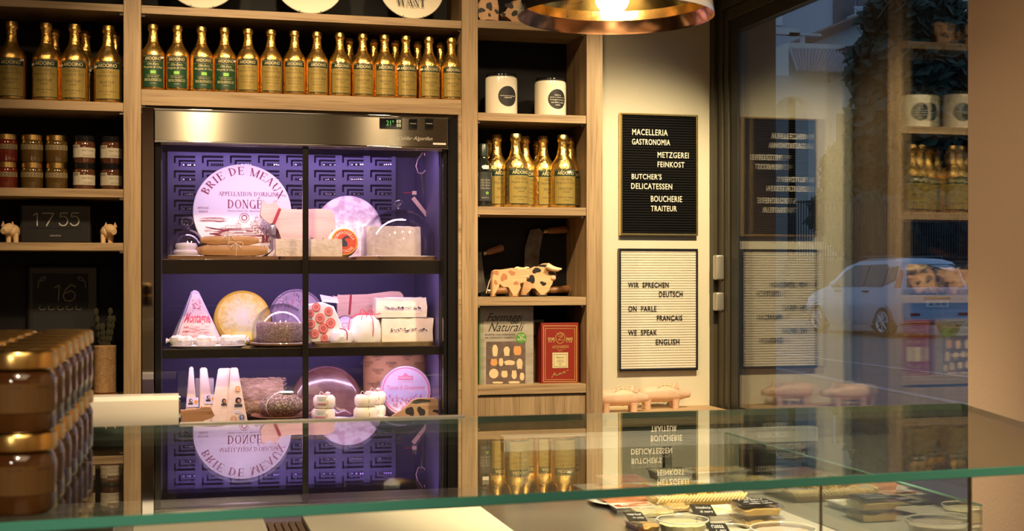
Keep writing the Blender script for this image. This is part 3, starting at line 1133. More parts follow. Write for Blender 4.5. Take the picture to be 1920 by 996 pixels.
def shelf_jar(px, lvl, kind, label):
    Y = YF + .125
    z = SH['L3'] + lvl * JH
    t = thing('preserve_jar', label, 'jar', (X_(px, Y), Y, z), 'preserve jars stacked on the shelf')
    L = Vector(t.location)
    cont = {'red': mat('tomato_preserve', (.12, .016, .008), rough=.08, coat=.6), 'amber': mat('amber_preserve', (.075, .042, .010), rough=.07, coat=.8), 'dark': mat('dark_preserve', (.075, .028, .014), rough=.08, coat=.6)}[kind]
    b = MB(); b.lathe([(0, 0), (.031, 0), (JR, .005), (JR, .058), (.033, .066), (.031, .070), (0, .070)], 30, c=L)
    b.build('glass_body', cont, t)
    lidm = GOLDMETAL if kind != 'dark' else BLACKGLOSS
    b = MB(); b.lathe([(0, .0885), (.031, .0885), (.0328, .0868), (.0328, .0708), (.0318, .0702), (0, .0702)], 30, c=L)
    b.build('lid', lidm, t)
    b = MB(); f = cyl_fn(JR, .0007); g = lambda x, z: f(x, z) + L
    f2 = cyl_fn(JR, .0012); g2 = lambda x, z: f2(x, z) + L
    if kind == 'dark':
        cyl_grid(b, g, -.046, .046, .018, .050, 0, 14); cyl_grid(b, g, -.046, -.012, .050, .0585, 0, 6)
        for k in range(9): rect_poly(b, g2, -.037 + k * .0024, -.0357 + k * .0024, .048, .0565, 1)
        put_text(b, 'Gelee Traminer', g2, -.006, .034, .038, .043, 1, shear=.3)
        put_text(b, 'CIOCCOLATO', g2, -.002, .03, .022, .027, 1)
        for k in range(5): rect_poly(b, g2, -.037, -.014, .024 + k * .004, .0252 + k * .004, 1)
    else:
        cyl_grid(b, g, -.046, .046, .040, .0555, 2, 14)
        for k in range(7): rect_poly(b, g2, -.036 + k * .011, -.030 + k * .011, .043, .0525, 1)
    b.build('label', [mat('pale_label', (.42, .38, .30), rough=.5), mat('grey_print', (.12, .1, .08)), mat('amber_label', (.22, .155, .06), rough=.45)], t, smooth=False)


for i, (px, kind, nm) in enumerate(((12, 'red', 'red preserve jar with gold lid'), (60, 'amber', 'amber preserve jar with gold lid, fourth from the oak post'),
                                    (106, 'amber', 'amber preserve jar with gold lid, third from the oak post'),
                                    (158, 'dark', 'dark preserve jar with white label, second from the oak post'), (209, 'dark', 'dark preserve jar with white label, beside the oak post'))):
    for lv in (0, 1):
        shelf_jar(px, lv, kind, nm + (', bottom layer' if lv == 0 else ', stacked on top'))

# ------------------------------------------------------------------ flip clock and piglets
Y = YF + .10
b0 = SH['L4']
t = thing('flip_clock', 'black desk clock with large thin digits showing 17 55', 'clock', (X_(103, Y), Y, b0))
b = MB(); b.box(X_(37, Y), X_(171, Y), Y, Y + .055, b0, Z_(103, 383, Y), bev=.008, seg=3); b.build('case', mat('clock_case', (.009, .009, .010), rough=.35), t)
b = MB()
for x0, x1 in ((56, 102), (105, 153)):
    for (p, q) in ((397, 411.5), (412.5, 428)):
        pbox(b, x0, x1, p, q, Y - .0015, .0015)
b.build('flip_card', mat('flip_card_black', (.013, .013, .014), rough=.3), t, smooth=False)
b = MB(); fn = lambda x, z: Vector((x, Y - .0021, z))
CD = mat('digit_grey', (.36, .35, .33), rough=.5)


def stroke_px(mb, pts, w, Yp, fnp):
    P_ = [(X_(x, Yp), Z_(x, y, Yp)) for x, y in pts]
    for p, q in zip(P_, P_[1:]):
        line_poly(mb, fnp, p, q, w)


w_ = 2.3 * depth(100, Y) / F
stroke_px(b, [(62.5, 404), (70, 399.5), (70, 424)], w_, Y, fn)
stroke_px(b, [(79, 400), (101, 400), (87, 424)], w_, Y, fn)
for ox in (110, 131):
    arc = [(ox + 8.5 + 8.5 * math.cos(a), 414.5 + 8.8 * math.sin(a)) for a in [math.radians(q) for q in range(-130, 160, 15)]]
    stroke_px(b, [(ox + 17, 399.5), (ox + 4, 399.5), (ox + 2, 410)] + arc, w_, Y, fn)
b.build('digits', CD, t, smooth=False)
b = MB(); put_text(b, 'KARLSSON', fn, X_(94, Y), X_(114, Y), Z_(104, 443.5, Y), Z_(104, 440.5, Y)); b.build('maker_lettering', CD, t, smooth=False)


def toy_pig_head(px, label, flip=1, Y=YF + .07):
    """Carved piglet seen from the front: turned head, ears, short body."""
    s = depth(px, Y) / F
    x0 = X_(px, Y)
    t = thing('wooden_piglet', label, 'wooden toy', (x0, Y, SH['L4']), 'wooden piglets beside the clock')
    L = Vector(t.location)
    P_ = mat('pale_piglet_wood', (.62, .42, .22), rough=.55, color2=(.68, .48, .27), noise_scale=40)
    b = MB(); b.ball(L + Vector((.012 * flip, .045, .036)), .022, .045, .024, seg=20)
    for sx in (-1, 1):
        for yy in (.018, .07):
            b.lathe([(0, 0), (.0075, 0), (.0085, .02), (.008, .03), (0, .03)], 12, c=L + Vector((.012 * flip + sx * .011, yy, 0)))
    b.build('body', P_, t)
    b = MB(); b.lathe([(0, .030), (.0085, .030), (.0125, .022), (.018, .004), (.019, -.012), (.013, -.024), (0, -.028)], 22, c=L + Vector((0, .012, .042)), axis='Y',
                      M=Matrix.Rotation(math.radians(-24 * flip), 3, 'Z') @ Matrix.Rotation(math.radians(12), 3, 'X'))
    h = b.build('head', P_, t)
    for sx in (-1, 1):
        b = MB(); b.loft([[L + Vector((sx * .014 + dx * k, .014 + dy * k, .052 + (1 - k) * .018)) for dx, dy in ((-.007, -.004), (.007, -.004), (.006, .004), (-.006, .004))] for k in (1, .6, .08)])
        b.build('ear', mat('piglet_ear', (.45, .24, .12), rough=.6), h)


toy_pig_head(207, 'small wooden piglet peeking beside the clock, next to the oak post', -1)
toy_pig_head(14, 'small wooden piglet on the far side of the clock from the oak post', 1)

# ------------------------------------------------------------------ chalkboard, twine, sprig
Y = YB - .012
t = thing('chalkboard', 'black framed chalkboard lettered 16 with faint chalk scrolls', 'chalkboard', (X_(118, Y), Y, SH['L5']))
x0, x1, z1 = X_(50, Y), X_(186, Y), Z_(118, 497, Y)
b = MB(); b.box(x0, x1, Y - .012, Y + .008, SH['L5'], z1, bev=.012, seg=3); b.build('frame', mat('chalk_frame', (.016, .015, .015), rough=.35), t)
b = MB(); b.box(X_(62, Y), X_(166, Y), Y - .0135, Y - .012, SH['L5'] + .03, Z_(118, 513, Y)); b.build('slate', mat('slate', (.010, .011, .012), rough=.8), t)
CH = mat('chalk', (.22, .21, .15), rough=.9)
b = MB(); fn = lambda x, z: Vector((x, Y - .0142, z))
wc = 2.0 * depth(118, Y) / F
stroke_px(b, [(103, 540), (112, 534), (110, 564)], wc, Y, fn)
stroke_px(b, [(143, 538), (133, 534), (124, 543), (119, 555), (122, 563), (132, 565), (141, 559), (141, 550), (134, 545), (124, 550)], wc, Y, fn)
for sx, ox in ((1, 72), (-1, 161)):
    stroke_px(b, [(ox, 540), (ox + sx * 1, 528), (ox + sx * 8, 520), (ox + sx * 15, 519), (ox + sx * 10, 526), (ox + sx * 4, 527)], wc * .8, Y, fn)
for k in range(5):
    ox = 80 + k * 17
    stroke_px(b, [(ox + 6 * math.cos(a), 577 + 4 * math.sin(a)) for a in [q * .7 for q in range(0, 7)]], wc * .7, Y, fn)
b.build('chalk_drawing', CH, t, smooth=False)

Y = YF + .11
x0 = X_(197, Y)
t = thing('twine_spool', 'spool of brown jute twine standing by the oak post', 'spool', (x0, Y, SH['L5']))
L = Vector(t.location)
zt_ = Z_(197, 648, Y) - SH['L5']
b = MB(); prof = [(0, .008)]
n = 24
for k in range(n):
    z = .008 + (zt_ - .008) * k / n
    prof += [(.034, z), (.0358, z + (zt_ - .008) / n * .5)]
prof += [(.034, zt_), (0, zt_)]
b.lathe(prof, 26, c=L); b.build('twine', mat('jute', (.26, .15, .06), rough=.9, bump=.6, bump_scale=200, color2=(.36, .22, .1), noise_scale=90), t, angle=80)
b = MB(); b.lathe([(0, 0), (.040, 0), (.040, .006), (.0, .008)], 26, c=L); b.build('base_disc', HANDLE, t)
Y = YF + .16
t = thing('dried_sprig', 'dark dried herb sprig standing behind the twine spool', 'plant', (X_(196, Y), Y, SH['L5']))
L = Vector(t.location)
b = MB(); b.lathe([(0, 0), (.02, 0), (.024, .05), (.018, .09), (.016, .09), (.0, .09)], 16, c=L); b.build('vase', BLACKGLOSS, t)
b = MB()
for k in range(7):
    a = k * .9
    tip = L + Vector((.03 * math.cos(a), .02 * math.sin(a), .25 + .03 * math.sin(k * 2.1)))
    b.tube([L + Vector((0, 0, .08)), L + Vector((.012 * math.cos(a), .01 * math.sin(a), .16)), tip], .0012, 5)
    for j in range(5):
        q = (L + Vector((0, 0, .1))).lerp(tip, .4 + j * .14)
        b.ball(q, .008, .002, .013, seg=6, rings=4)
b.build('stems', mat('dry_leaf', (.03, .028, .012), rough=.9), t)

# ------------------------------------------------------------------ canisters
def canister(px0, px1, ytop, label, lines):
    Y = YF + .085
    pm = (px0 + px1) / 2
    s = depth(pm, Y) / F
    r = (px1 - px0) / 2 * s
    z0 = SH['R2']
    t = thing('canister', label, 'canister', (X_(pm, Y), Y, z0), 'white canisters with black lids')
    L = Vector(t.location)
    h = Z_(pm, ytop + 7, Y) - z0
    b = MB(); b.lathe([(0, 0), (r * .97, 0), (r, .004), (r, h - .012), (r * .97, h - .003), (r * .9, h), (0, h)], 40, c=L)
    b.build('body', PLATE, t)
    b = MB(); b.lathe([(r * .88, h), (r * .93, h + .003), (r * .93, h + .008), (r * .88, h + .012), (0, h + .013)], 40, c=L)
    ld = b.build('lid', BLACKGLOSS, t)
    b = MB(); b.lathe([(0, h + .012), (.008, h + .013), (.008, h + .017), (0, h + .018)], 16, c=L); b.build('lid_knob', BLACKGLOSS, ld)
    b = MB(); f = cyl_fn(r, .0008); n = 30
    rr = r * .62
    off = r * .2
    vs = [f(off + rr * math.cos(2 * PI * k / n), h * .47 + rr * math.sin(2 * PI * k / n)) + L for k in range(n)]
    c = len(vs); vs.append(f(off, h * .47) + L)
    # fan with inner rings so the round label follows the curve
    fs = []
    for ringk in (.33, .66):
        vs += [f(off + rr * ringk * math.cos(2 * PI * k / n), h * .47 + rr * ringk * math.sin(2 * PI * k / n)) + L for k in range(n)]
    i1, i2 = c + 1, c + 1 + n
    for k in range(n):
        k2 = (k + 1) % n
        fs += [(c, i1 + k, i1 + k2), (i1 + k, i2 + k, i2 + k2, i1 + k2), (i2 + k, k, k2, i2 + k2)]
    b.polys(vs, fs)
    lb = b.build('round_label', INK, t)
    b = MB(); f2 = cyl_fn(r, .0016); g = lambda x, z: f2(x, z) + L
    for (s_, z, w) in lines:
        put_text(b, s_, g, off - rr * w, off + rr * w, h * .47 + rr * z - rr * .06, h * .47 + rr * z + rr * .08)
    b.build('lettering', WHITEINK, lb, smooth=False)


canister(909, 970, 139, 'white ceramic canister nearer the fridge, black label with one line', [('passione per la tradizione', .02, .8), ('sapore', -.18, .4)])
canister(1002, 1061.5, 147, 'white ceramic canister beside the outer oak post, label with several lines', [('salute e', .4, .35), ('pane e salami, ora', .15, .8), ('formaggi buonissimi', -.1, .8), ('con fichi e noci', -.35, .7), ('miele', -.6, .25)])


# ------------------------------------------------------------------ carved wooden cows
def silhouette(zf, pts):
    return [zf(x, y) for x, y in pts]


def toy(name, label, cat, base_px, Y, th, pts, zbase, matl, group=None, bev=.006):
    """Carved toy from a side outline given in picture points, with real thickness and rounded edges."""
    W = [(X_(x, Y), Z_(x, y, Y)) for x, y in pts]
    zmin = min(w[1] for w in W)
    W = [(x, z - zmin + zbase) for x, z in W]
    t = thing(name, label, cat, (sum(w[0] for w in W) / len(W), Y + th / 2, zbase), group)
    b = MB(); b.prism(W, Y, Y + th, bev=bev, seg=3)
    body = b.build('body', matl, t)
    dz = zbase - zmin
    return t, body, dz


def blob(mb, px, py, rx, ry, Y, dz, mi=0, sd=1, n=18):
    s = depth(px, Y) / F
    pts = []
    for k in range(n):
        a = 2 * PI * k / n
        k_ = 1 + .22 * math.sin(a * 2 + sd) + .15 * math.sin(3 * a + sd * 2.3)
        pts.append((X_(px, Y) + rx * s * k_ * math.cos(a), Z_(px, py, Y) + dz + ry * s * k_ * math.sin(a)))
    mb.prism(pts, Y - .0006, Y + .0004, mi)


z6 = lambda x, y: (890 + x / 9.143, 470 + y / 9.143)
Y2 = YF + .10
cow2 = [z6(*p) for p in [(790, 775), (800, 560), (840, 420), (860, 320), (930, 295), (1100, 300), (1140, 235), (1200, 205), (1290, 198), (1370, 250), (1400, 330), (1400, 400), (1405, 480), (1300, 530), (1270, 570), (1235, 650), (1240, 775), (1085, 775), (1080, 595), (940, 585), (930, 775)]]
t, bd, dz = toy('wooden_cow', 'black-spotted wooden bull with pale horns behind the brown-spotted cow', 'wooden toy', 0, Y2, .04, cow2, SH['R4'], TOY, 'wooden cattle below the oil bottles', .009)
b = MB()
for (x, y, rx, ry, sd) in ((1060, 325, 7, 6, 1), (965, 470, 7, 9, 2), (1175, 550, 5.5, 4, 3), (1320, 375, 8, 3, 4), (1180, 245, 9, 3, 2)):
    blob(b, *z6(x, y), rx, ry, Y2, dz, 0, sd)
b.build('black_spot', mat('toy_black', (.012, .011, .01), rough=.5), bd)
b = MB()
P_ = [at(*z6(x, y), Y2 - .012) + Vector((0, 0, dz)) for x, y in ((1230, 250), (1330, 290), (1420, 310), (1490, 300))]
b.tube(P_, [.009, .010, .008, .003], 10); b.build('horn', mat('horn_cream', (.78, .6, .38), rough=.5), bd)
b = MB(); b.ball(at(*z6(1355, 455), Y2 - .006) + Vector((0, .01, dz)), .011, .012, .010); b.build('muzzle', mat('toy_pink', (.78, .40, .27), rough=.5), bd)
for (x0, x1) in ((800, 930), (1085, 1240)):
    b = MB(); xa, xb = X_(z6(x0, 0)[0], Y2), X_(z6(x1, 0)[0], Y2); b.box(xa - .001, xb + .001, Y2 - .001, Y2 + .041, SH['R4'] + .0003, SH['R4'] + .006)
    b.build('hoof', mat('toy_black', (.012, .011, .01)), bd, smooth=False)
Y1 = YF + .045
cow1 = [z6(*p) for p in [(300, 785), (300, 420), (320, 345), (370, 318), (700, 325), (730, 300), (800, 278), (890, 285), (930, 370), (958, 430), (920, 490), (850, 500), (800, 580), (755, 610), (760, 790), (625, 790), (612, 585), (480, 575), (440, 600), (375, 605), (370, 785)]]
t, bd, dz = toy('wooden_cow', 'brown-spotted wooden cow with pink muzzle in front of the bull', 'wooden toy', 0, Y1, .034, cow1, SH['R4'], TOY, 'wooden cattle below the oil bottles', .008)
b = MB()
for (x, y, rx, ry, sd) in ((500, 450, 5.5, 8, 1), (365, 370, 5, 5, 2), (640, 375, 6, 4.5, 3), (710, 550, 4, 4, 1.5), (360, 540, 4, 4, 4)):
    blob(b, *z6(x, y), rx, ry, Y1, dz, 0, sd)
b.build('brown_spot', mat('toy_brown', (.42, .17, .07), rough=.55), bd)
b = MB(); b.ball(at(*z6(905, 440), Y1) + Vector((0, .012, dz)), .0105, .015, .0095); b.build('muzzle', mat('toy_pink', (.78, .40, .27)), bd)
for sx in (730, 890):
    b = MB(); P_ = at(*z6(sx + 20, 290), Y1 - .002) + Vector((0, 0, dz)); b.ball(P_ + Vector((0, .012, 0)), .010, .006, .0045); b.build('ear', mat('horn_cream', (.78, .6, .38)), bd)
b = MB(); P_ = [at(*z6(x, y), Y1) + Vector((0, .015, dz)) for x, y in ((310, 440), (270, 520), (235, 640), (215, 725))]; b.tube(P_, .0016, 6); b.build('tail', mat('cord_white', (.6, .5, .36)), bd)

# two-handled chopping knives leaning at the back
def mezzaluna(label, blade, handles, Y):
    W = [(X_(x, Y), Z_(x, y, Y)) for x, y in blade]
    t = thing('chopping_knife', label, 'knife', (sum(w[0] for w in W) / len(W), Y, SH['R4']), 'old chopping knives at the back')
    b = MB(); b.prism(W, Y, Y + .003, bev=.0008, seg=1)
    bl = b.build('blade', mat('old_iron', (.16, .14, .11), rough=.45, metal=.8, color2=(.08, .06, .05), noise_scale=25), t)
    for (p, q) in handles:
        A, B = at(*p, Y) + Vector((0, .002, 0)), at(*q, Y) + Vector((0, .002, 0))
        b = MB(); b.tube([A.lerp(B, k) for k in (0, .12, .13, .3, .6, .9, 1)], [.007, .007, .009, .012, .0125, .014, .009], 14)
        b.build('handle', HANDLE, t)
        b = MB(); b.tube([A - (B - A) * .05, A.lerp(B, .1)], .0085, 14); b.build('ferrule', mat('ferrule_brass', (.5, .42, .3), rough=.3, metal=1), t)


mezzaluna('curved two-handled chopping knife standing behind the bull',
          [(994, 431), (1012, 428), (1019, 436), (1012, 470), (1010, 505), (1016, 535), (1022, 548), (1000, 552), (990, 535), (983, 500), (984, 465)],
          (((1021, 434), (1064, 430)), ((1024, 545), (1075, 541))), YB - .03)
mezzaluna('two-handled chopping knife with handle above the brown-spotted cow, at the shelf end',
          [(886, 475), (903, 472), (905, 495), (908, 520), (912, 545), (897, 550), (886, 549)],
          (((908, 475), (944, 464)), ((916, 546), (955, 544))), YB - .03)

# ------------------------------------------------------------------ cookbook and boxes
z9 = lambda x, y: (890 + x / 5.533, 560 + y / 5.533)
Yk = YF + .06
zb = SH['R5']
x0, x1 = X_(898.5, Yk), X_(1000, Yk)
zt = Z_(945, 575, Yk)
t = thing('cookbook', 'grey cheese cookbook with script title and green spine standing on the bottom shelf', 'book', ((x0 + x1) / 2, Yk, zb))
b = MB(); b.box(x0 + .001, x1 - .002, Yk + .001, Yk + .021, zb + .002, zt - .002); b.build('pages', mat('page_block', (.7, .66, .56), rough=.8), t, smooth=False)
b = MB(); b.box(x0, x1, Yk - .001, Yk + .001, zb, zt); b.box(x0, x1, Yk + .021, Yk + .023, zb, zt)
cv = b.build('cover', mat('grey_wood_cover', (.30, .26, .20), rough=.45, color2=(.40, .36, .29), noise_scale=9, stretch=(1, 1, 5)), t, smooth=False)
b = MB(); b.box(x0 - .001, x0 + .004, Yk - .0015, Yk + .023, zb, zt); b.build('spine', mat('book_green', (.10, .26, .04), rough=.5), t, smooth=False)
fk = lambda dy: (lambda x, z: Vector((x, Yk - .001 - dy, z)))


def zb_rect(mb, fn, x0, x1, y0, y1, Yp, mi=0, zf=z9):
    a, c = zf(x0, y0), zf(x1, y1)
    rect_poly(mb, fn, X_(a[0], Yp), X_(c[0], Yp), Z_((a[0] + c[0]) / 2, c[1], Yp), Z_((a[0] + c[0]) / 2, a[1], Yp), mi)


def zb_text(mb, s, fn, x0, x1, y0, y1, Yp, mi=0, zf=z9, serif=False, **k):
    a, c = zf(x0, y0), zf(x1, y1)
    f_ = put_serif if serif else put_text
    return f_(mb, s, fn, X_(a[0], Yp), X_(c[0], Yp), Z_((a[0] + c[0]) / 2, c[1], Yp), Z_((a[0] + c[0]) / 2, a[1], Yp), mi, **k)


b = MB()
zb_text(b, 'Formaggi', fk(.0008), 125, 505, 150, 262, Yk, 0, shear=.5)
zb_text(b, 'Naturali', fk(.0008), 140, 515, 250, 340, Yk, 0, shear=.5)
zb_text(b, 'RICETTE CON FORMAGGI', fk(.0008), 105, 420, 366, 384, Yk, 0)
zb_text(b, 'DA AZIENDE E CASEIFICI', fk(.0008), 105, 420, 396, 414, Yk, 0)
b.build('title_lettering', INK, cv, smooth=False)
b = MB(); zb_rect(b, fk(.0006), 118, 525, 445, 882, Yk, 0)
cheeses = [(180, 240, 475, 605), (298, 365, 495, 600), (398, 488, 488, 592), (160, 238, 622, 700), (248, 297, 615, 703), (300, 420, 638, 692), (432, 498, 620, 735),
           (272, 345, 745, 822), (380, 438, 740, 838), (465, 515, 765, 850), (175, 298, 860, 882), (343, 475, 855, 882)]
for i, (a, c, d, e) in enumerate(cheeses):
    am, em = (a + c) / 2, (d + e) / 2
    pts = []
    for k in range(10):
        an = 2 * PI * k / 10 + .3
        q = max(abs(math.cos(an)), abs(math.sin(an)))
        rr = (1 / q) ** .75 * (1 + .08 * math.sin(i * 5 + k * 3))
        P_ = z9(am + (c - a) / 2 * rr * math.cos(an) * .92, em + (e - d) / 2 * rr * math.sin(an) * .92)
        pts.append(Vector((X_(P_[0], Yk), Yk - .0018, Z_(P_[0], P_[1], Yk))))
    b.polys(pts, [tuple(range(10))], 2 if i in (2, 3) else 1)
P_ = z9(197, 778)
disc_poly(b, lambda x, z: Vector((x, Yk - .0018, z)), X_(P_[0], Yk), Z_(P_[0], P_[1], Yk), 9 * depth(930, Yk) / F, 1)
b.build('cover_photo', [mat('photo_plank', (.10, .065, .05), rough=.5, color2=(.16, .11, .09), noise_scale=40), mat('photo_cheese', (.68, .52, .30), rough=.5), mat('photo_cheese_orange', (.62, .30, .10), rough=.5)], cv, smooth=False)
b = MB(); P_ = z9(482, 408); g = lambda x, z: Vector((x, Yk - .0022, z)); disc_poly(b, g, X_(P_[0], Yk), Z_(P_[0], P_[1], Yk), 10.2 * depth(977, Yk) / F)
bd = b.build('green_badge', mat('badge_green', (.08, .27, .03), rough=.5), cv, smooth=False)
b = MB(); zb_text(b, 'OLTRE', fk(.0018), 450, 515, 372, 388, Yk); zb_text(b, '50', fk(.0018), 465, 500, 394, 410, Yk); zb_text(b, 'RICETTE', fk(.0018), 442, 525, 416, 434, Yk)
b.build('badge_lettering', WHITEINK, bd, smooth=False)

Yk2 = YF + .055
x0, x1 = X_(1015, Yk2), X_(1085, Yk2)
zt = Z_(1050, 605.5, Yk2)
t = thing('gift_box', 'dark red gift box with gold frame and crest on the bottom shelf', 'box', ((x0 + x1) / 2, Yk2, zb))
b = MB(); b.box(x0, x1, Yk2, Yk2 + .075, zb, zt, bev=.0012); bx = b.build('carton', mat('wine_red_card', (.24, .022, .012), rough=.4), t)
f3 = lambda x, z: Vector((x, Yk2 - .0008, z))
f4 = lambda x, z: Vector((x, Yk2 - .0014, z))


def frame_lines(mb, fn, a, c, d, e, w, Yp, zf=z9):
    for p, q in (((a, d), (c, d)), ((a, e), (c, e)), ((a, d), (a, e)), ((c, d), (c, e))):
        P_, Q_ = zf(*p), zf(*q)
        line_poly(mb, fn, (X_(P_[0], Yp), Z_(P_[0], P_[1], Yp)), (X_(Q_[0], Yp), Z_(Q_[0], Q_[1], Yp)), w)


b = MB(); w1 = 1.2 * depth(1050, Yk2) / F
frame_lines(b, f3, 715, 1055, 283, 862, w1, Yk2); frame_lines(b, f3, 733, 1037, 310, 842, w1 * .7, Yk2)
zb_text(b, 'LEONARDI', f3, 805, 972, 485, 515, Yk2, serif=False)
zb_text(b, 'ACETAIA DAL', f3, 845, 935, 521, 528, Yk2); zb_text(b, '1871', f3, 865, 910, 535, 548, Yk2)
stk_ = lambda pts, w: [line_poly(b, f3, (X_(z9(*p)[0], Yk2), Z_(*z9(*p), Yk2)), (X_(z9(*q)[0], Yk2), Z_(*z9(*q), Yk2)), w) for p, q in zip(pts, pts[1:])]
stk_([(800, 818), (830, 770), (838, 765), (815, 805), (850, 785), (862, 800), (885, 770), (900, 785), (930, 750), (925, 775), (972, 738)], w1 * .9)
stk_([(808, 800), (870, 792), (965, 748)], w1 * .6)
# crest: shield with a plume, and two rampant animals as simple line figures
stk_([(842, 380), (842, 430), (860, 455), (885, 470), (912, 455), (932, 430), (932, 380), (910, 372), (886, 362), (865, 372), (842, 380)], w1 * .8)
stk_([(862, 392), (915, 385), (862, 432), (918, 428)], w1 * .8)
for k in range(7): stk_([(887 + (k - 3) * 9, 368), (887 + (k - 3) * 14, 345 + abs(k - 3) * 5)], w1 * .7)
for sg in (-1, 1):
    c0 = 887 + sg * 92
    stk_([(c0 - sg * 32, 408), (c0 + sg * 8, 415), (c0 + sg * 30, 405), (c0 + sg * 34, 425), (c0 + sg * 22, 432), (c0 + sg * 24, 456)], w1 * 1.4)
    stk_([(c0 - sg * 26, 412), (c0 - sg * 30, 435), (c0 - sg * 20, 455)], w1 * 1.2); stk_([(c0 + sg * 5, 418), (c0, 440), (c0 + sg * 6, 456)], w1 * 1.2)
    stk_([(c0 - sg * 20, 425), (c0 + sg * 18, 425)], w1 * 2.2)
b.build('gold_print', GOLDINK, bx, smooth=False)
b = MB(); zb_rect(b, f3, 806, 968, 560, 720, Yk2); lb = b.build('paper_label', mat('cream_label', (.62, .54, .30), rough=.5), bx, smooth=False)
b = MB()
zb_text(b, 'Balsamico', f4, 845, 930, 600, 618, Yk2, shear=.4); zb_text(b, 'N', f4, 872, 898, 668, 692, Yk2, shear=.4)
for k in range(3): zb_text(b, 'condimento', f4, 850, 928, 632 + k * 11, 638 + k * 11, Yk2)
w1b = w1 * .5
frame_lines(b, f4, 822, 952, 578, 706, w1b, Yk2)
b.build('label_lettering', mat('olive_print', (.2, .18, .06)), lb, smooth=False)
Yk3 = YF + .15
x0, x1 = X_(986, Yk3), X_(1020, Yk3)
t = thing('carton_box', 'pale olive carton standing between the cookbook and the red box', 'box', ((x0 + x1) / 2, Yk3, zb))
b = MB(); b.box(x0, x1, Yk3, Yk3 + .05, zb, Z_(1005, 600, Yk3), bev=.001); cb = b.build('carton', mat('olive_card', (.30, .26, .13), rough=.5), t)
b = MB(); fz = lambda x, z: Vector((x, Yk3 - .0008, z))
for p in (607.5, 709): line_poly(b, fz, (x0, Z_(1005, p, Yk3)), (x1, Z_(1005, p, Yk3)), .001)
b.polys([fz(X_(1000 + a * 3.2, Yk3), Z_(1000, 631 + c * 3, Yk3)) for a, c in ((-2, 0), (-1, -1), (1, -.6), (2, -1.4), (2.2, 0), (1.4, .4), (1.2, 1.6), (.6, .5), (-1, .5), (-1.4, 1.6))], [tuple(range(10))])
b.build('print', INK, cb, smooth=False)

# ------------------------------------------------------------------ cheeses in the fridge
T1, T2, T3 = ZS1t, ZS2t, ZS3 - 0.006
RIND = mat('white_rind', (.72, .58, .58), rough=.75, color2=(.84, .74, .72), noise_scale=45, bump=.5, bump_scale=90)
PALECH = mat('pale_cheese', (.80, .66, .52), rough=.6, color2=(.86, .76, .64), noise_scale=20, bump=.35, bump_scale=70, sss=.05)
GREYCH = mat('crumbly_cheese', (.74, .62, .56), rough=.7, color2=(.84, .75, .70), noise_scale=60, bump=.6, bump_scale=55)
HERB = mat('herb_crust', (.10, .065, .045), rough=.9, color2=(.50, .38, .28), noise_scale=150, bump=1.0, bump_scale=140, lo=.45, hi=.68)
COARSE = mat('coarse_crust', (.26, .17, .14), rough=.85, color2=(.52, .38, .34), noise_scale=160, bump=1.0, bump_scale=150)
YELLOW = mat('yellow_rind', (.80, .54, .05), rough=.5, color2=(.84, .60, .10), noise_scale=15)
KRAFT = mat('kraft_paper', (.40, .21, .085), rough=.6, bump=.5, bump_scale=25, color2=(.48, .27, .12), noise_scale=9)
STRING = mat('string', (.75, .66, .55), rough=.8)
PLASTICW = mat('white_plastic', (.80, .77, .80), rough=.35)
STRAP = mat('red_strap', (.32, .025, .04), rough=.6)
SILVER = mat('silver', (.7, .7, .72), rough=.2, metal=1)


def radial_mat(name, r, stops):
    """Face of a round cheese whose paste changes colour from the middle outward."""
    m, nt, bs = _nodes(name)
    N, L = nt.nodes, nt.links
    tc = N.new('ShaderNodeTexCoord')
    sb = N.new('ShaderNodeVectorMath')
    sb.operation = 'SUBTRACT'
    sb.inputs[1].default_value = (0, 0, r)
    L.new(tc.outputs['Object'], sb.inputs[0])
    ln = N.new('ShaderNodeVectorMath')
    ln.operation = 'LENGTH'
    L.new(sb.outputs[0], ln.inputs[0])
    nz = N.new('ShaderNodeTexNoise')
    nz.inputs['Scale'].default_value = 55
    nz.inputs['Detail'].default_value = 5
    L.new(tc.outputs['Object'], nz.inputs['Vector'])
    ma = N.new('ShaderNodeMath')
    ma.operation = 'MULTIPLY_ADD'
    ma.inputs[1].default_value = 1 / r
    L.new(ln.outputs['Value'], ma.inputs[0])
    of = N.new('ShaderNodeMath')
    of.operation = 'MULTIPLY_ADD'
    of.inputs[1].default_value = 1.1
    of.inputs[2].default_value = -.55
    L.new(nz.outputs['Fac'], of.inputs[0])
    L.new(of.outputs[0], ma.inputs[2])
    rp = N.new('ShaderNodeValToRGB')
    e = rp.color_ramp.elements
    for k, (p, c) in enumerate(stops):
        el = e[k] if k < 2 else e.new(p)
        el.position = p
        el.color = (*c, 1)
    L.new(ma.outputs[0], rp.inputs['Fac'])
    L.new(rp.outputs['Color'], bs.inputs['Base Color'])
    bs.inputs['Roughness'].default_value = .6
    MATS[name] = m
    return m


def wpx(px, n, Y):
    return n * depth(px, Y) / F


def board(px0, px1, Y0, Y1, z, th, label, matl=BOARD, round_=.02):
    x0, x1 = X_(px0, Y0), X_(px1, Y0)
    t = MB()
    pts = []
    r = round_
    for cx, cy, a0 in ((x1 - r, Y1 - r, 0), (x0 + r, Y1 - r, 90), (x0 + r, Y0 + r, 180), (x1 - r, Y0 + r, 270)):
        for k in range(5):
            a = math.radians(a0 + k * 22.5)
            pts.append((cx + r * math.cos(a), cy + r * math.sin(a)))
    t.loft([[Vector((x, y, z)) for x, y in pts], [Vector((x, y, z + th)) for x, y in pts]])
    o = t.build('serving_board', matl, None, origin=((x0 + x1) / 2, (Y0 + Y1) / 2, z))
    tag(o, label, 'board')
    return z + th


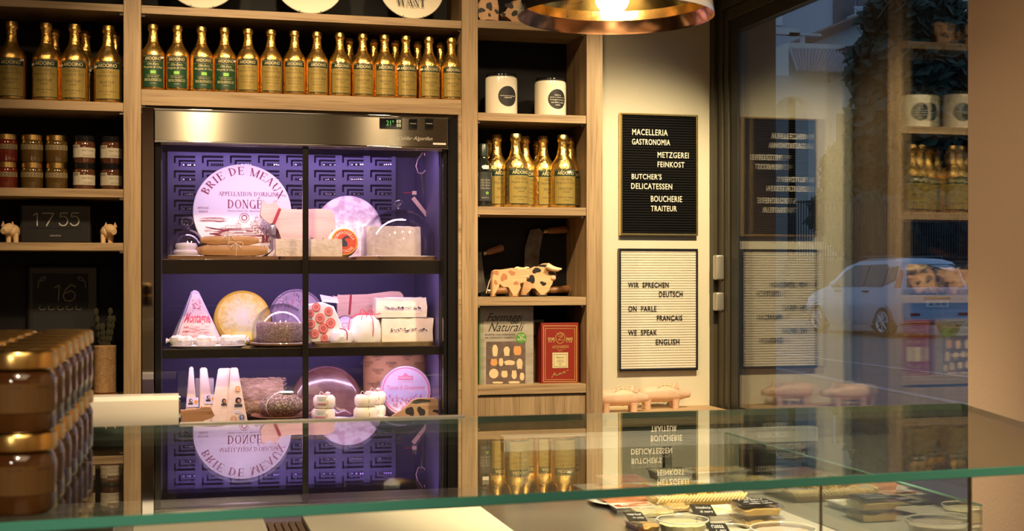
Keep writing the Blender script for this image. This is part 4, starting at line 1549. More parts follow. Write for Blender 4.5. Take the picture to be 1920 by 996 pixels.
def wheel(name, label, px, py_top, r_px, Y, th, z, matl, tilt=0.0, cat='cheese', round_=.25, yaw=0.0):
    """Cheese wheel standing on edge, face to the viewer. Returns thing, body, face point function, radius."""
    r = wpx(px, r_px, Y)
    C = Vector((X_(px, Y), Y, z + r * math.cos(tilt)))
    t = thing(name, label, cat, (C.x, Y, z))
    M = Matrix.Rotation(yaw, 3, 'Z') @ Matrix.Rotation(-tilt, 3, 'X')
    e = min(th * .45, r * round_)
    prof = [(0, -th), (r - e, -th)] + [(r - e + e * math.sin(a), -th + e - e * math.cos(a)) for a in (PI / 8, PI / 4, 3 * PI / 8, PI / 2)] + \
           [(r - e + e * math.cos(a), -e + e * math.sin(a)) for a in (PI / 8, PI / 4, 3 * PI / 8, PI / 2)] + [(r * .5, 0.0005), (0, .0005)]
    b = MB(); b.lathe(prof, 56, axis='Y')
    b.warp(lambda v: C + M @ v)
    body = b.build('cheese_body', matl, t, angle=50)
    fn = lambda x, zz, d=.001: C + M @ Vector((x, -d, zz))
    return t, body, fn, r


# serving boards on the shelves
ZB1 = board(312, 524, YR + .065, YR + .30, T1, .012, 'dark wooden board under the paper parcels on the top fridge shelf')
board(526, 655, YR + .070, YR + .22, T1, .012, 'dark wooden board under the white cheese slab on the top fridge shelf')
board(668, 818, YR + .070, YR + .30, T1, .012, 'dark wooden board under the big glass dome on the top fridge shelf')
ZB2 = board(592, 816, YR + .062, YR + .30, T2, .013, 'long dark wooden board under the ribboned parcels on the middle fridge shelf', mat('dark_olive_board', (.10, .07, .03), rough=.4, color2=(.16, .11, .05), noise_scale=30))

# --- brie box lid
Yb = YR + .30
t, body, fb, r = wheel('brie_box_lid', 'large round white cheese sign reading BRIE DE MEAUX on the top fridge shelf', 455, 303, 91, Yb, .030, T1 + .001, PAPERW, tilt=math.radians(6), cat='sign', round_=.02)
s_ = r / 91.0
fd = lambda x, z: fb(x, z, .0012)
b = MB()
txt = 'BRIE DE MEAUX'
qs, w = serif_line(txt, .10)
r0, hh = r * .775, r * .165
a_start, a_end = math.radians(154), math.radians(20)
for q in qs:
    P_ = []
    for p in q:
        a = a_start + (a_end - a_start) * (p.x / w)
        rr = r0 + p.y * hh
        P_.append(fd(rr * math.cos(a) , rr * math.sin(a)))
    b.polys(P_, [(0, 1, 2, 3)])
put_serif(b, "APPELLATION D'ORIGINE", fd, -44 * s_, 68 * s_, 30 * s_, 38 * s_)
put_serif(b, 'DONGE', fd, -28 * s_, 36 * s_, 6.5 * s_, 23 * s_)
line_poly(b, fd, (28 * s_, 25 * s_), (32 * s_, 28 * s_), 1.2 * s_)
put_serif(b, 'MOULAGE', fd, -82 * s_, -62 * s_, 5 * s_, 9 * s_)
put_serif(b, 'MANUEL', fd, -80 * s_, -63 * s_, -2 * s_, 2 * s_)
put_serif(b, 'TRIAUCOURT EN ARGONNE', fd, -28 * s_, 34 * s_, 0.5 * s_, 3.0 * s_)
put_serif(b, 'GRANDES CAVES', fd, -40 * s_, 60 * s_, -68 * s_, -63.5 * s_)
ring_poly(b, fd, 3 * s_, -11 * s_, 8.2 * s_, 9 * s_)
ring_poly(b, fd, 3 * s_, -11 * s_, 3.8 * s_, 5.6 * s_)
b.build('lettering', REDINK, body, smooth=False)
b = MB()
R_ = random.Random(3)
def ink(x0, z0, x1, z1, w):
    line_poly(b, fd, (x0 * s_, z0 * s_), (x1 * s_, z1 * s_), w * s_)
for k in range(16):                                # distant hill
    x = -78 + k * 2.7; ink(x - 1, -14 + R_.random() * 3, x + 9, -15 + R_.random() * 4, .3); ink(x, -18 - R_.random() * 2, x + 4, -13 + 5 * math.sin(k / 16 * PI) - 3 + R_.random(), .5)
    ink(x - 2, -19 + R_.random() * 3, x + 8, -20 + R_.random() * 3, .45)
for k in range(70):                                # fields
    z = -31 - k * .42; x = R_.uniform(-72, 10); ink(x, z, min(x + 12 + R_.random() * 40, 40), z + R_.uniform(-.6, 1.2), .55)
for k in range(9):
    x = -68 + k * 3.4; ink(x, -29 - k * .6, x + 16, -33 - k * .3, 1.5); ink(x * .6 - 20, -41 - k * .5, x * .6 - 8, -42 - k * .5, 1.2)
for (x0, x1, z0, z1) in ((-32, -12, -34, -26), (-12, -4, -34, -22), (-40, -32, -35, -30), (6, 18, -37, -31)):   # farm
    ink(x0, z0, x0, z1, .4); ink(x1, z0, x1, z1, .4); ink(x0, z1, x1, z1, .5); ink(x0, z0, x1, z0, 1.3)
    for k in range(4): ink(x0 + 1 + k * (x1 - x0) / 4, z0 + 1, x0 + 1 + k * (x1 - x0) / 4, z1 - 1, .4)
ink(-8, -22, -8, -15, .8)
for k in range(700):                               # two round trees
    for cx, cz, rx, rz in ((44, -24, 30, 21), (64, -32, 16, 18)):
        a, q = R_.random() * 2 * PI, math.sqrt(R_.random())
        x, z = cx + rx * q * math.cos(a), cz + rz * q * math.sin(a)
        if x * x + z * z > 84 * 84: continue
        if R_.random() < .55: ink(x, z, x + R_.uniform(-2.2, 2.2), z + R_.uniform(-2.2, 1), .6 + (z < cz) * .6)
for k in range(26):
    x = 36 + R_.random() * 12; ink(x, -44, x + R_.uniform(-3, 3), -58, .9)
b.build('engraved_landscape', REDINK, body, smooth=False)

# --- cow-shaped cutting board with strap and tag
Yc_ = YR + .225
cow = [(492, 352), (489, 346), (494, 343), (498, 350), (505, 352), (512, 350), (514, 344), (519, 343), (518, 352), (526, 358), (536, 361), (560, 361), (590, 360), (610, 360), (622, 363), (627, 370),
       (629, 400), (628, 405), (624, 405), (623, 392), (621, 400), (621, 447), (600, 449), (597, 430), (590, 415), (583, 412), (579, 430), (577, 448), (545, 448), (542, 425), (538, 448), (530, 448), (528, 415), (522, 400), (518, 392), (508, 389), (499, 384), (496, 380), (487, 372)]
W = [(X_(x, Yc_), Z_(x, y, Yc_)) for x, y in cow]
dz = T1 + .0145 - min(w[1] for w in W)
W = [(x, z + dz) for x, z in W]
t = thing('cow_cutting_board', 'pink-lit wooden cow-shaped cutting board with red strap leaning before the brie sign', 'cutting board', (X_(560, Yc_), Yc_, T1 + .012))
b = MB(); b.prism(W, Yc_, Yc_ + .016, bev=.002); bd = b.build('board', BEECH, t)
b = MB(); P_ = lambda x, y, d=0: at(x, y, Yc_ - .002 - d) + Vector((0, 0, dz))
A, B = P_(525, 359), P_(513, 388)
line_poly(b, lambda x, z: Vector((x, Yc_ - .0015, z)), (A.x, A.z), (B.x, B.z), wpx(520, 5.5, Yc_)); b.build('strap', STRAP, bd, smooth=False)
b = MB(); p = P_(511, 397)
b.lathe([(0, -.017), (.0115, -.017), (.0125, -.013), (.0125, .012), (.010, .016), (0, .016)], 18, c=p + Vector((0, 0, -.004))); bell = b.build('bell_tag', mat('bell_grey', (.30, .29, .31), rough=.35, metal=.7), bd)
b = MB(); b.tube([P_(511, 390) + Vector((.006 * math.cos(a), 0, .006 * math.sin(a))) for a in [2 * PI * k / 12 for k in range(12)]], .0013, 6, closed=True); b.build('bell_ring', SILVER, bell)
b = MB()
for (x, y, rx, ry) in ((551, 430, 2.2, 14), (606, 428, 2, 14)):
    q = P_(x, y); b.ball((q.x, Yc_ - .0003, q.z), wpx(x, rx, Yc_), .0006, wpx(x, ry, Yc_), seg=14, rings=8)
b.build('burnt_mark', mat('burnt_brown', (.05, .02, .02), rough=.7), bd)

# --- mottled wheel behind, label-faced goat cheese, slab
t, body, fn, r = wheel('round_cheese', 'white mottled cheese wheel standing behind the big glass dome', 655, 351, 63, YR + .31, .07, T1, mat('mottled_white_rind', (.66, .48, .54), rough=.75, color2=(.90, .84, .86), noise_scale=42, bump=.5, bump_scale=60, lo=.38, hi=.58, stretch=(1, 1, 1)), tilt=math.radians(10), round_=.12)
Yg = YR + .11
t, body, fn, r = wheel('goat_cheese', 'small round cheese with orange goat label on the top fridge shelf', 644, 420, 28.5, Yg, .035, T1 + .0125, mat('soft_rind', (.86, .74, .58), rough=.5), tilt=math.radians(10), round_=.2)
fl = lambda x, z: fn(x + .003, z - .001, .0018); fl2 = lambda x, z: fn(x + .003, z - .001, .0026)
b = MB(); disc_poly(b, fl, 0, 0, r * .88, 0, 32); lb = b.build('round_label', mat('label_orange', (.86, .42, .05), rough=.4), body, smooth=False)
b = MB(); ring_poly(b, fl2, 0, 0, r * .46, r * .8, 0)
disc_poly(b, fl2, 0, 0, r * .455, 2)
gq = lambda pts, mi: b.polys([fn(x * r * .4 + .003, z * r * .4 - .001, .0034) for x, z in pts], [tuple(range(len(pts)))], mi)
gq([(-.5, -.8), (.5, -.8), (.45, -.1), (.2, .2), (-.25, .25), (-.5, 0)], 1)
gq([(-.6, .1), (-.1, .05), (.15, .45), (-.1, .7), (-.35, .55), (-.75, .25)], 1)
gq([(-.1, .65), (.1, .5), (.65, .75), (.75, .35), (.85, .8), (.4, 1.0), (0, .85)], 1)
def arc_text(mb, s, fnx, r0, h, a0, a1, mi):
    vs, fs = text_polys(s)
    ax, bx = min(v[0] for v in vs), max(v[0] for v in vs); az, bz = min(v[1] for v in vs), max(v[1] for v in vs)
    P_ = []
    for v in vs:
        u = (v[0] - ax) / (bx - ax); k = (v[1] - az) / (bz - az)
        a = math.radians(a0 + (a1 - a0) * u); rr = r0 + h * k
        P_.append(fnx(rr * math.cos(a), rr * math.sin(a)))
    mb.polys(P_, fs, mi)
arc_text(b, 'FORMAGGELLA', lambda x, z: fn(x + .003, z - .001, .0034), r * .52, r * .2, 170, 10, 3)
arc_text(b, 'VALSTAGNE', lambda x, z: fn(x + .003, z - .001, .0034), r * .74, -r * .2, 215, 325, 3)
b.build('goat_emblem', [mat('label_red', (.62, .06, .03), rough=.4), mat('goat_navy', (.015, .02, .06), rough=.5), mat('label_red', (.62, .06, .03)), mat('label_cream', (.9, .8, .6))], lb, smooth=False)


def slab(name, label, px0, px1, ytop, Y0, Y1, z, matl, jit=.0022, tilt=0, cat='cheese', sd=1, bevel_=.004):
    x0, x1 = X_(px0, Y0), X_(px1, Y0)
    h = Z_((px0 + px1) / 2, ytop, Y0) - z
    t = thing(name, label, cat, ((x0 + x1) / 2, (Y0 + Y1) / 2, z))
    b = MB()
    n = 8
    rings = []
    for k in range(n + 1):
        x = x0 + (x1 - x0) * k / n
        rings.append([Vector((x, Y0, z)), Vector((x, Y0, z + h * .5)), Vector((x, Y0 + .003, z + h)), Vector((x, (Y0 + Y1) / 2, z + h + .001)), Vector((x, Y1 - .003, z + h)), Vector((x, Y1, z + h * .5)), Vector((x, Y1, z)), Vector((x, (Y0 + Y1) / 2, z))])
    b.loft(rings)
    bmesh.ops.bevel(b.bm, geom=[e for e in b.bm.edges if len(e.link_faces) == 2 and e.calc_face_angle(0) > .9], offset=bevel_, segments=3, affect='EDGES')
    for v in b.bm.verts:
        if v.co.z > z + .004:
            v.co += Vector((noise.noise(v.co * 40 + Vector((sd, 0, 0))), noise.noise(v.co * 40 + Vector((0, sd, 4))), noise.noise(v.co * 40 + Vector((7, 0, sd))))) * jit
    body = b.build('cheese_body', matl, t, angle=50)
    return t, body, h


slab('cheese_slab', 'low white cheese slab in front of the cow-shaped board', 517, 642, 448, YR + .085, YR + .19, T1 + .0122, GREYCH)

# --- glass domes


def dome(label, px0, px1, ytop_knob, ytop_dome, Y, z, base=True):
    pm = (px0 + px1) / 2
    r = wpx(pm, (px1 - px0) / 2, Y)
    h = Z_(pm, ytop_dome, Y) - z
    hk = Z_(pm, ytop_knob, Y) - z
    t = thing('glass_dome', label, 'glass dome', (X_(pm, Y), Y, z), 'glass domes over cheese')
    L = Vector(t.location)
    st = h * .28
    outer = [(r, .001), (r, st)] + [(r * math.cos(a), st + (h - st) * math.sin(a)) for a in [PI / 2 * k / 12 for k in range(1, 12)]]
    prof = outer + [(.0085, h), (.006, h + .006)]
    inner = [(max(q[0] - .0025, 0.0), q[1] - (.0025 if q[1] > st else 0)) for q in reversed(outer)]
    b = MB(); b.lathe(outer + [(0, h)], 44, c=L); b.lathe([(x, y) for x, y in reversed(inner)] + [(0, h - .0025)], 44, c=L)
    b.lathe([(r, .001), (r - .0025, .001)], 44, c=L)
    sh = b.build('dome_shell', DOME, t)
    kr = (hk - h) * .42
    b = MB(); b.lathe([(.012, h - .001), (.007, h + kr * .3), (.0065, h + kr * .6)] + [(kr * math.sin(a) if 0 < k < 12 else 0, hk - kr - kr * math.cos(a)) for k, a in [(k, PI * k / 12) for k in range(2, 13)]], 24, c=L)
    b.build('knob', DOME, t)
    b = MB(); b.tube([L + Vector((r * math.cos(a), r * math.sin(a), .0015)) for a in [2 * PI * k / 40 for k in range(40)]], .0017, 6, closed=True)
    b.build('rim', mat('rim_glass', (.72, .70, .78), rough=.1, spec=.9), sh)
    return t, r, L


Yd = YR + .155
dome('small glass dome with ball knob over white cheeses on the top fridge shelf', 317, 385, 404, 430, Yd - .03, ZB1)
for k, (a, c, yt, zb_) in enumerate(((322, 374, 452, 0), (326, 366, 440, .022))):
    o = None
    pm = (a + c) / 2; Y = Yd - .03
    t = thing('soft_cheese', ('lower' if k == 0 else 'upper') + ' soft white cheese under the small top-shelf dome', 'cheese', (X_(351 - 2 * k, Y), Y, ZB1 + zb_), 'soft cheeses under the dome')
    r = wpx(pm, (c - a) / 2, Y); L = Vector(t.location); h = .021
    b = MB(); b.lathe([(0, 0), (r * .93, 0), (r, h * .25), (r, h * .7), (r * .9, h), (0, h + .002)], 26, c=L); b.jitter(.0015, 40); b.build('cheese_body', mat('soft_white', (.86, .78, .84), rough=.55), t)
dome('large glass dome with ball knob over a half wheel on the top fridge shelf', 677, 816, 372, 392, YR + .165, T1 + .0122)
slab('half_cheese', 'thick pale half wheel under the large top-shelf glass dome', 688, 789, 425, YR + .120, YR + .200, T1 + .0124, GREYCH, jit=.005, sd=5, bevel_=.008)

# --- kraft parcels


def parcel(label, px0, px1, ytop, Y0, z, skew=0.0):
    x0, x1 = X_(px0, Y0), X_(px1, Y0)
    h = Z_((px0 + px1) / 2, ytop, Y0) - z
    Y1 = Y0 + .085
    t = thing('paper_parcel', label, 'parcel', ((x0 + x1) / 2, (Y0 + Y1) / 2, z), 'brown paper parcels tied with string')
    b = MB()
    n = 12
    rings = []
    for k in range(n + 1):
        u = k / n
        x = x0 + (x1 - x0) * u
        e = 1 - .45 * max(0, abs(u - .5) * 2 - .72) / .28
        ym = (Y0 + Y1) / 2
        hw = (Y1 - Y0) / 2 * (.8 + .2 * e)
        ring = []
        for a in range(12):
            an = 2 * PI * a / 12 + PI / 12
            cx_, cz_ = math.cos(an), math.sin(an)
            q = max(abs(cx_), abs(cz_)) ** .75
            ring.append(Vector((x, ym + hw * cx_ / q * .92, z + h * .5 * (1 + cz_ / q * .97 * e))))
        rings.append(ring)
    b.loft(rings); b.jitter(.0022, 35, px0)
    for v in b.bm.verts: v.co.z = max(v.co.z, z + .0004)
    p = b.build('paper', KRAFT, t, angle=25)
    b = MB()
    xm = x0 + (x1 - x0) * (.55 + skew)
    hw = (Y1 - Y0) / 2 + .002
    ym = (Y0 + Y1) / 2
    b.tube([(xm + .003 * math.sin(k), ym + hw * cy, z + .001 + (h + .002) * zz) for k, (cy, zz) in enumerate(((-1, .02), (-1, .5), (-.97, .9), (-.8, 1), (0, 1.02), (.8, 1)))], .0011, 6)
    for sg in (-1, 1):
        c = Vector((xm, Y0 + .01, z + h + .002))
        b.tube([c + Vector((sg * .012 * (1 - math.cos(a)), -.004, .008 * math.sin(a))) for a in [q * .5 for q in range(0, 13)]], .0009, 5)
        b.tube([c, c + Vector((sg * .012, -.012, -.004)), c + Vector((sg * .016, -.015, -.012))], .0009, 5)
    b.build('string_bow', STRING, t)


parcel('lower brown paper parcel tied with string before the brie sign', 368, 502, 459, YR + .085, ZB1 + .0003)
parcel('upper brown paper parcel tied with string before the brie sign', 376, 486, 442, YR + .10, ZB1 + .0003 + (Z_(430, 459, YR + .085) - ZB1) * .985, -.08)
# small knife tip beside the parcel
b = MB(); A = at(500, 476, YR + .13); b.prism([(A.x, ZB1 + .001), (A.x + .02, ZB1 + .001), (A.x + .034, ZB1 + .026), (A.x + .030, ZB1 + .028)], YR + .13, YR + .133, bev=.0006)
tag(b.build('price_tag', PAPERW, None, origin=(A.x + .015, YR + .13, ZB1 + .001)), 'slanted white card leaning beside the parcels on the top shelf', 'tag')

# --- hanging hook, tongs and wooden handle at the fridge side
Yk = YR + .30
t = thing('wire_tongs', 'long steel tongs hanging from a pink hook cable at the fridge side', 'tongs', (X_(795, Yk), Yk, Z_(795, 460, Yk)))
b = MB(); b.tube([at(x, y, Yk) for x, y in ((789, 322), (791, 340), (793, 360), (794, 380))], .0016, 6)
b.tube([at(x, y, Yk) for x, y in ((790, 322), (794, 345), (801, 375), (810, 398), (812, 420), (814, 446), (819, 470))], .0020, 6); b.build('tong_wire', CHROME, t)
b = MB(); b.tube([at(x, y, Yk) for x, y in ((796, 280), (790, 290), (783, 300), (780, 312), (784, 324), (792, 326), (797, 320), (799, 318))], .0022, 7)
b.tube([at(796, 280, Yk), Vector((X_(796, Yk), Yk, ZH0))], .0022, 6)
b.build('hook', mat('pink_hook', (.55, .36, .42), rough=.35, metal=.3), t)
t = thing('spatula', 'pale wooden-handled cheese spatula hanging by a red loop near the tongs', 'spatula', (X_(790, Yk), Yk, Z_(790, 411, Yk)))
b = MB(); A, B = at(774, 371, Yk - .01), at(804, 409, Yk - .01); d = (B - A).normalized(); e = Vector((-d.z, 0, d.x)) * .0075
b.loft([[A - e + Vector((0, -.004, 0)), A + e + Vector((0, -.004, 0)), A + e + Vector((0, .004, 0)), A - e + Vector((0, .004, 0))], [B - e * .8 + Vector((0, -.004, 0)), B + e * .8 + Vector((0, -.004, 0)), B + e * .8 + Vector((0, .004, 0)), B - e * .8 + Vector((0, .004, 0))]]); h_ = b.build('handle', BEECH, t)
b = MB(); c = at(777, 362, Yk - .01); b.box(c.x - .008, c.x + .008, Yk - .015, Yk - .006, c.z - .007, c.z + .007, bev=.002); b.build('handle_button', BEECH, t)
b = MB(); b.tube([at(774, 361, Yk), at(765, 362, Yk), at(757, 361, Yk)], .002, 6); b.build('loop', STRAP, t)
b = MB(); b.tube([at(800, 405, Yk), at(800, 300, Yk + .02), (X_(800, Yk + .02), Yk + .02, ZH0)], .0006, 5); b.build('hanging_thread', STRING, t)

# ================= middle shelf
Ym = YR + .20
# --- big wedge with paper face
pts = [(318, 627), (330, 590), (357, 543), (371, 545), (394, 585), (417, 624)]
t = thing('cheese_wedge', 'big triangular grey cheese wedge with pink script label on the middle fridge shelf', 'cheese', (X_(367, Ym), Ym, T2))
def Wz(x, y, Y): return Vector((X_(x, Y), Y, max(T2 + .0005, Z_(x, y, Y))))
A0, B0, C0 = Wz(327, 640, Ym - .03), Wz(417, 640, Ym - .03), Wz(372, 545, Ym + .0)
D0 = C0 + (A0 - B0) * .14
E0, F0, G0 = Wz(318, 640, Ym + .03), Wz(340, 640, Ym + .14), Wz(408, 640, Ym + .14)
H0 = Wz(365, 543, Ym + .10)
b = MB(); b.polys([A0, B0, C0, D0, E0, F0, G0, H0], [(0, 1, 2, 3), (4, 0, 3), (5, 4, 3, 7), (6, 5, 7), (1, 6, 7, 2), (3, 2, 7), (0, 4, 5, 6, 1)])
bmesh.ops.bevel(b.bm, geom=b.bm.edges[:], offset=.004, segments=2, affect='EDGES'); bmesh.ops.subdivide_edges(b.bm, edges=b.bm.edges[:], cuts=1); b.jitter(.0008, 50)
for v in b.bm.verts: v.co.z = max(v.co.z, T2 + .0003)
wd_ = b.build('cheese_body', mat('grey_lilac_rind', (.55, .48, .60), rough=.8, color2=(.68, .62, .70), noise_scale=40, bump=.5, bump_scale=100), t, angle=45)
nrm = (B0 - A0).cross(C0 - A0).normalized()
if nrm.y > 0: nrm = -nrm
cen = (A0 + B0 + C0 + D0) / 4
def face(u, v, d=.0035):      # u 0..1 along base, v 0..1 up
    lo_ = A0.lerp(B0, u); hi_ = D0.lerp(C0, u)
    return lo_.lerp(hi_, v) + nrm * d
b = MB(); q = [face(.05, .04), face(.95, .04), face(.8, .93), face(.2, .93)]; b.polys(q, [(0, 1, 2, 3)]); pl = b.build('paper_face', mat('pink_paper', (.80, .60, .55), rough=.6, color2=(.86, .70, .66), noise_scale=60), wd_, smooth=False)
b = MB()
put_text(b, 'Montagne', lambda x, z: face(x, z, .0046), .08, .94, .30, .56, shear=.35, bold=.025)
R_ = random.Random(9)
for k in range(60):
    v = .05 + R_.random() * .24; u = .1 + R_.random() * .6
    P_, Q_ = face(u, v, .004), face(u + .12, v + R_.uniform(-.01, .01), .004)
    b.polys([P_, Q_, Q_ + Vector((0, 0, .0008)), P_ + Vector((0, 0, .0008))], [(0, 1, 2, 3)])
for k in range(46):
    v = .6 + R_.random() * .22; u = .25 + R_.random() * .45
    P_, Q_ = face(u, v, .004), face(u + R_.uniform(.03, .15), v + R_.uniform(-.04, .04), .004)
    b.polys([P_, Q_, Q_ + Vector((0, 0, .0012)), P_ + Vector((0, 0, .0012))], [(0, 1, 2, 3)])
b.build('script_print', mat('raspberry_ink', (.62, .10, .20), rough=.6), pl, smooth=False)

# --- yellow wheel
t, body, fn, r = wheel('round_cheese', 'yellow-rimmed round cheese with radiating ridges on the middle fridge shelf', 455, 537, 53, YR + .26, .075, T2 + .0005, YELLOW, tilt=math.radians(12), round_=.18)
b = MB(); R_ = random.Random(5); n = 90
vs = [fn(0, 0, .0034)]
for rk, (rr, dd) in enumerate(((.25, .0035), (.55, .003), (.86, .0016))):
    for k in range(n):
        a = 2 * PI * k / n
        ridge = .0014 * (k % 2) * (rk > 0)
        vs.append(fn(r * rr * math.cos(a), r * rr * math.sin(a), dd + ridge))
fs = []
for k in range(n):
    k2 = (k + 1) % n
    fs.append((0, 1 + k, 1 + k2)); fs.append((1 + k, 1 + n + k, 1 + n + k2, 1 + k2)); fs.append((1 + n + k, 1 + 2 * n + k, 1 + 2 * n + k2, 1 + n + k2))
b.polys(vs, fs)
fc = b.build('ridged_face', radial_mat('pale_yellow_face', r, ((0, (.88, .88, .66)), (.35, (.86, .85, .46)), (.7, (.85, .74, .20)), (1, (.80, .58, .08)))), body, angle=80)
b = MB()
for k in range(150):
    a, q = R_.random() * 2 * PI, .2 + .58 * math.sqrt(R_.random()); p0 = (r * q * math.cos(a), r * q * math.sin(a)); p1 = (r * (q + .1) * math.cos(a), r * (q + .1) * math.sin(a))
    line_poly(b, lambda x, z: fn(x, z, .0046), p0, p1, .0008)
b.build('dark_streaks', mat('ochre_streak', (.72, .50, .20), rough=.7), fc, smooth=False)

# --- lilac printed wheel behind
t, body, fn, r = wheel('round_cheese', 'lilac printed cheese wheel behind the low glass dome on the middle shelf', 557, 540, 52, YR + .33, .06, T2, mat('lilac_print_rind', (.46, .34, .48), rough=.6, color2=(.62, .50, .64), noise_scale=25), tilt=math.radians(10), round_=.12)
b = MB(); R_ = random.Random(12)
ring_poly(b, lambda x, z: fn(x, z, .0016), 0, 0, r * .90, r * .94, 0)
for k in range(60):
    a, q = R_.random() * PI, r * (.3 + .5 * R_.random()); P_ = (q * math.cos(a), q * math.sin(a)); line_poly(b, lambda x, z: fn(x, z, .0016), P_, (P_[0] + R_.uniform(-.01, .01), P_[1] + R_.uniform(-.02, .02)), .002, R_.choice((0, 0, 1)))
b.build('leaf_print', [mat('plum_print', (.16, .10, .16)), mat('raspberry_ink', (.62, .10, .20))], body, smooth=False)

# --- dome with crusty cheese on wooden plate
Y = YR + .135
t = thing('wooden_plate', 'round dark wooden plate under the low middle-shelf glass dome', 'plate', (X_(527, Y), Y, T2))
L = Vector(t.location); r = wpx(527, 58, Y)
b = MB(); b.lathe([(0, 0), (r * .8, 0), (r, .008), (r, .012), (r * .9, .0125), (0, .0125)], 36, c=L); b.build('plate_body', BOARD, t)
ZP = T2 + .0128
t = thing('crusted_cheese', 'rough brown-crusted round cheese under the low middle-shelf glass dome', 'cheese', (X_(527, Y), Y, ZP))
L = Vector(t.location); r = wpx(527, 46, Y); h = Z_(527, 605, Y) - ZP
b = MB(); b.lathe([(0, 0), (r * .94, 0), (r, h * .15), (r, h * .85), (r * .95, h), (r * .5, h), (0, h)], 40, c=L); bmesh.ops.subdivide_edges(b.bm, edges=b.bm.edges[:], cuts=1); b.jitter(.003, 90); b.build('cheese_body', COARSE, t)
dome('low glass dome with flat knob over a crusted cheese on the middle shelf', 473, 581, 551, 569, Y, ZP)

# --- white wrapped sweets of cheese on oval plate
Y = YR + .085
t = thing('oval_plate', 'white oval plate carrying twisted paper parcels on the middle fridge shelf', 'plate', (X_(391, Y), Y, T2))
L = Vector(t.location); rx = wpx(391, 70, Y)
b = MB(); b.lathe([(0, 0), (.85, 0), (1, .009), (.98, .0105), (.85, .004), (0, .003)], 40)
b.warp(lambda v: L + Vector((v.x * rx, v.y * .05, v.z))); b.build('plate_body', PLASTICW, t)
for i, (a, c) in enumerate(((312, 368), (360, 412), (408, 440), (428, 466))):
    pm = (a + c) / 2; t = thing('wrapped_cheese', f'{NTH[i]} crumpled white paper parcel on the oval plate, counted from the fridge side wall', 'parcel', (X_(pm, Y), Y + .004 * (i % 2), T2 + .0042), 'white twisted parcels on the oval plate')
    L = Vector(t.location); hw = wpx(pm, (c - a) / 2, Y); h = wpx(pm, 24, Y)
    b = MB(); rings = []
    n = 10
    for k in range(n + 1):
        u = k / n * 2 - 1; q = (1 - abs(u) ** 3) ** .5 * .5 if abs(u) < .8 else .16 + .2 * (abs(u) - .8) / .2
        rings.append([L + Vector((hw * u, .03 * q * 2 * math.cos(an) * .75, h * .5 + h * q * math.sin(an) * (.9 if abs(u) < .8 else .8))) for an in [2 * PI * j / 10 for j in range(10)]])
    b.loft(rings); bmesh.ops.subdivide_edges(b.bm, edges=b.bm.edges[:], cuts=1); b.jitter(.004, 60, i * 3); b.jitter(.003, 130, i * 5)
    lo_ = min(v.co.z for v in b.bm.verts); 
    for v in b.bm.verts: v.co.z += L.z - lo_
    b.build('paper', PAPERW, t, angle=15)

# --- patterned paper package with red rings
Y = YR + .115
W = [Wz(577, 650, Y), Wz(655, 650, Y), Wz(640, 605, Y), Wz(612, 575, Y), Wz(578, 566, Y)]
t = thing('printed_parcel', 'white paper parcel printed with red rosettes on the middle fridge shelf', 'parcel', (X_(610, Y), Y + .03, ZB2))
b = MB(); P2 = [(X_(566, Y), ZB2 + .0005), (X_(648, Y), ZB2 + .0005), (X_(640, Y), Z_(640, 606, Y)), (X_(626, Y), Z_(626, 575, Y)), (X_(606, Y), Z_(606, 567, Y)), (X_(570, Y), Z_(570, 572, Y))]
b.prism(P2, Y, Y + .06, bev=.006, seg=2); b.jitter(.0018, 45); bd = b.build('paper', PAPERW, t, angle=25)
b = MB(); R_ = random.Random(2)
for (x, y, q) in ((593, 576, 8), (616, 584, 8), (600, 597, 9), (582, 588, 7), (620, 606, 9), (583, 608, 8), (606, 616, 9), (590, 626, 8), (608, 634, 7), (626, 630, 6), (575, 624, 6)):
    p = at(x, y, Y - .003); fq = lambda xx, zz: Vector((xx, Y - .0032, zz)); fq2 = lambda xx, zz: Vector((xx, Y - .0038, zz)); s = wpx(x, q, Y)
    disc_poly(b, fq, p.x, p.z, s, 0, 22, s * 1.05); ring_poly(b, fq2, p.x, p.z, s * .32, s * .42, 1, 16); ring_poly(b, fq2, p.x, p.z, s * .62, s * .74, 2, 22)
b.build('rosette_print', [mat('coral_print', (.75, .13, .10), rough=.5), mat('grey_violet_print', (.3, .2, .3)), mat('pink_print', (.85, .5, .45))], bd, smooth=False)
b = MB(); A = at(604, 566, Y + .02); b.loft([[A + Vector((x, y, z)) for x, y, z in ((0, -.01, 0), (.055, -.01, -.005), (.055, .01, -.005), (0, .01, 0))], [A + Vector((x, y, z)) for x, y, z in ((-.008, -.006, .024), (.05, -.006, .014), (.05, .0, .014), (-.008, .0, .024))]]); b.jitter(.0015, 50)
b.build('folded_top', mat('lilac_paper', (.70, .64, .78), rough=.6), t, angle=20)

# --- pig-shaped board with strap
Yp = YR + .245
pig = [(626, 556), (624, 554), (633, 557), (634, 552), (640, 554), (648, 553), (690, 552), (712, 549), (735, 546), (750, 547), (756, 553), (759, 566), (759, 600), (752, 640), (736, 640), (734, 612), (680, 610), (672, 640), (655, 640), (652, 612), (640, 606), (632, 598), (633, 570)]
W = [(X_(x, Yp), max(Z_(x, y, Yp), ZB2 + .0003)) for x, y in pig]
t = thing('pig_cutting_board', 'pink-lit pig-shaped wooden cutting board with red strap on the middle fridge shelf', 'cutting board', (X_(690, Yp), Yp, ZB2))
b = MB(); b.prism(W, Yp, Yp + .015, bev=.002); bd = b.build('board', BEECH, t)
b = MB(); P_, Q_ = at(658, 553, Yp), at(655, 590, Yp); line_poly(b, lambda x, z: Vector((x, Yp - .0012, z)), (P_.x, P_.z), (Q_.x, Q_.z), wpx(656, 4, Yp)); b.build('strap', STRAP, bd, smooth=False)
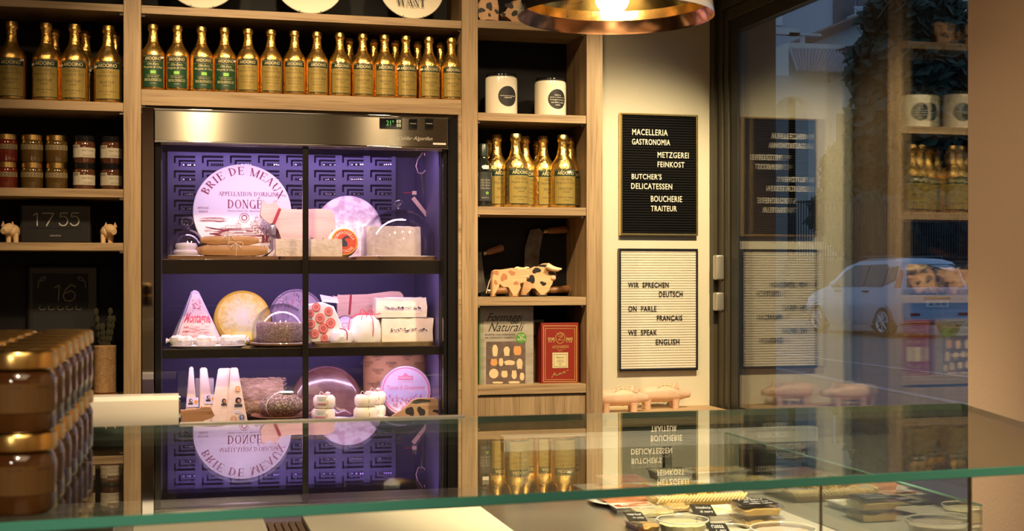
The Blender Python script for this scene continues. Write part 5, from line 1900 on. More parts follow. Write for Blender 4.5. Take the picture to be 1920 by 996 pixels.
# small labelled wheel
t, body, fn, r = wheel('small_cheese', 'small dark-rimmed cheese with violet label below the pig-shaped board', 648, 585, 18.5, YR + .20, .03, ZB2 + wpx(648, 12, YR + .2), mat('dark_rim', (.20, .13, .13), rough=.5), tilt=.15)
b = MB(); disc_poly(b, lambda x, z: fn(x, z, .0014), 0, 0, r * .84, 0); put_text(b, 'CT', lambda x, z: fn(x, z, .002), -r * .4, r * .3, -r * .3, r * .2, 1); b.build('round_label', [mat('violet_label', (.62, .56, .78), rough=.5), mat('grey_violet_print', (.3, .2, .3))], body, smooth=False)
t = thing('cheese_stand', 'low round wooden stand holding the small violet-labelled cheese', 'stand', (X_(648, YR + .2), YR + .2, ZB2)); L = Vector(t.location)
b = MB(); hs = wpx(648, 12, YR + .2); b.lathe([(0, 0), (.022, 0), (.022, hs - .0005), (0, hs - .0005)], 24, c=L); b.build('block', BOARD, t)


def ribbon_round(label, px, w, ytop, Y, z, bow):
    r = wpx(px, w / 2, Y); h = Z_(px, ytop, Y) - z
    t = thing('ribboned_parcel', label, 'parcel', (X_(px, Y), Y, z), 'white paper rounds tied with red ribbon'); L = Vector(t.location)
    b = MB(); b.lathe([(0, 0), (r * .95, 0), (r, h * .18), (r * .98, h * .45), (r * .84, h * .78), (r * .5, h * .97), (0, h)], 30, c=L); b.jitter(.0028, 45, px)
    for v in b.bm.verts: v.co.z = max(v.co.z, L.z + .0003)
    b.build('paper', PAPERW, t, angle=20)
    b = MB(); rr = 1.03
    for an in (PI / 2 + .35, PI + .3 if bow else PI / 2 + .35):
        d = Vector((math.cos(an), math.sin(an), 0))
        b.tube([L + d * (r * q * rr) + Vector((0, 0, h * zz + .0015)) for q, zz in ((-.9, .08), (-1.02, .45), (-.93, .84), (-.6, 1), (0, 1.03), (.6, 1), (.93, .84), (1.02, .45), (.9, .08))], .0016, 6)
    if bow:
        top = L + Vector((.004, -.008, h + .005))
        for sg in (-1, 1):
            b.tube([top + Vector((sg * .022 * math.sin(q), -.006 * math.sin(q), .014 * math.sin(2 * q))) for q in [k * PI / 10 for k in range(11)]], .0015, 5)
            b.tube([top, top + Vector((sg * .03, -.015, -.004)), top + Vector((sg * .045, -.03, .006 * sg - .006))], .0014, 5)
            b.tube([top, top + Vector((sg * .008 - .01, -.022, -.008)), top + Vector((sg * .010 - .012, -.034, -.022))], .0014, 5)
    b.build('red_ribbon', mat('ribbon_red', (.62, .05, .09), rough=.5), t)


ribbon_round('larger white paper round tied with a red ribbon bow', 684, 64, 590, YR + .145, ZB2, True)
ribbon_round('smaller white paper round with red ribbon, next to the printed parcel', 640, 46, 618, YR + .105, ZB2, False)


def half_moon(label, px0, px1, ytop, Y, z, sd):
    """Half cheese: cut face toward the viewer, crusty ends."""
    t, body, h = slab('cheese_half', label, px0, px1, ytop, Y, Y + .10, z, PALECH, jit=.0045, sd=sd, bevel_=.014)
    b = MB(); R_ = random.Random(sd)
    x0, x1 = X_(px0, Y), X_(px1, Y)
    for k in range(46):
        x = x0 + (x1 - x0) * (.15 + .72 * R_.random()); zz = z + h * (.5 + .12 * (R_.random() - .5)) + .0
        p = Vector((x, Y - .0048, zz)); s = .0010 + R_.random() * .0016
        b.polys([p + Vector((s * 1.6 * math.cos(q), 0, s * math.sin(q))) for q in (0, 1, 2, 3.2, 4.2, 5.3)], [tuple(range(6))])
    b.build('ash_vein', mat('ash_blue', (.13, .10, .16), rough=.8), body, smooth=False)
    return h


h = half_moon('lower pale cheese half with dark veins, stacked on the middle fridge shelf', 716, 812, 597, YR + .115, ZB2, 4)
half_moon('upper pale cheese half with dark veins, on top of the stack', 706, 800, 559, YR + .118, ZB2 + h + .003, 8)

# ================= bottom shelf
def parmesan(label, base, top, Y, right, lab, sd):
    (bl, br), (tl, tr) = base, top[:2]
    t = thing('hard_cheese_wedge', label, 'cheese', (X_((bl + br) / 2, Y), Y + .02, T3), 'tall hard cheese wedges'); 
    yb, yt = top[2], top[2]
    B = T3 + .0004
    zt = Z_((tl + tr) / 2, yt, Y)
    sl = .028
    f = [Vector((X_(bl, Y), Y, B)), Vector((X_(br, Y), Y, B)), Vector((X_(tr, Y), Y + .01, zt)), Vector((X_(tl, Y), Y + .01, zt))]
    o = Vector(((sl if right > 0 else -sl) if right else 0, .07, 0))
    k = [f[0] + o, f[1] + o * 1.0, f[2] + o * .55 + Vector((0, 0, -.004)), f[3] + o * .55 + Vector((0, 0, -.004))]
    b = MB(); b.polys(f + k, [(0, 1, 2, 3), (5, 4, 7, 6), (1, 5, 6, 2), (4, 0, 3, 7), (3, 2, 6, 7), (0, 4, 5, 1)])
    bmesh.ops.bevel(b.bm, geom=b.bm.edges[:], offset=.003, segments=2, affect='EDGES'); bmesh.ops.subdivide_edges(b.bm, edges=b.bm.edges[:], cuts=1); b.jitter(.001, 45, sd)
    for v in b.bm.verts: v.co.z = max(v.co.z, T3 + .0003)
    body = b.build('cheese_body', mat('hard_cheese', (.84, .68, .50), rough=.55, color2=(.90, .78, .62), noise_scale=14, coat=.5, bump=.25, bump_scale=60), t, angle=40)
    fnp = lambda dy: (lambda x, z: Vector((x, Y + .01 * (z - B) / (zt - B) - .002 - dy, z)))
    for kind, px, py, q in lab:
        p = at(px, py, Y); s = wpx(px, q, Y); b = MB()
        if kind == 'card':
            rect_poly(b, fnp(.0002), p.x - s * 1.2, p.x + s * 1.2, p.z - s * 1.3, p.z + s * .7)
            c_ = b.build('label', mat('lilac_card', (.72, .66, .84), rough=.4), body, smooth=False); b = MB()
            disc_poly(b, fnp(.0008), p.x - s * .35, p.z + s * .1, s * .36, 0); disc_poly(b, fnp(.0014), p.x - s * .28, p.z + s * .1, s * .2, 1); rect_poly(b, fnp(.0008), p.x - s * .85, p.x + s * .1, p.z - s * .75, p.z - s * .35, 0); disc_poly(b, fnp(.0008), p.x + s * .7, p.z - s * .25, s * .38, 2)
            b.build('label_print', [INK, mat('emblem_cream', (.8, .6, .45)), mat('emblem_orange', (.85, .36, .05))], c_, smooth=False)
        elif kind == 'emblem':
            disc_poly(b, fnp(.0006), p.x, p.z, s, 0); disc_poly(b, fnp(.0012), p.x + s * .2, p.z - s * .1, s * .55, 1); rect_poly(b, fnp(.0006), p.x - s * 1.3, p.x + s * 1.3, p.z - s * 2.2, p.z - s * 1.25, 0)
            b.build('emblem_label', [INK, mat('emblem_brown', (.55, .25, .12))], body, smooth=False)
        elif kind == 'oval':
            disc_poly(b, fnp(.0006), p.x, p.z, s * 1.5, 0, 20, s * .75); put_text(b, '1111', fnp(.0010), p.x - s * .8, p.x + s * .8, p.z - s * .3, p.z + s * .3, 1); b.build('weight_label', [PAPERW, INK], body, smooth=False)
        else:
            m_ = {'orange': mat('emblem_orange', (.85, .36, .05)), 'blue': mat('emblem_blue', (.06, .12, .30)), 'tan': mat('emblem_tan', (.66, .36, .16))}[kind]
            disc_poly(b, fnp(.0006), p.x, p.z, s, 0); ring_poly(b, fnp(.0010), p.x, p.z, s * .78, s * .9, 1); line_poly(b, fnp(.0010), (p.x, p.z - s * .6), (p.x, p.z + s * .6), s * .22, 1); line_poly(b, fnp(.0010), (p.x - s * .5, p.z + s * .15), (p.x + s * .5, p.z + s * .15), s * .15, 1)
            b.build('round_sticker', [m_, mat('emblem_line', (.8, .68, .52))], body, smooth=False)


Y = YR + .12
parmesan('tall hard cheese wedge closest to the fridge side wall', (346, 372), (355, 362, 688), Y + .02, 0, [('card', 361, 752, 9)], 1)
parmesan('second tall hard cheese wedge from the fridge side wall, with lilac card', (374, 404), (375, 388, 690), Y + .02, 0, [('card', 394, 746, 9)], 2)
parmesan('third tall hard cheese wedge, split front with blue side label', (392, 428), (409, 429, 691), Y - .005, 1, [('emblem', 420, 752, 4)], 3)
parmesan('tall hard cheese wedge with orange, brown and blue round stickers', (424, 465), (433, 446, 690), Y - .02, 0, [('orange', 446, 729, 5.4), ('emblem', 447, 751, 5.6), ('oval', 446, 772, 4.6), ('tan', 438, 787, 7.2), ('blue', 453.5, 783, 6.2)], 4)
b = MB(); Yq = Y + .09; b.box(X_(366, Yq), X_(401, Yq), Yq, Yq + .04, T3 + .0003, Z_(383, 710, Yq), bev=.003); b.jitter(.001, 40)
tag(b.build('white_package', PLASTICW, None, origin=(X_(383, Yq), Yq, T3)), 'white plastic package standing behind the tall hard cheese wedges', 'package')

# --- pig board at the fridge front
Yq = YR + .065
pg = [(337, 796), (337, 767), (376, 766), (378, 760), (383, 763), (391, 763), (395, 760), (397, 769), (403, 777), (397, 782), (388, 785), (381, 786), (378, 797), (368, 798), (366, 796)]
W = [(X_(x, Yq), Z_(x, y, Yq)) for x, y in pg]; dz = T3 + .0003 - min(w[1] for w in W)
t = thing('pig_shaped_block', 'flat brown pig-shaped wooden block before the hard cheese wedges', 'wooden toy', (X_(370, Yq), Yq, T3))
b = MB(); b.prism([(x, z + dz) for x, z in W], Yq, Yq + .02, bev=.0025); bd = b.build('block', wood('brown_beech', 0, (.40, .19, .09), (.52, .28, .14)), t)
b = MB(); p = at(392.5, 772.5, Yq); b.ball((p.x, Yq, p.z + dz), .0016, .001, .0016, seg=8, rings=6); b.build('eye', INK, bd)

# --- hay-wrapped cheese, herb cheese on plate
Yq = YR + .24
x0, x1 = X_(448, Yq), X_(529, Yq)
r = (Z_(490, 709, Yq) - T3) / 2
t = thing('hay_cheese', 'cylindrical cheese wrapped in hay behind the tall wedges', 'cheese', ((x0 + x1) / 2, Yq, T3)); cz = T3 + r
b = MB(); b.lathe([(0, 0), (r * .9, 0), (r * .96, .006), (r * .96, (x1 - x0) - .006), (r * .9, x1 - x0), (0, x1 - x0)], 30, c=(x0, Yq, cz), axis='X'); body = b.build('cheese_body', mat('hay_core', (.34, .22, .13), rough=.9, color2=(.55, .40, .28), noise_scale=70, stretch=(.4, 1, 1), bump=.8, bump_scale=60), t)
b = MB(); R_ = random.Random(4)
for k in range(700):
    a = R_.random() * 2 * PI; u = R_.random(); L_ = R_.uniform(.015, .05); x = x0 + (x1 - x0) * u; da = R_.uniform(-.5, .5)
    P_ = []
    for q in (0, .5, 1):
        an = a + da * q; rr = r * (.97 + .03 * R_.random()) + (.004 * R_.random() if q != .5 else 0)
        P_.append(Vector((min(max(x + L_ * (q - .5) * R_.choice((1, 1, .4)), x0 - .012), x1 + .012), Yq + rr * math.cos(an), max(cz + rr * math.sin(an), T3 + .001))))
    b.tube(P_, .00055, 4, mi=R_.choice((0, 0, 1)))
hw = b.build('hay_wrap', [mat('straw', (.66, .48, .32), rough=.8), mat('straw_dark', (.40, .26, .16), rough=.8)], t, angle=80); hw['kind'] = 'stuff'
Yq = YR + .125
t = thing('pedestal_plate', 'brown wooden footed plate under the herb-crusted cheese', 'plate', (X_(526, Yq), Yq, T3)); L = Vector(t.location); r = wpx(526, 55, Yq); hz = Z_(526, 783, Yq) - T3
b = MB(); b.lathe([(0, 0), (r * .42, 0), (r * .42, hz * .15), (r * .25, hz * .4), (r * .6, hz * .75), (r, hz + .008), (r, hz + .012), (r * .9, hz + .008), (r * .55, hz), (0, hz)], 40, c=L); b.build('plate_body', mat('brown_plate_wood', (.28, .13, .08), rough=.4, color2=(.34, .17, .11), noise_scale=12), t)
t = thing('herb_cheese', 'round herb-crusted cheese tied with string under a white tag', 'cheese', (X_(528, Yq), Yq, T3 + hz)); L = Vector(t.location); r = wpx(528, 41, Yq); h = wpx(528, 46, Yq)
b = MB(); b.ball(L + Vector((0, 0, h / 2)), r, r, h / 2 * 1.04, seg=40, rings=22); b.jitter(.0018, 160); b.jitter(.002, 60)
for v in b.bm.verts: v.co.z = max(v.co.z, L.z + .0006); v.co.z = min(v.co.z, L.z + h * 1.0)
b.build('crust', HERB, t, angle=80)
b = MB()
for an in (.9, 2.3, 3.9):
    d = Vector((math.cos(an), math.sin(an), 0)); b.tube([L + Vector((0, 0, h / 2)) + d * (r * 1.03 * math.sin(q)) + Vector((0, 0, h * .52 * math.cos(q))) for q in [k * PI / 12 for k in range(12)]], .0014, 6)
b.build('string', STRING, t)
b = MB(); b.lathe([(0, h + .001), (.024, h + .001), (.026, h + .003), (.022, h + .006), (0, h + .0065)], 22, c=L + Vector((.014, -.012, 0)), M=Matrix.Scale(1, 3)); b.jitter(.0012, 80); b.build('paper_tag', PAPERW, t, angle=30)
Yq = YR + .055
t = thing('wooden_peg_figure', 'small turned pale wooden figure lying before the brown plate', 'wooden toy', (X_(500, Yq), Yq, T3)); L = Vector(t.location); 
b = MB(); R0 = .0065; b.lathe([(0, -.042), (R0 * .8, -.041), (R0 * 1.1, -.034), (R0, -.022), (R0 * .7, -.016), (R0 * 1.3, -.004), (R0 * 1.4, .01), (R0 * .8, .016), (R0 * 1.35, .026), (R0 * 1.1, .037), (0, .040)], 18, c=L + Vector((0, 0, R0 * 1.42)), axis='X'); b.build('body', BEECH, t)

# --- purple wheel, kraft cylinder, toma wheel, cow board
Yq = YR + .30
t, body, fn, r = wheel('round_cheese', 'large purple-brown waxed cheese wheel on the bottom fridge shelf', 614, 700, 66, Yq, .09, T3 - .06, mat('purple_wax', (.17, .06, .065), rough=.22, color2=(.30, .14, .12), noise_scale=18, coat=.8, bump=.2, bump_scale=30), tilt=math.radians(14), round_=.2)
for o in [t]:
    o.location.z = T3 + .0
    ORIG[o.name] = Vector(o.location)
for v in body.data.vertices: v.co.z = max(v.co.z + (-.06), .0004)
Yq = YR + .335
x0, x1 = X_(682, Yq), X_(800, Yq); zt = Z_(740, 665, Yq)
t = thing('wrapped_cheese_block', 'tall brown paper-wrapped cheese with printed stamps at the back of the bottom shelf', 'cheese', ((x0 + x1) / 2, Yq, T3))
b = MB(); rx = (x1 - x0) / 2; L = Vector(t.location)
b.lathe([(0, 0), (.97, 0), (1, .06), (1, .90), (.93, 1), (0, 1)], 36); b.warp(lambda v: Vector((L.x + rx * math.copysign(abs(v.x) ** .8, v.x), L.y + .075 * math.copysign(abs(v.y) ** .8, v.y), L.z + .0004 + v.z * (zt - T3)))); b.jitter(.0025, 18); body = b.build('paper', mat('tan_paper', (.52, .27, .12), rough=.6, color2=(.60, .34, .16), noise_scale=12, bump=.4, bump_scale=25), t, angle=30)
b = MB()
def fcy(x, z):
    u = (x - L.x) / rx; u = max(-.98, min(.98, u)); return Vector((x, Yq - .0795 * max(0, 1 - abs(u) ** 2.5) ** .4, z))
for (px, py) in ((709, 671), (762, 670), (733, 684), (786, 685), (709, 697), (702, 722), (690, 684)):
    p = at(px, py, Yq - .07); s = wpx(px, 10, Yq - .07)
    put_text(b, 'CASEIFICIO', fcy, p.x - s, p.x + s, p.z, p.z + s * .35); put_text(b, 'VALLE', fcy, p.x - s * .5, p.x + s * .5, p.z - s * .45, p.z - s * .1); rect_poly(b, fcy, p.x - s, p.x + s, p.z + s * .45, p.z + s * .52)
b.build('stamp_print', mat('brown_stamp', (.14, .06, .03)), body, smooth=False)
Yq = YR + .20
t, body, fn, r = wheel('round_cheese', 'round cheese with pink alpine label reading Toma on the bottom fridge shelf', 761, 683, 50, Yq, .06, T3 + .0003, mat('toma_rind', (.52, .36, .30), rough=.7, color2=(.62, .46, .40), noise_scale=30), tilt=math.radians(14), round_=.15, yaw=math.radians(-4))
ff = lambda d: (lambda x, z: fn(x, z, d))
b = MB(); disc_poly(b, ff(.0014), 0, 0, r * .93, 0, 40); lb = b.build('round_label', mat('toma_label', (.76, .66, .80), rough=.35, color2=(.70, .58, .78), noise_scale=22, coat=.4), body, smooth=False)
b = MB(); PINKI = mat('pink_ink', (.78, .22, .36), rough=.4)
ring_poly(b, ff(.0022), 0, 0, r * .84, r * .89, 0)
put_text(b, 'Toma di Gressoney', ff(.0024), -r * .70, r * .72, r * -.02, r * .20, 0, shear=.2)
b.polys([fn(x * r, z * r, .0022) for x, z in ((-.28, .40), (.28, .40), (.28, .56), (.12, .56), (0, .68), (-.12, .56), (-.28, .56))], [tuple(range(7))], 0); put_text(b, 'FONTINA', ff(.0032), -r * .24, r * .24, r * .43, r * .52, 3)
put_text(b, 'centro produttori latte', ff(.0024), -r * .3, r * .3, r * .30, r * .345, 0)
b.polys([fn(x * r, z * r, .0020) for x, z in ((-.78, -.04), (-.5, .12), (-.3, -.04), (-.05, .06), (.2, -.06), (.5, .08), (.78, -.04), (.7, -.28), (-.7, -.28))], [tuple(range(9))], 2)
R_ = random.Random(6)
for k in range(34):
    a, q = R_.uniform(-PI * .95, -.05 * PI), r * R_.uniform(.3, .78); p = (q * math.cos(a), q * math.sin(a) * .9 - r * .05)
    for j in range(5): disc_poly(b, ff(.0026), p[0] + r * .035 * math.cos(j * 1.256), p[1] + r * .035 * math.sin(j * 1.256), r * .03, R_.choice((0, 1, 1, 4)) if j else 3, 8)
b.build('label_print', [PINKI, mat('flower_pink', (.80, .34, .50)), mat('alpine_lilac', (.60, .56, .76)), PAPERW, mat('flower_violet', (.42, .28, .62))], lb, smooth=False)
Yq = YR + .062
cb = [(733, 782), (738, 778), (752, 770), (764, 762), (771, 752), (777, 748), (790, 746), (814, 746), (822, 750), (826, 760), (828, 787), (760, 787), (745, 786), (736, 787)]
W = [(X_(x, Yq), Z_(x, y, Yq)) for x, y in cb]; dz = T3 + .0003 - min(w[1] for w in W)
t = thing('cow_pattern_board', 'wooden board with black cow patches before the pink-labelled cheese', 'cutting board', (X_(785, Yq), Yq, T3))
b = MB(); b.prism([(x, z + dz) for x, z in W], Yq, Yq + .015, bev=.002); bd = b.build('board', wood('tan_board', 0, (.42, .25, .15), (.52, .33, .20)), t)
b = MB()
for (x, y, rx, ry, sd) in ((789, 752, 15, 4.5, 1), (769, 771, 7, 10, 2), (790, 772, 7, 9.5, 3), (821, 771, 8, 4, 2.5), (792, 784, 14, 3.5, 1.2), (737, 783, 3, 2, 1)):
    blob(b, x, y, rx, ry, Yq, dz, 0, sd)
b.build('black_patch', INK, bd)

# --- white plates with tied little cheeses
for px, lab in ((620, 'white oval plate under the little tied cheeses before the purple wheel'), (693, 'white oval plate under the double stack of tied cheeses')):
    Yq = YR + .095
    t = thing('oval_plate', lab, 'plate', (X_(px, Yq), Yq, T3)); L = Vector(t.location); rx = wpx(px, 37, Yq)
    b = MB(); b.lathe([(0, 0), (.8, 0), (1, .010), (.98, .0125), (.8, .004), (0, .0035)], 36); b.warp(lambda v: L + Vector((v.x * rx, v.y * .055, v.z))); b.build('plate_body', PLASTICW, t)


def tied(label, px, w, Y, z, h, card=False, bow=False):
    r = wpx(px, w / 2, Y)
    t = thing('tied_cheese', label, 'cheese', (X_(px, Y), Y, z), 'little white cheeses tied with string'); L = Vector(t.location)
    b = MB(); b.lathe([(0, 0), (r * .85, 0), (r * .98, h * .2), (r, h * .5), (r * .97, h * .8), (r * .8, h), (0, h)], 28, c=L)
    for v in b.bm.verts:
        a = math.atan2(v.co.y - L.y, v.co.x - L.x); k = 1 - .04 * abs(math.cos(2 * a)) ** 6; v.co.x = L.x + (v.co.x - L.x) * k; v.co.y = L.y + (v.co.y - L.y) * k
    b.build('cheese_body', mat('fresh_cheese', (.88, .78, .62), rough=.55, color2=(.92, .84, .72), noise_scale=15), t)
    b = MB()
    for an in (-PI / 2 + .2, -.4):
        d = Vector((math.cos(an), math.sin(an), 0)); b.tube([L + d * (q * r) + Vector((0, 0, zz * h)) for q, zz in ((-.86, .02), (-1.0, .5), (-.82, 1.0), (0, 1.03), (.82, 1.0), (1.0, .5), (.86, .02))], .0009, 5)
    b.build('string', mat('dark_string', (.35, .2, .14), rough=.8), t)
    if card:
        f = cyl_fn(r * .99, .0022); b = MB(); cyl_grid(b, lambda x, z: f(x - r * .35, z) + L, -r * .42, r * .42, h * .35, h * .98, 0, 6); cyl_grid(b, lambda x, z: f(x - r * .35, z) + L + Vector((0, -.0006, 0)), -r * .42, r * .42, h * .36, h * .46, 1, 6)
        put_text(b, 'BIO', lambda x, z: f(x - r * .35, z) + L + Vector((0, -.0006, 0)), -r * .2, r * .2, h * .6, h * .8, 2)
        b.build('paper_label', [PAPERW, mat('pink_ink', (.78, .22, .36)), mat('teal_print', (.3, .5, .45))], t, smooth=False)
    if bow:
        b = MB(); top = L + Vector((0, 0, h * 1.03))
        for sg in (-1, 1): b.tube([top + Vector((sg * .016 * math.sin(q), -.004 * math.sin(q), .012 * math.sin(2 * q))) for q in [k * PI / 8 for k in range(9)]], .0010, 5)
        b.ball(top + Vector((.012, -.004, .006)), .009, .007, .004, seg=10, rings=6); b.build('string_bow', mat('pink_string', (.75, .5, .5), rough=.7), t)


Yq = YR + .09
zb = T3 + .0042
h1 = wpx(605, 24, Yq)
tied('lower tied white cheese with paper label before the purple wheel', 606, 46, Yq, zb, h1, card=True)
tied('upper tied white cheese with paper label before the purple wheel', 608, 43, Yq, zb + h1 * 1.05, h1 * .97, card=True, bow=True)
tied('lower tied white cheese in the front of the double stack', 685, 46, Yq - .004, zb, h1 * 1.05)
tied('upper tied white cheese in the front of the double stack', 685, 42, Yq - .004, zb + h1 * 1.1, h1 * .9, bow=True)
tied('lower tied white cheese behind the double stack', 703, 42, Yq + .055, zb + .004, h1)
tied('upper tied white cheese behind the double stack', 703, 42, Yq + .055, zb + .004 + h1 * 1.05, h1, bow=True)

# ------------------------------------------------------------------ letter boards on the plaster
YBD = YW - .022


def letter_board(label, px0, px1, py0, py1, frame_m, felt_m, ink_m, lines, fw):
    x0, x1 = X_(px0, YBD), X_(px1, YBD)
    pm = (px0 + px1) / 2
    z1, z0 = Z_(px0, py0, YBD), Z_(px0, py1, YBD)
    t = thing('letter_board', label, 'letter board', ((x0 + x1) / 2, YW, z0), 'letter boards on the plaster wall')
    b = MB()
    for (a, c, d, e) in ((x0, x1, z0, z0 + fw), (x0, x1, z1 - fw, z1), (x0, x0 + fw, z0 + fw, z1 - fw), (x1 - fw, x1, z0 + fw, z1 - fw)):
        b.box(a, c, YBD, YW - .0005, d, e, bev=.0012)
    b.build('frame', frame_m, t)
    b = MB()
    n = 46
    xa, xb, za, zb_ = x0 + fw, x1 - fw, z0 + fw, z1 - fw
    ring = []
    for k in range(n):
        za_, zc_ = za + (zb_ - za) * k / n, za + (zb_ - za) * (k + 1) / n
        hgt = zc_ - za_
        b.polys([Vector((xa, YBD + .010, za_)), Vector((xb, YBD + .010, za_)), Vector((xb, YBD + .010, za_ + hgt * .25)), Vector((xa, YBD + .010, za_ + hgt * .25)),
                 Vector((xa, YBD + .006, za_ + hgt * .35)), Vector((xb, YBD + .006, za_ + hgt * .35)), Vector((xb, YBD + .006, za_ + hgt * .9)), Vector((xa, YBD + .006, za_ + hgt * .9)), Vector((xa, YBD + .010, zc_)), Vector((xb, YBD + .010, zc_))],
                [(0, 1, 2, 3), (3, 2, 5, 4), (4, 5, 6, 7), (7, 6, 9, 8)])
    b.box(xa, xb, YBD + .012, YW - .001, za, zb_)
    b.build('ridged_panel', felt_m, t, smooth=False)
    yl = YBD + .0035
    for s, a, c, d, e in lines:
        b = MB()
        m = (a + c) / 2
        zt_, zb2 = Z_(m, d, yl), Z_(m, e, yl)
        vs, fs = text_polys(s, 0, 1.12, .012)
        X0, X1 = X_(a, yl), X_(c, yl)
        f_ = lambda x, z: Vector((x, yl, z))
        put_text(b, s, f_, X0, X1, zb2, zt_, 0, spacing=1.12, bold=.012)
        if s == 'FRANCAIS':
            xq = X0 + (X1 - X0) * .585
            line_poly(b, f_, (xq, zb2), (xq - .002, zb2 - .004), .0016)
        # give the letters thickness
        r = bmesh.ops.extrude_face_region(b.bm, geom=b.bm.faces[:])
        for g in r['geom']:
            if isinstance(g, bmesh.types.BMVert):
                g.co.y += .003
        b.build('lettering', ink_m, t, smooth=False)


letter_board('black gold-framed letter board listing MACELLERIA and trades in white letters', 1163.5, 1309, 211, 441.5, mat('brass_frame', (.72, .50, .16), rough=.25, metal=1), mat('black_felt', (.010, .010, .010), rough=.9, spec=.1), WHITEINK,
             [('MACELLERIA', 1185.5, 1252, 242.5, 254), ('GASTRONOMIA', 1185, 1256.5, 261, 272), ('METZGEREI', 1233, 1291.5, 285.5, 296.5), ('FEINKOST', 1233, 1283.5, 303.5, 314), ("BUTCHER'S", 1184.5, 1240.5, 326, 336.5), ('DELICATESSEN', 1183.5, 1260.5, 344, 355), ('BOUCHERIE', 1220.5, 1279, 367.5, 379), ('TRAITEUR', 1220.5, 1269, 386, 396.5)], .0075)
letter_board('white black-framed letter board saying the languages spoken in black letters', 1161.5, 1309, 466, 697, mat('black_frame', (.010, .009, .008), rough=.3), mat('cream_ridges', (.82, .77, .64), rough=.7), INK,
             [('WIR  SPRECHEN', 1178, 1254, 529.5, 539.5), ('DEUTSCH', 1236, 1280, 546.5, 557), ('ON  PARLE', 1178.5, 1231, 574, 584.5), ('FRANCAIS', 1232, 1279.5, 591.5, 601.5), ('WE  SPEAK', 1178, 1232, 619, 629), ('ENGLISH', 1230, 1274, 636, 646.5)], .0065)

# ------------------------------------------------------------------ wooden pigs with string
zp = lambda x, y: (1140 + x / 10.667, 720 + y / 10.667)
PIGW = wood('pink_maple', 0, (.74, .49, .33), (.80, .56, .39), rough=.5, scale=1.2)


def pig(label, px_snout, px_tail, py_back, py_belly, py_foot, Y, z, bands):
    """Turned pig: round body tapering to a flat snout, pointed ears, four stub legs, looped string."""
    x1, x0 = X_(px_snout, Y), X_(px_tail, Y)
    Ln = x1 - x0
    pm = (px_snout + px_tail) / 2
    s = depth(pm, Y) / F
    R = (py_belly - py_back) / 2 * s
    foot = (py_foot - py_belly) * s
    cz = z + foot + R
    t = thing('wooden_pig', label, 'wooden toy', ((x0 + x1) / 2, Y, z), 'wooden pigs on the ledge')
    prof = [(0, 0), (R * .28, .0), (R * .75, .05), (R * .96, .14), (R, .3), (R * 1.0, .5), (R * .98, .62), (R * .88, .72), (R * .68, .83), (R * .48, .93), (R * .42, .985), (R * .36, 1.0), (0, 1.0)]
    b = MB(); b.lathe([(r, x0 + Ln * u) for r, u in prof], 30, c=(0, Y, cz), axis='X')
    # the head dips a little toward the snout
    b.warp(lambda v: Vector((v.x, v.y, v.z - R * .12 * max(0, (v.x - x0) / Ln - .62) / .38)))
    body = b.build('body', PIGW, t, angle=60)
    for u in (.16, .70):
        for sy in (-1, 1):
            lx = x0 + Ln * u
            b = MB(); b.lathe([(0, 0), (.0115, 0), (.0125, .004), (.0115, foot * .7), (.016, foot + R * .35), (0, foot + R * .35)], 14, c=(lx, Y + sy * R * .5, z)); b.build('leg', PIGW, t)
    for sy in (-1, 1):
        b = MB(); e = Vector((x0 + Ln * .715, Y + sy * R * .5, cz + R * .62))
        b.loft([[e + Vector((dx * k + (1 - k) * .002, dy * k + sy * (1 - k) * .004, (1 - k) * .026)) for dx, dy in ((-.010, -.006), (.010, -.006), (.008, .006), (-.008, .006))] for k in (1, .7, .08)])
        b.build('ear', PIGW, body)
    b = MB()
    for off in (-.003, .003):
        xx = x0 + Ln * bands + off
        b.tube([(xx, Y + (R * 1.02) * math.cos(a), cz + R * 1.02 * math.sin(a)) for a in [2 * PI * k / 28 for k in range(28)]], .0011, 6, closed=True)
    top = Vector((x0 + Ln * bands, Y - R * .1, cz + R * 1.05))
    for sg in (-1, 1):
        b.tube([top + Vector((sg * .026 * math.sin(q), -.010 * math.sin(q), .004 + .008 * math.sin(2 * q))) for q in [k * PI / 10 for k in range(11)]], .0011, 5)
        b.tube([top, top + Vector((sg * .016, -.014, .002)), top + Vector((sg * .036, -.022, -.006))], .0011, 5)
    b.build('string_bow', mat('pig_string', (.80, .68, .42), rough=.7), t)


pig('wooden pig with string bow on the ledge under the letter boards, snout nearer the window', 1293, 1196, 730, 761, 773, YW - .075, LEDGE, .505)
pig('wooden pig with string bow on the ledge, half hidden by the outer oak post', 1215, 1118, 733.5, 765, 777, YW - .165, LEDGE, .50)

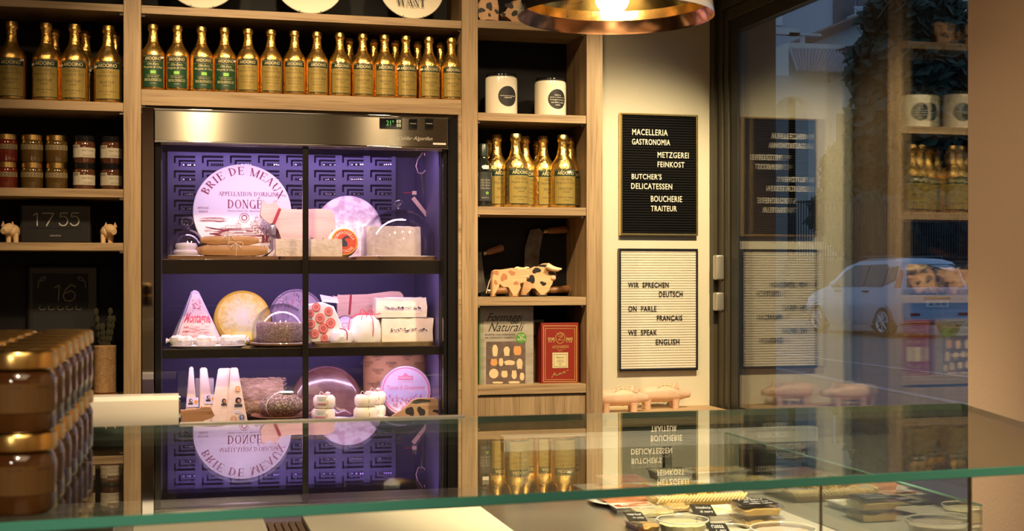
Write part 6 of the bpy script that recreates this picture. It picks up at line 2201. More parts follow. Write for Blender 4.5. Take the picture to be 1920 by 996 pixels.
# ------------------------------------------------------------------ pendant lamp
LY = 2.90
LX = X_(1154, LY)
LZ = 2.040
t = thing('pendant_lamp', 'grey-white dome pendant lamp with copper mirror inside and glowing bulb', 'lamp', (LX, LY, LZ))
L = Vector((LX, LY, LZ))
RR = wpx(1154, 184, LY)
b = MB()
outer = [(RR, 0), (RR * 1.0, .006), (RR * .985, .03), (RR * .93, .058), (RR * .80, .098), (RR * .62, .133), (RR * .42, .158), (RR * .25, .172), (.045, .180), (0, .182)]
b.lathe(outer, 64, c=L); b.build('shade', mat('grey_white_enamel', (.14, .122, .112), rough=.15, coat=.4), t, angle=50)
inner = [(RR, -.0005), (RR * .992, .002), (RR * .985, .004), (RR * .930, .029), (RR * .915, .030), (RR * .90, .052), (RR * .78, .090), (RR * .60, .124), (RR * .40, .149), (RR * .2, .165), (0, .168)]
b = MB(); b.lathe(inner[:5], 64, mi=1, c=L); b.lathe(inner[4:], 64, c=L); b.build('inner_reflector', [mat('gold_reflector', (.95, .68, .22), rough=.17, metal=1.0, bump=.25, bump_scale=16), mat('copper_lip', (.62, .32, .17), rough=.16, metal=1.0, bump=.15, bump_scale=14)], t, angle=25)
b = MB(); rb = wpx(1148, 32, LY); cb_ = Vector((X_(1148, LY), LY, Z_(1148, 28, LY) + rb))
b.lathe([(0, -rb)] + [(rb * math.sin(a), -rb * math.cos(a)) for a in [PI * k / 14 for k in range(1, 11)]] + [(.016, rb * 1.15), (.015, .165 - (cb_.z - LZ)), (0, .165 - (cb_.z - LZ))], 28, c=cb_)
b.build('bulb', mat('lit_bulb', (1, .9, .7), emit=(1.0, .80, .50), estr=48.0), t)
b = MB(); b.tube([L + Vector((0, 0, .18)), L + Vector((0, 0, 2.999 - LZ))], .004, 8); b.lathe([(0, .178), (.03, .178), (.026, .22), (.01, .235), (0, .235)], 20, c=L); b.build('cord', BLACKGLOSS, t)
b = MB(); b.tube([L + Vector((-.165, -.13, .0)), L + Vector((-.150, -.14, -.006)), L + Vector((-.125, -.15, -.002))], .0006, 5); b.tube([L + Vector((-.158, -.135, -.001)), L + Vector((-.157, -.137, -.03))], .0006, 5); b.ball(L + Vector((-.157, -.137, -.033)), .0025, seg=8, rings=6); b.build('pull_thread', STRING, t)

# ------------------------------------------------------------------ toy cows on the top shelf beside the lamp
zq = lambda x, y: (880 + x / 3.983, y / 3.983)
for i, (pts, spots, lab, Y) in enumerate((
        ([(75, 150), (82, 105), (70, 60), (62, 20), (90, -30), (180, -40), (215, -20), (225, 40), (222, 152), (196, 152), (186, 118), (120, 112), (108, 150)], ((90, 60, 6, 5), (150, 30, 5, 9), (205, 70, 4, 4), (150, 95, 3, 3)), 'black-spotted wooden cow on the top shelf beside the oak post', YF + .05),
        ([(225, 70), (300, 30), (320, -30), (400, -50), (440, -20), (430, 60), (400, 150), (320, 156), (318, 100), (300, 85), (250, 90)], ((345, 62, 7, 6), (300, 5, 7, 6), (255, 70, 4, 4)), 'larger black-spotted wooden cow on the top shelf beside the pendant lamp', YF + .085))):
    t, bd, dz = toy('wooden_cow', lab, 'wooden toy', 0, Y, .034, [zq(*p) for p in pts], SH['R1'], TOY, 'spotted cows on the top shelf', .007)
    b = MB()
    for k, (x, y, rx, ry) in enumerate(spots): blob(b, *zq(x, y), rx, ry, Y, dz, 0, k + 1)
    b.build('black_spot', mat('toy_black', (.012, .011, .01)), bd)

# ------------------------------------------------------------------ glass-topped counter
ZG = EYE - .166
ZD = .90
ct = thing('display_counter', 'long deli counter with thick green-edged glass top over a steel deck', 'counter', (.4, 1.2, 0))
n_l, n_r = on_plane(0, 980, ZG), on_plane(1917, 873.5, ZG)
dirn = (n_r - n_l).normalized()
n_l2 = n_l - dirn * .55
n_r2 = n_l + dirn * ((n_r - n_l).length + .13)
f_r = on_plane(1803, 756.5, ZG)
f_l = Vector((-.65, f_r.y + .004, ZG))
TH = .0075
b = MB(); top = [n_l2, n_r2, f_r, f_l]
b.loft([[p - Vector((0, 0, TH)) for p in top], top]); b.build('top_glass', TOPGLASS, ct, smooth=False)
off = Vector((dirn.y, -dirn.x, 0)) * .0012
b = MB(); q = [n_l2 + off, n_r2 + off, n_r2 + off * .05, n_l2 + off * .05]
b.loft([[p - Vector((0, 0, TH)) for p in q], q])
bmesh.ops.bevel(b.bm, geom=[e for e in b.bm.edges if abs((e.verts[0].co - e.verts[1].co).normalized().dot(dirn)) > .9], offset=.0005, segments=1, affect='EDGES')
b.build('front_edge', TEAL, ct)
d2 = (f_r - n_r2).normalized()
b = MB(); e2 = Vector((d2.y, -d2.x, 0)) * .0008; q = [n_r2 + e2 * .1, f_r + e2 * .1, f_r + e2, n_r2 + e2]; b.loft([[p - Vector((0, 0, TH)) for p in q], q])
q = [f_l + Vector((0, .0001, 0)), f_r + Vector((0, .0001, 0)), f_r + Vector((0, .0010, 0)), f_l + Vector((0, .0010, 0))]
b.loft([[p - Vector((0, 0, TH)) for p in q], q]); b.build('back_edge', mat('pale_glass_edge', (.35, .42, .36), rough=.15, spec=.8), ct)
b = MB(); xe0, xe1 = X_(336, f_l.y), X_(872, f_l.y)
b.box(xe0, xe1, f_l.y - .001, f_l.y + .003, ZG - TH, ZG + .0022, bev=.0008); b.build('back_edge_glint', mat('painted_glint', (.86, .82, .74), rough=.3, metal=.6), ct)  # added strip painting the light caught by the polished glass back edge
# supporting posts under the glass
for p in (Vector((-.5, 1.25, 0)),):
    b = MB(); b.lathe([(0, ZD), (.008, ZD), (.008, ZG - TH - .0002), (0, ZG - TH - .0002)], 14, c=(p.x, p.y, 0)); b.build('support_post', CHROME, ct)
# front panes
xr = X_(1812, 1.02)
b = MB(); b.box(-.65, xr, 1.014, 1.020, .2, ZG - TH - .0005); b.build('front_glass', glass('front_clear_glass', (.94, .98, .96), .04), ct, smooth=False)
b = MB(); xj = X_(1538, 1.014); b.box(xj - .0008, xj + .0008, 1.012, 1.014, .2, ZG - TH - .0005); b.build('pane_joint', mat('joint_grey', (.16, .13, .09), rough=.4), ct, smooth=False)
b = MB(); b.box(xr - .0015, xr + .0005, 1.0125, 1.0160, .2, ZG - TH - .0005); b.build('corner_trim', mat('joint_dark', (.10, .08, .06), rough=.3), ct)
# deck, base, rail, low end glass
XD = 1.03
b = MB(); b.box(-.9, XD, 1.05, 3.36, ZD - .03, ZD, bev=.002); b.build('worktop', STEEL, ct)
b = MB(); b.box(XD + .0005, 1.405, 1.05, 3.36, ZD - .05, ZD - .004, bev=.002); b.build('display_deck', mat('pale_deck', (.46, .43, .37), rough=.4), ct)
b = MB(); b.box(-.88, 1.60, 1.05, 3.34, 0, ZD - .051); b.build('base', mat('counter_base', (.16, .13, .11), rough=.5), ct)
s0 = Z_(1140, 842, 3.36); s1 = Z_(1140, 813, 3.36)
b = MB(); b.box(.85, 1.75, 3.36, 3.40, s0, s1, bev=.004); rl = b.build('rear_rail', mat('rail_painted_shine', (.74, .72, .68), rough=.35), ct)  # steel rail's bright reflections put into a pale non-metal colour
for x in (.9, 1.3, 1.7):
    b = MB(); b.box(x, x + .02, 3.365, 3.385, ZD - .045, s0 + .001); b.build('rail_bracket', CHROME, rl)
XE = 1.40
ya, yb = on_plane(1812, 951, EYE - .413).y, 3.2
b = MB(); b.box(XE, XE + .006, ya, yb, ZD - .003, EYE - .413); b.build('end_glass', glass('end_panel_glass', (.80, .86, .84), .28), ct, smooth=False)
b = MB(); b.box(XE - .0005, XE + .0065, ya, yb, EYE - .4128, EYE - .4095, bev=.001); b.build('end_glass_edge', mat('pale_teal_edge', (.20, .42, .36), rough=.15, spec=.8), ct)

# white cutting boards on the worktop
CUT = mat('cream_cutting_board', (.80, .70, .54), rough=.55, bump=.15, bump_scale=90)
for x0, x1, y1, lab in ((.290, .698, 2.965, 'large cream cutting board lying on the steel worktop, next to bare steel'), (-.066, .206, 2.946, 'cream cutting board on the worktop, nearer the stacked gold-lidded jars')):
    b = MB(); b.box(x0, x1, 2.45, y1, ZD + .0004, ZD + .020, bev=.004)
    tag(b.build('cutting_board', CUT, None, origin=((x0 + x1) / 2, 2.7, ZD)), lab, 'cutting board', 'cream cutting boards on the worktop')
b = MB()
for k in range(5): b.box(.212 + k * .0152, .225 + k * .0152, 2.45, 2.93, ZD + .0004, ZD + .012, bev=.002)
b.box(.212, .286, 2.47, 2.49, ZD + .0002, ZD + .004); b.box(.212, .286, 2.88, 2.90, ZD + .0002, ZD + .004)
tag(b.build('slatted_rack', wood('slat_wood', 1, (.14, .08, .035), (.26, .16, .08)), None, origin=(.25, 2.7, ZD)), 'narrow dark wooden slatted rack between the two cream cutting boards', 'rack')
b = MB(); b.box(-.42, -.10, 2.45, 2.95, ZD + .0004, ZD + .035, bev=.004)
tag(b.build('black_tray', BLACKGLOSS, None, origin=(-.26, 2.7, ZD)), 'black tray on the worktop behind the stacked gold-lidded jars', 'tray')

# back counter by the shelves with the cream cover lying on it
Yh_ = 3.92
x0, x1 = -.62, X_(338, Yh_)
z1, z0 = Z_(250, 743, Yh_), Z_(250, 812, Yh_)
bc = thing('back_counter', 'dark back counter under the cream rounded cover, before the shelving', 'counter', (-.28, 4.1, 0))
b = MB(); b.box(-.78, x1 + .01, 3.90, 4.385, z0 - .035, z0, bev=.003); b.build('counter_slab', mat('dark_slab', (.05, .042, .035), rough=.4), bc)
b = MB(); b.box(-.76, x1 - .01, 3.94, 4.38, 0, z0 - .036); b.build('cabinet', mat('dark_cabinet', (.045, .032, .024), rough=.5), bc)
t = thing('rounded_cover', 'cream marbled rounded bar-shaped cover with metal clamp, lying before the shelving', 'cover', ((x0 + x1) / 2, Yh_, z0))
hz = z1 - z0
prof2 = [(.0, .0), (-.012, .002), (-.018, .012), (-.020, hz * .55), (-.014, hz * .86), (.002, hz * .97), (.030, hz), (.075, hz * .98), (.095, hz * .8), (.10, hz * .2), (.09, 0)]
b = MB(); b.loft([[Vector((x, Yh_ + .022 + y * .95, z0 + .0002 + z)) for y, z in prof2] for x in (x0, x1 - .004)])
b.build('cover', mat('cream_marbled_plastic', (.84, .80, .70), rough=.25, color2=(.82, .68, .56), noise_scale=5, stretch=(.5, 1, 3), coat=.4, lo=.5, hi=.8), t, angle=30)
b = MB(); b.loft([[Vector((x, Yh_ + .022 + y * .99, z0 + .0002 + z)) for y, z in prof2] for x in (x1 - .0038, x1 + .0008)]); b.build('end_cap', CHROME, t)
xb0, xb1 = X_(229, Yh_), X_(252, Yh_)
b = MB(); b.box(xb0, xb1, Yh_ - .004, Yh_ + .002, Z_(240, 826, Yh_), Z_(240, 801, Yh_), bev=.002); br = b.build('clamp', mat('clamp_steel', (.42, .37, .30), rough=.35, metal=.9), t)
for px in (235, 246.5):
    b = MB(); p = at(px, 808, Yh_); b.lathe([(0, 0), (.0062, 0), (.0058, .003), (0, .004)], 16, c=(p.x, Yh_ - .004, p.z), axis='Y'); b.build('screw', CHROME, br)

# ------------------------------------------------------------------ stacked jars on the glass
JR2, JH2, PIT = .0245, .0565, .0555
def stack_jar():
    t = thing('honey_jar', 'x', 'jar', (0, 0, 0))
    b = MB(); b.lathe([(0, 0), (.022, 0), (JR2 - .0005, .003), (JR2 - .0005, .036), (.022, .041), (.0205, .043), (0, .043)], 26)
    b.build('glass_body', mat('amber_jar', (.06, .02, .006), rough=.07, coat=.9, color2=(.11, .045, .012), noise_scale=30), t)
    b = MB(); b.lathe([(0, .0435), (.0235, .0435), (JR2, .0445), (JR2, .0535), (.0235, .0555), (.0205, .0562), (0, .0560)], 26); b.build('gold_lid', GOLDMETAL, t)
    b = MB(); f = cyl_fn(JR2 - .0005, .0006); cyl_grid(b, f, -.030, .030, .014, .034, 0, 12); f2 = cyl_fn(JR2 - .0005, .0011)
    rect_poly(b, f2, -.013, .013, .0165, .030, 1)
    for k in range(3): rect_poly(b, f2, -.026 + k * .0195, -.017 + k * .0195 , .031, .0325, 1)
    b.build('label', [mat('honey_label', (.13, .065, .018), rough=.4), mat('label_brown', (.10, .045, .02), rough=.5)], t, smooth=False)
    return t
jp = None
xr_ = -.098
cols = ['outer column', 'second column', 'third column']
for c in range(3):
    for rw in range(7):
        for lv in range(2):
            y = .990 + rw * PIT * 1.02
            x = xr_ + rw * .0012 - c * .0505
            if X_(0, y) > x + JR2 + .01: continue
            if jp is None: jp = stack_jar(); o = jp
            else: o = copy_tree(jp)
            o.location = (x, y, ZG + .0002 + lv * JH2)
            o['label'] = f'small gold-lidded jar on the glass top, {("bottom", "top")[lv]} layer, {cols[c]}, {NTH[rw]} from the counter edge'
            o['group'] = 'small gold-lidded jars stacked on the glass counter'

# ------------------------------------------------------------------ food in the case
CLEARP = glass('clear_plastic', (.98, .98, .96), .035, .02)
FOODY = mat('pasta_yellow', (.80, .48, .08), rough=.5, color2=(.86, .66, .22), noise_scale=60, bump=.8, bump_scale=60)
SALMON = mat('salmon_terrine', (.72, .28, .13), rough=.5, color2=(.80, .42, .24), noise_scale=25, bump=.4, bump_scale=50)
SALAD = mat('creamy_salad', (.84, .76, .50), rough=.5, color2=(.70, .50, .16), noise_scale=70, bump=.8, bump_scale=90, lo=.5, hi=.75)
WICK = mat('wicker', (.66, .46, .16), rough=.6)
TAGB = mat('slate_tag', (.018, .016, .015), rough=.4)
MEAT = mat('dark_meat', (.30, .07, .035), rough=.45, color2=(.42, .14, .07), noise_scale=60, bump=.5, bump_scale=70)
ZDK = ZD - .004


def dk(px, py, z=ZDK):
    return on_plane(px, py, z)


def rect_tray(name, label, cat, p0, p1, y_near, y_far, z, h, mt, th=.002, fill=None, fill_h=.7, fill_name='food', group=None, lid=None):
    """Open tray between columns p0 and p1 with sloping sides."""
    xa, xb = X_(p0, y_near), X_(p1, y_near)
    t = thing(name, label, cat, ((xa + xb) / 2, (y_near + y_far) / 2, z), group)
    sl = h * .25
    b = MB()
    o0 = [Vector((x, y, z)) for x, y in ((xa + sl, y_near + sl), (xb - sl, y_near + sl), (xb - sl, y_far - sl), (xa + sl, y_far - sl))]
    o1 = [Vector((x, y, z + h)) for x, y in ((xa, y_near), (xb, y_near), (xb, y_far), (xa, y_far))]
    lip = [Vector((x, y, z + h)) for x, y in ((xa - .004, y_near - .004), (xb + .004, y_near - .004), (xb + .004, y_far + .004), (xa - .004, y_far + .004))]
    lip2 = [v + Vector((0, 0, th)) for v in lip]
    cx, cy = (xa + xb) / 2, (y_near + y_far) / 2
    i1 = [Vector((cx + (v.x - cx) * .96, cy + (v.y - cy) * .96, z + h + th)) for v in o1]
    i0 = [Vector((cx + (v.x - cx) * .96, cy + (v.y - cy) * .96, z + th)) for v in o0]
    b.loft([o0, o1, lip, lip2, i1, i0]); body = b.build('tray_body', mt, t, smooth=False)
    if fill:
        b = MB(); zf = z + th + .0005
        n = 10
        g0 = [Vector((cx + (v.x - cx) * .95, cy + (v.y - cy) * .95, zf)) for v in o0]
        g1 = [Vector((cx + (v.x - cx) * .93, cy + (v.y - cy) * .93, z + h * fill_h)) for v in o1]
        b.loft([g0, g1]); bmesh.ops.subdivide_edges(b.bm, edges=b.bm.edges[:], cuts=6, use_grid_fill=True)
        for v in b.bm.verts:
            if v.co.z > z + h * fill_h * .7: v.co.z += .006 * noise.noise(v.co * 60) * 1.5
        b.build(fill_name, fill, t, angle=60)
    if lid:
        b = MB(); l0 = lip2; l1 = [Vector((cx + (v.x - cx) * .94, cy + (v.y - cy) * .94, v.z + .006)) for v in lip2]
        b.loft([[v + Vector((0, 0, .0005)) for v in l0], l1]); b.build('clear_lid', lid, t, smooth=False)
    return t, z + h + th


def slate_tag(label, px0, px1, py0, py1, z, texts, lean=.35):
    """Small black card lying on the food, hand-lettered in white."""
    A = on_plane(px0, py1, z); B = on_plane(px1, py1, z); C = on_plane(px1 - 12, py0, z); D = on_plane(px0 - 12, py0, z)
    up = Vector((0, 0, .006))
    C2, D2 = C + up * .7, D + up * .7
    t = thing('price_card', label, 'price card', (A + B + C + D) / 4, 'black price cards in the case')
    b = MB(); b.loft([[A, B, C2, D2], [A + up * .3, B + up * .3, C2 + up * .3, D2 + up * .3]]); c = b.build('card', TAGB, t, smooth=False)
    A, B, C2, D2 = [v + up * .45 for v in (A, B, C2, D2)]
    fn = lambda u, v: (A.lerp(B, u)).lerp(D2.lerp(C2, u), v)
    b = MB()
    for s, u0, u1, v0, v1 in texts: put_text(b, s, fn, u0, u1, v0, v1, shear=.2)
    b.build('lettering', PAPERW, c, smooth=False)


# salmon-coloured terrine on a white platter
p = dk(1185, 953)
xa, xb = X_(1122, p.y + .05), X_(1238, p.y + .05)
t = thing('platter', 'white oval platter under the salmon-coloured terrine', 'plate', ((xa + xb) / 2, p.y + .06, ZDK)); L = Vector(t.location); 
b = MB(); b.lathe([(0, 0), (.7, 0), (1, .012), (.98, .015), (.7, .005), (0, .004)], 40); b.warp(lambda v: L + Vector((v.x * ((xb - xa) / 2 + .02), v.y * .10, v.z))); b.build('plate_body', WHITE, t)
t = thing('terrine', 'salmon-coloured terrine loaf on the white platter beside the basket', 'food', ((xa + xb) / 2, p.y + .06, ZDK + .0055)); 
b = MB(); b.box(xa + .012, xb - .008, p.y + .02, p.y + .10, ZDK + .0055, ZDK + .042, bev=.014, seg=3); bmesh.ops.subdivide_edges(b.bm, edges=b.bm.edges[:], cuts=2); b.jitter(.003, 40)
for v in b.bm.verts: v.co.z = max(v.co.z, ZDK + .0055)
b.build('loaf', SALMON, t, angle=60)

# wicker basket with pasta on paper
yn = dk(1310, 952).y
xa, xb = X_(1234, yn), X_(1388, yn)
t = thing('wicker_basket', 'flat braided wicker basket holding yellow pasta on white paper', 'basket', ((xa + xb) / 2, yn + .10, ZDK))
b = MB()
hB = .022
for k in range(7):
    z = ZDK + .003 + k * .0029; g = k * .0012
    b.tube([(x, y, z) for x, y in ((xa + .01 - g, yn + .006 - g), (xb - .01 + g, yn + .006 - g), (xb - .002 + g, yn + .03), (xb - .002 + g, yn + .17), (xb - .01 + g, yn + .19 + g), (xa + .01 - g, yn + .19 + g), (xa + .002 - g, yn + .17), (xa + .002 - g, yn + .03))], .0029, 7, closed=True)
b.build('woven_side', WICK, t)
b = MB(); b.box(xa + .008, xb - .008, yn + .006, yn + .188, ZDK + .0005, ZDK + .006); b.build('bottom', WICK, t)
b = MB()
path = [(xa - .006, yn - .008), (xb + .006, yn - .008), (xb + .006, yn + .200), (xa - .006, yn + .200)]
for s in range(4):
    A, B = Vector((*path[s], ZDK + hB + .003)), Vector((*path[(s + 1) % 4], ZDK + hB + .003)); n = max(6, int((B - A).length / .0085)); d = (B - A) / n; nr = Vector((d.y, -d.x, 0)).normalized()
    for k in range(n):
        c = A + d * k; b.tube([c + nr * .002 + Vector((0, 0, -.008)), c + d * .9 + nr * .005 + Vector((0, 0, .000)), c + d * 1.8 + Vector((0, 0, .006))], .0034, 6)
b.build('braided_rim', mat('pale_wicker', (.80, .62, .30), rough=.55), t)
b = MB(); m_ = Vector(((xa + xb) / 2, yn + .1, 0)); hx, hy = (xb - xa) / 2, .085
ring1 = [Vector((m_.x + hx * .9 * sx, m_.y + hy * sy, ZDK + .0062)) for sx, sy in ((-1, -1), (0, -1), (1, -1), (1, 0), (1, 1), (0, 1), (-1, 1), (-1, 0))]
ring2 = [Vector((m_.x + hx * sx * kx, m_.y + hy * sy * 1.05, ZDK + hB + hh)) for sx, sy, kx, hh in ((-1, -1, 1.0, .010), (0, -1, 1, .004), (1, -1, 1.1, .016), (1, 0, 1.02, .006), (1, 1, 1.05, .014), (0, 1, 1, .006), (-1, 1, 1, .012), (-1, 0, 1, .006))]
b.loft([ring1, ring2], caps=False); b.polys(ring1, [tuple(range(8))]); b.build('paper_liner', PAPERW, t, smooth=False)
R_ = random.Random(8)
b = MB()
for k in range(90):
    c = Vector((m_.x + hx * .82 * R_.uniform(-1, 1), m_.y + hy * .85 * R_.uniform(-1, 1), ZDK + .013 + .017 * R_.random())); a = R_.random() * 6.28; d = Vector((math.cos(a), math.sin(a), .25 * R_.uniform(-1, 1)))
    b.tube([c - d * .014, c + Vector((0, 0, .006)), c + d * .014], [.004, .0062, .004], 6)
pa = b.build('pasta', FOODY, t); pa['kind'] = 'stuff'

# dish of dark meat behind the tag, boxes, tubs, tray
t, zt = rect_tray('food_dish', 'white dish of dark red sauce beside the salmon-coloured terrine platter', 'dish', 1156, 1228, dk(1190, 963).y, dk(1190, 955).y, ZDK, .014, WHITE, fill=MEAT, fill_h=.95)
t, zt = rect_tray('salad_box', 'clear plastic box of pale salad in front of the wicker basket', 'food box', 1200, 1268, dk(1235, 972).y, dk(1235, 958).y + .02, ZDK, .012, CLEARP, fill=SALAD, fill_h=.92, lid=CLEARP, group='clear food boxes')
t, zt = rect_tray('salad_box', 'clear plastic box of orange vegetables touching the wicker basket', 'food box', 1254, 1296, dk(1270, 962).y, dk(1270, 953).y + .01, ZDK, .012, CLEARP, fill=mat('orange_veg', (.74, .40, .14), rough=.5, color2=(.84, .66, .36), noise_scale=60, bump=.8, bump_scale=60), fill_h=.92, lid=CLEARP, group='clear food boxes')
t, zt = rect_tray('salad_box', 'clear plastic box of chopped carrot salad at the worktop edge, beside the round vegetable tub', 'food box', 1196, 1240, dk(1225, 1000).y, dk(1225, 984).y, ZDK, .014, CLEARP, fill=mat('carrot', (.74, .30, .08), rough=.5, color2=(.80, .52, .20), noise_scale=60, bump=.8, bump_scale=60), fill_h=.92, lid=CLEARP, group='clear food boxes')
slate_tag('black card between the steel worktop edge and the round salad tub', 1180, 1214, 965, 978, ZDK + .03, (('roast beef', .1, .9, .55, .8), ('in salsa', .3, .9, .2, .42)))
slate_tag('black card leaning before the wicker basket, beside the white tray', 1304, 1344, 951, 968, ZDK + .03, (('insalata', .2, .9, .55, .8), ('di mare', .3, .9, .2, .42)))
slate_tag('black card at the case front, between the round tub and the stacked boxes', 1334, 1372, 987, 1003, ZDK + .035, (('russa', .2, .8, .5, .8), ('1,90', .3, .8, .1, .36)))


def tub(label, px, w, py, z, hpx, fill):
    p = dk(px, py + 12, z); r = wpx(px, w / 2, p.y); h = wpx(px, hpx, p.y)
    t = thing('salad_tub', label, 'tub', (p.x, p.y, z), 'round clear salad tubs'); L = Vector(t.location)
    b = MB(); b.lathe([(0, .0003), (r * .82, .0003), (r * .97, h), (r, h), (r, h + .003), (r * .95, h + .003), (r * .80, .002), (0, .002)], 40, c=L); b.build('tub_wall', CLEARP, t)
    b = MB(); b.lathe([(0, .0026), (r * .78, .0026), (r * .92, h * .93), (r * .6, h * .98), (0, h)], 40, c=L); bmesh.ops.subdivide_edges(b.bm, edges=b.bm.edges[:], cuts=2, use_grid_fill=True); b.jitter(.0014, 80); b.build('salad', fill, t, angle=70)
    b = MB(); b.lathe([(r * 1.02, h + .001), (r * 1.02, h + .006), (r * .93, h + .008), (r * .90, h + .005), (0, h + .005), ], 40, c=L); b.build('clear_lid', CLEARP, t)
    b = MB(); b.tube([L + Vector((r * 1.01 * math.cos(a), r * 1.01 * math.sin(a), h + .006)) for a in [2 * PI * k / 36 for k in range(36)]], .0014, 6, closed=True); b.build('rim', mat('rim_plastic', (.82, .80, .76), rough=.15), t)


tub('round clear tub of creamy vegetable salad nearest the steel worktop', 1280, 96, 993, ZDK, 26, SALAD)
tub('round clear tub of pinkish salad at the case front, below the stacked boxes', 1468, 120, 1010, ZDK, 26, mat('pink_salad', (.80, .62, .48), rough=.5, color2=(.86, .76, .62), noise_scale=40, bump=.6, bump_scale=70))
tub('small round clear tub of pale salad between the white tray and the round vegetable salad', 1375, 66, 1000, ZDK, 18, mat('pale_salad', (.84, .80, .64), rough=.5, color2=(.66, .60, .3), noise_scale=60, bump=.6, bump_scale=70))
t, zt = rect_tray('food_tray', 'white tray of pale creamy food beside the stacked lidded boxes', 'tray', 1330, 1404, dk(1365, 976).y, dk(1365, 962).y + .02, ZDK, .014, WHITE, fill=mat('cream_food', (.84, .78, .66), rough=.5, color2=(.80, .66, .36), noise_scale=50, bump=.6, bump_scale=60), fill_h=.95)
yn = dk(1432, 992).y
SOUP = mat('amber_broth', (.74, .46, .15), rough=.35, color2=(.82, .58, .25), noise_scale=25)
z_ = ZDK
for k, lab in enumerate(('lower clear box of amber spread under the labelled box', 'upper clear box of amber spread with black handwritten lid card')):
    t, z2 = rect_tray('spread_box', lab, 'food box', 1396, 1468, yn, yn + .085, z_, .017, CLEARP, fill=SOUP, fill_h=.93, lid=CLEARP, group='stacked boxes of amber spread')
    if k == 1:
        xa, xb = X_(1400, yn), X_(1462, yn); zc = z2 + .0066
        b = MB(); b.box(xa, xb, yn + .006, yn + .078, zc, zc + .0012); cd = b.build('lid_card', TAGB, t, smooth=False)
        b = MB(); fn = lambda x, y: Vector((x, y, zc + .0017))
        for i, s in enumerate(('ragu', 'di cervo', 'della casa')): put_text(b, s, fn, xa + .008 + .003 * i, xb - .010, yn + .012 + (2 - i) * .022, yn + .026 + (2 - i) * .022, shear=.2)
        b.build('lettering', PAPERW, cd, smooth=False)
    z_ = z2 + .0068

for (p0, p1, pf, pn, mt_, nm, lab) in ((1396, 1470, 908, 925, WHITE, 'food_tray', 'white tray of golden gratin behind the stacked boxes'), (1150, 1222, 906, 922, WHITE, 'food_tray', 'white tray of pink sliced ham behind the salmon-coloured terrine'), (1236, 1300, 893, 903, WHITE, 'food_tray', 'white tray of mixed antipasti at the back of the case, behind the basket'), (1310, 1400, 891, 901, WHITE, 'food_tray', 'white tray of breaded food at the back of the case')):
    fl_ = {1396: FOODY, 1150: mat('ham_pink', (.70, .32, .26), rough=.45, color2=(.78, .48, .40), noise_scale=50, bump=.6, bump_scale=60), 1236: SALAD, 1310: mat('breaded', (.62, .36, .12), rough=.6, color2=(.74, .50, .22), noise_scale=60, bump=.8, bump_scale=70)}[p0]
    rect_tray(nm, lab, 'tray', p0, p1, dk((p0 + p1) / 2, pn).y, dk((p0 + p1) / 2, pf).y, ZDK, .022, mt_, fill=fl_, fill_h=1.1, group=None)

# ------------------------------------------------------------------ street outside
GZ = EYE - (640 - 514) / F * 24.7          # street level seen through the glass
def ext(px, py, Y): return at(px, py, Y)
b = MB(); b.box(2.23, 60, -20, 120, GZ - .2, GZ); struct(b.build('street', mat('asphalt', (.10, .10, .105), rough=.85, color2=(.13, .13, .135), noise_scale=3)))
b = MB()
for (A, B, w) in (((1500, 700), (1817, 760), .14), ((1500, 668), (1817, 708), .14), ((1560, 612), (1817, 616), .10)):
    P_, Q_ = on_plane(*A, GZ), on_plane(*B, GZ); d = (Q_ - P_).normalized(); P_ -= d * 2; Q_ += d * 2; e = Vector((-d.y, d.x, 0)) * w / 2
    b.polys([P_ - e + Vector((0, 0, .004)), Q_ - e + Vector((0, 0, .004)), Q_ + e + Vector((0, 0, .004)), P_ + e + Vector((0, 0, .004))], [(0, 1, 2, 3)])
o = b.build('street_marking', mat('road_paint', (.26, .26, .27), rough=.7)); struct(o)
b = MB(); b.box(2.23, 4.2, -20, 60, GZ, GZ + .09, bev=.02); struct(b.build('pavement', mat('paving', (.16, .16, .17), rough=.8)))

# small silver hatchback seen from behind
CL, CW, CHt = 3.65, 1.64, 1.56
rear = on_plane(1757, 634, GZ)
car = thing('hatchback_car', 'silver-blue five-door hatchback parked across the street, seen from behind', 'car', rear)
PAINT = mat('silver_paint', (.36, .42, .52), rough=.3, coat=.7)
CGL = mat('car_glass', (.012, .014, .018), rough=.05, coat=.6)
TYRE = mat('tyre', (.02, .02, .02), rough=.8)
RIM = mat('alloy', (.5, .5, .52), rough=.3, metal=.8)
TAIL = mat('tail_red', (.30, .02, .015), rough=.2, coat=.7)
# x: 0 rear .. -CL front (local), y across. sections: x, z_low, z_belt, half_low, half_belt, z_roof, half_roof
sec = [(.0, .42, .93, .70, .74, .95, .70), (.06, .30, .95, .78, .79, 1.02, .70), (.16, .26, .96, .80, .81, 1.40, .62), (.30, .24, .96, .81, .82, 1.52, .58), (.9, .22, .96, .82, .82, 1.56, .58), (1.7, .22, .95, .82, .82, 1.55, .58), (2.25, .22, .94, .82, .81, 1.42, .56),
       (2.72, .22, .92, .82, .80, 1.02, .64), (3.1, .24, .86, .81, .78, .93, .62), (3.45, .28, .74, .76, .72, .80, .56), (3.62, .40, .62, .62, .60, .66, .48)]
ang = math.radians(-85)
MC = Matrix.Rotation(ang, 3, 'Z')


def carp(x, y, z):
    return rear + MC @ Vector((-x, y, z))


b = MB(); rings = []
for x, zl_, zb_, hl, hb, zr, hr in sec:
    ring = []
    for s in (1, -1):
        q = [(hl * .92, zl_), (hl, zl_ + .12), (hl * 1.005, (zl_ + zb_) / 2 + .05), (hb, zb_), ((hb * .45 + hr * .55), zb_ + (zr - zb_) * .55), (hr, zr - (zr - zb_) * .07), (hr * .6, zr + .015)]
        if s == -1: q = q[::-1]
        ring += [carp(x, s * y, z) for y, z in q]
    rings.append(ring)
b.loft(rings); body = b.build('body', PAINT, car, angle=40)


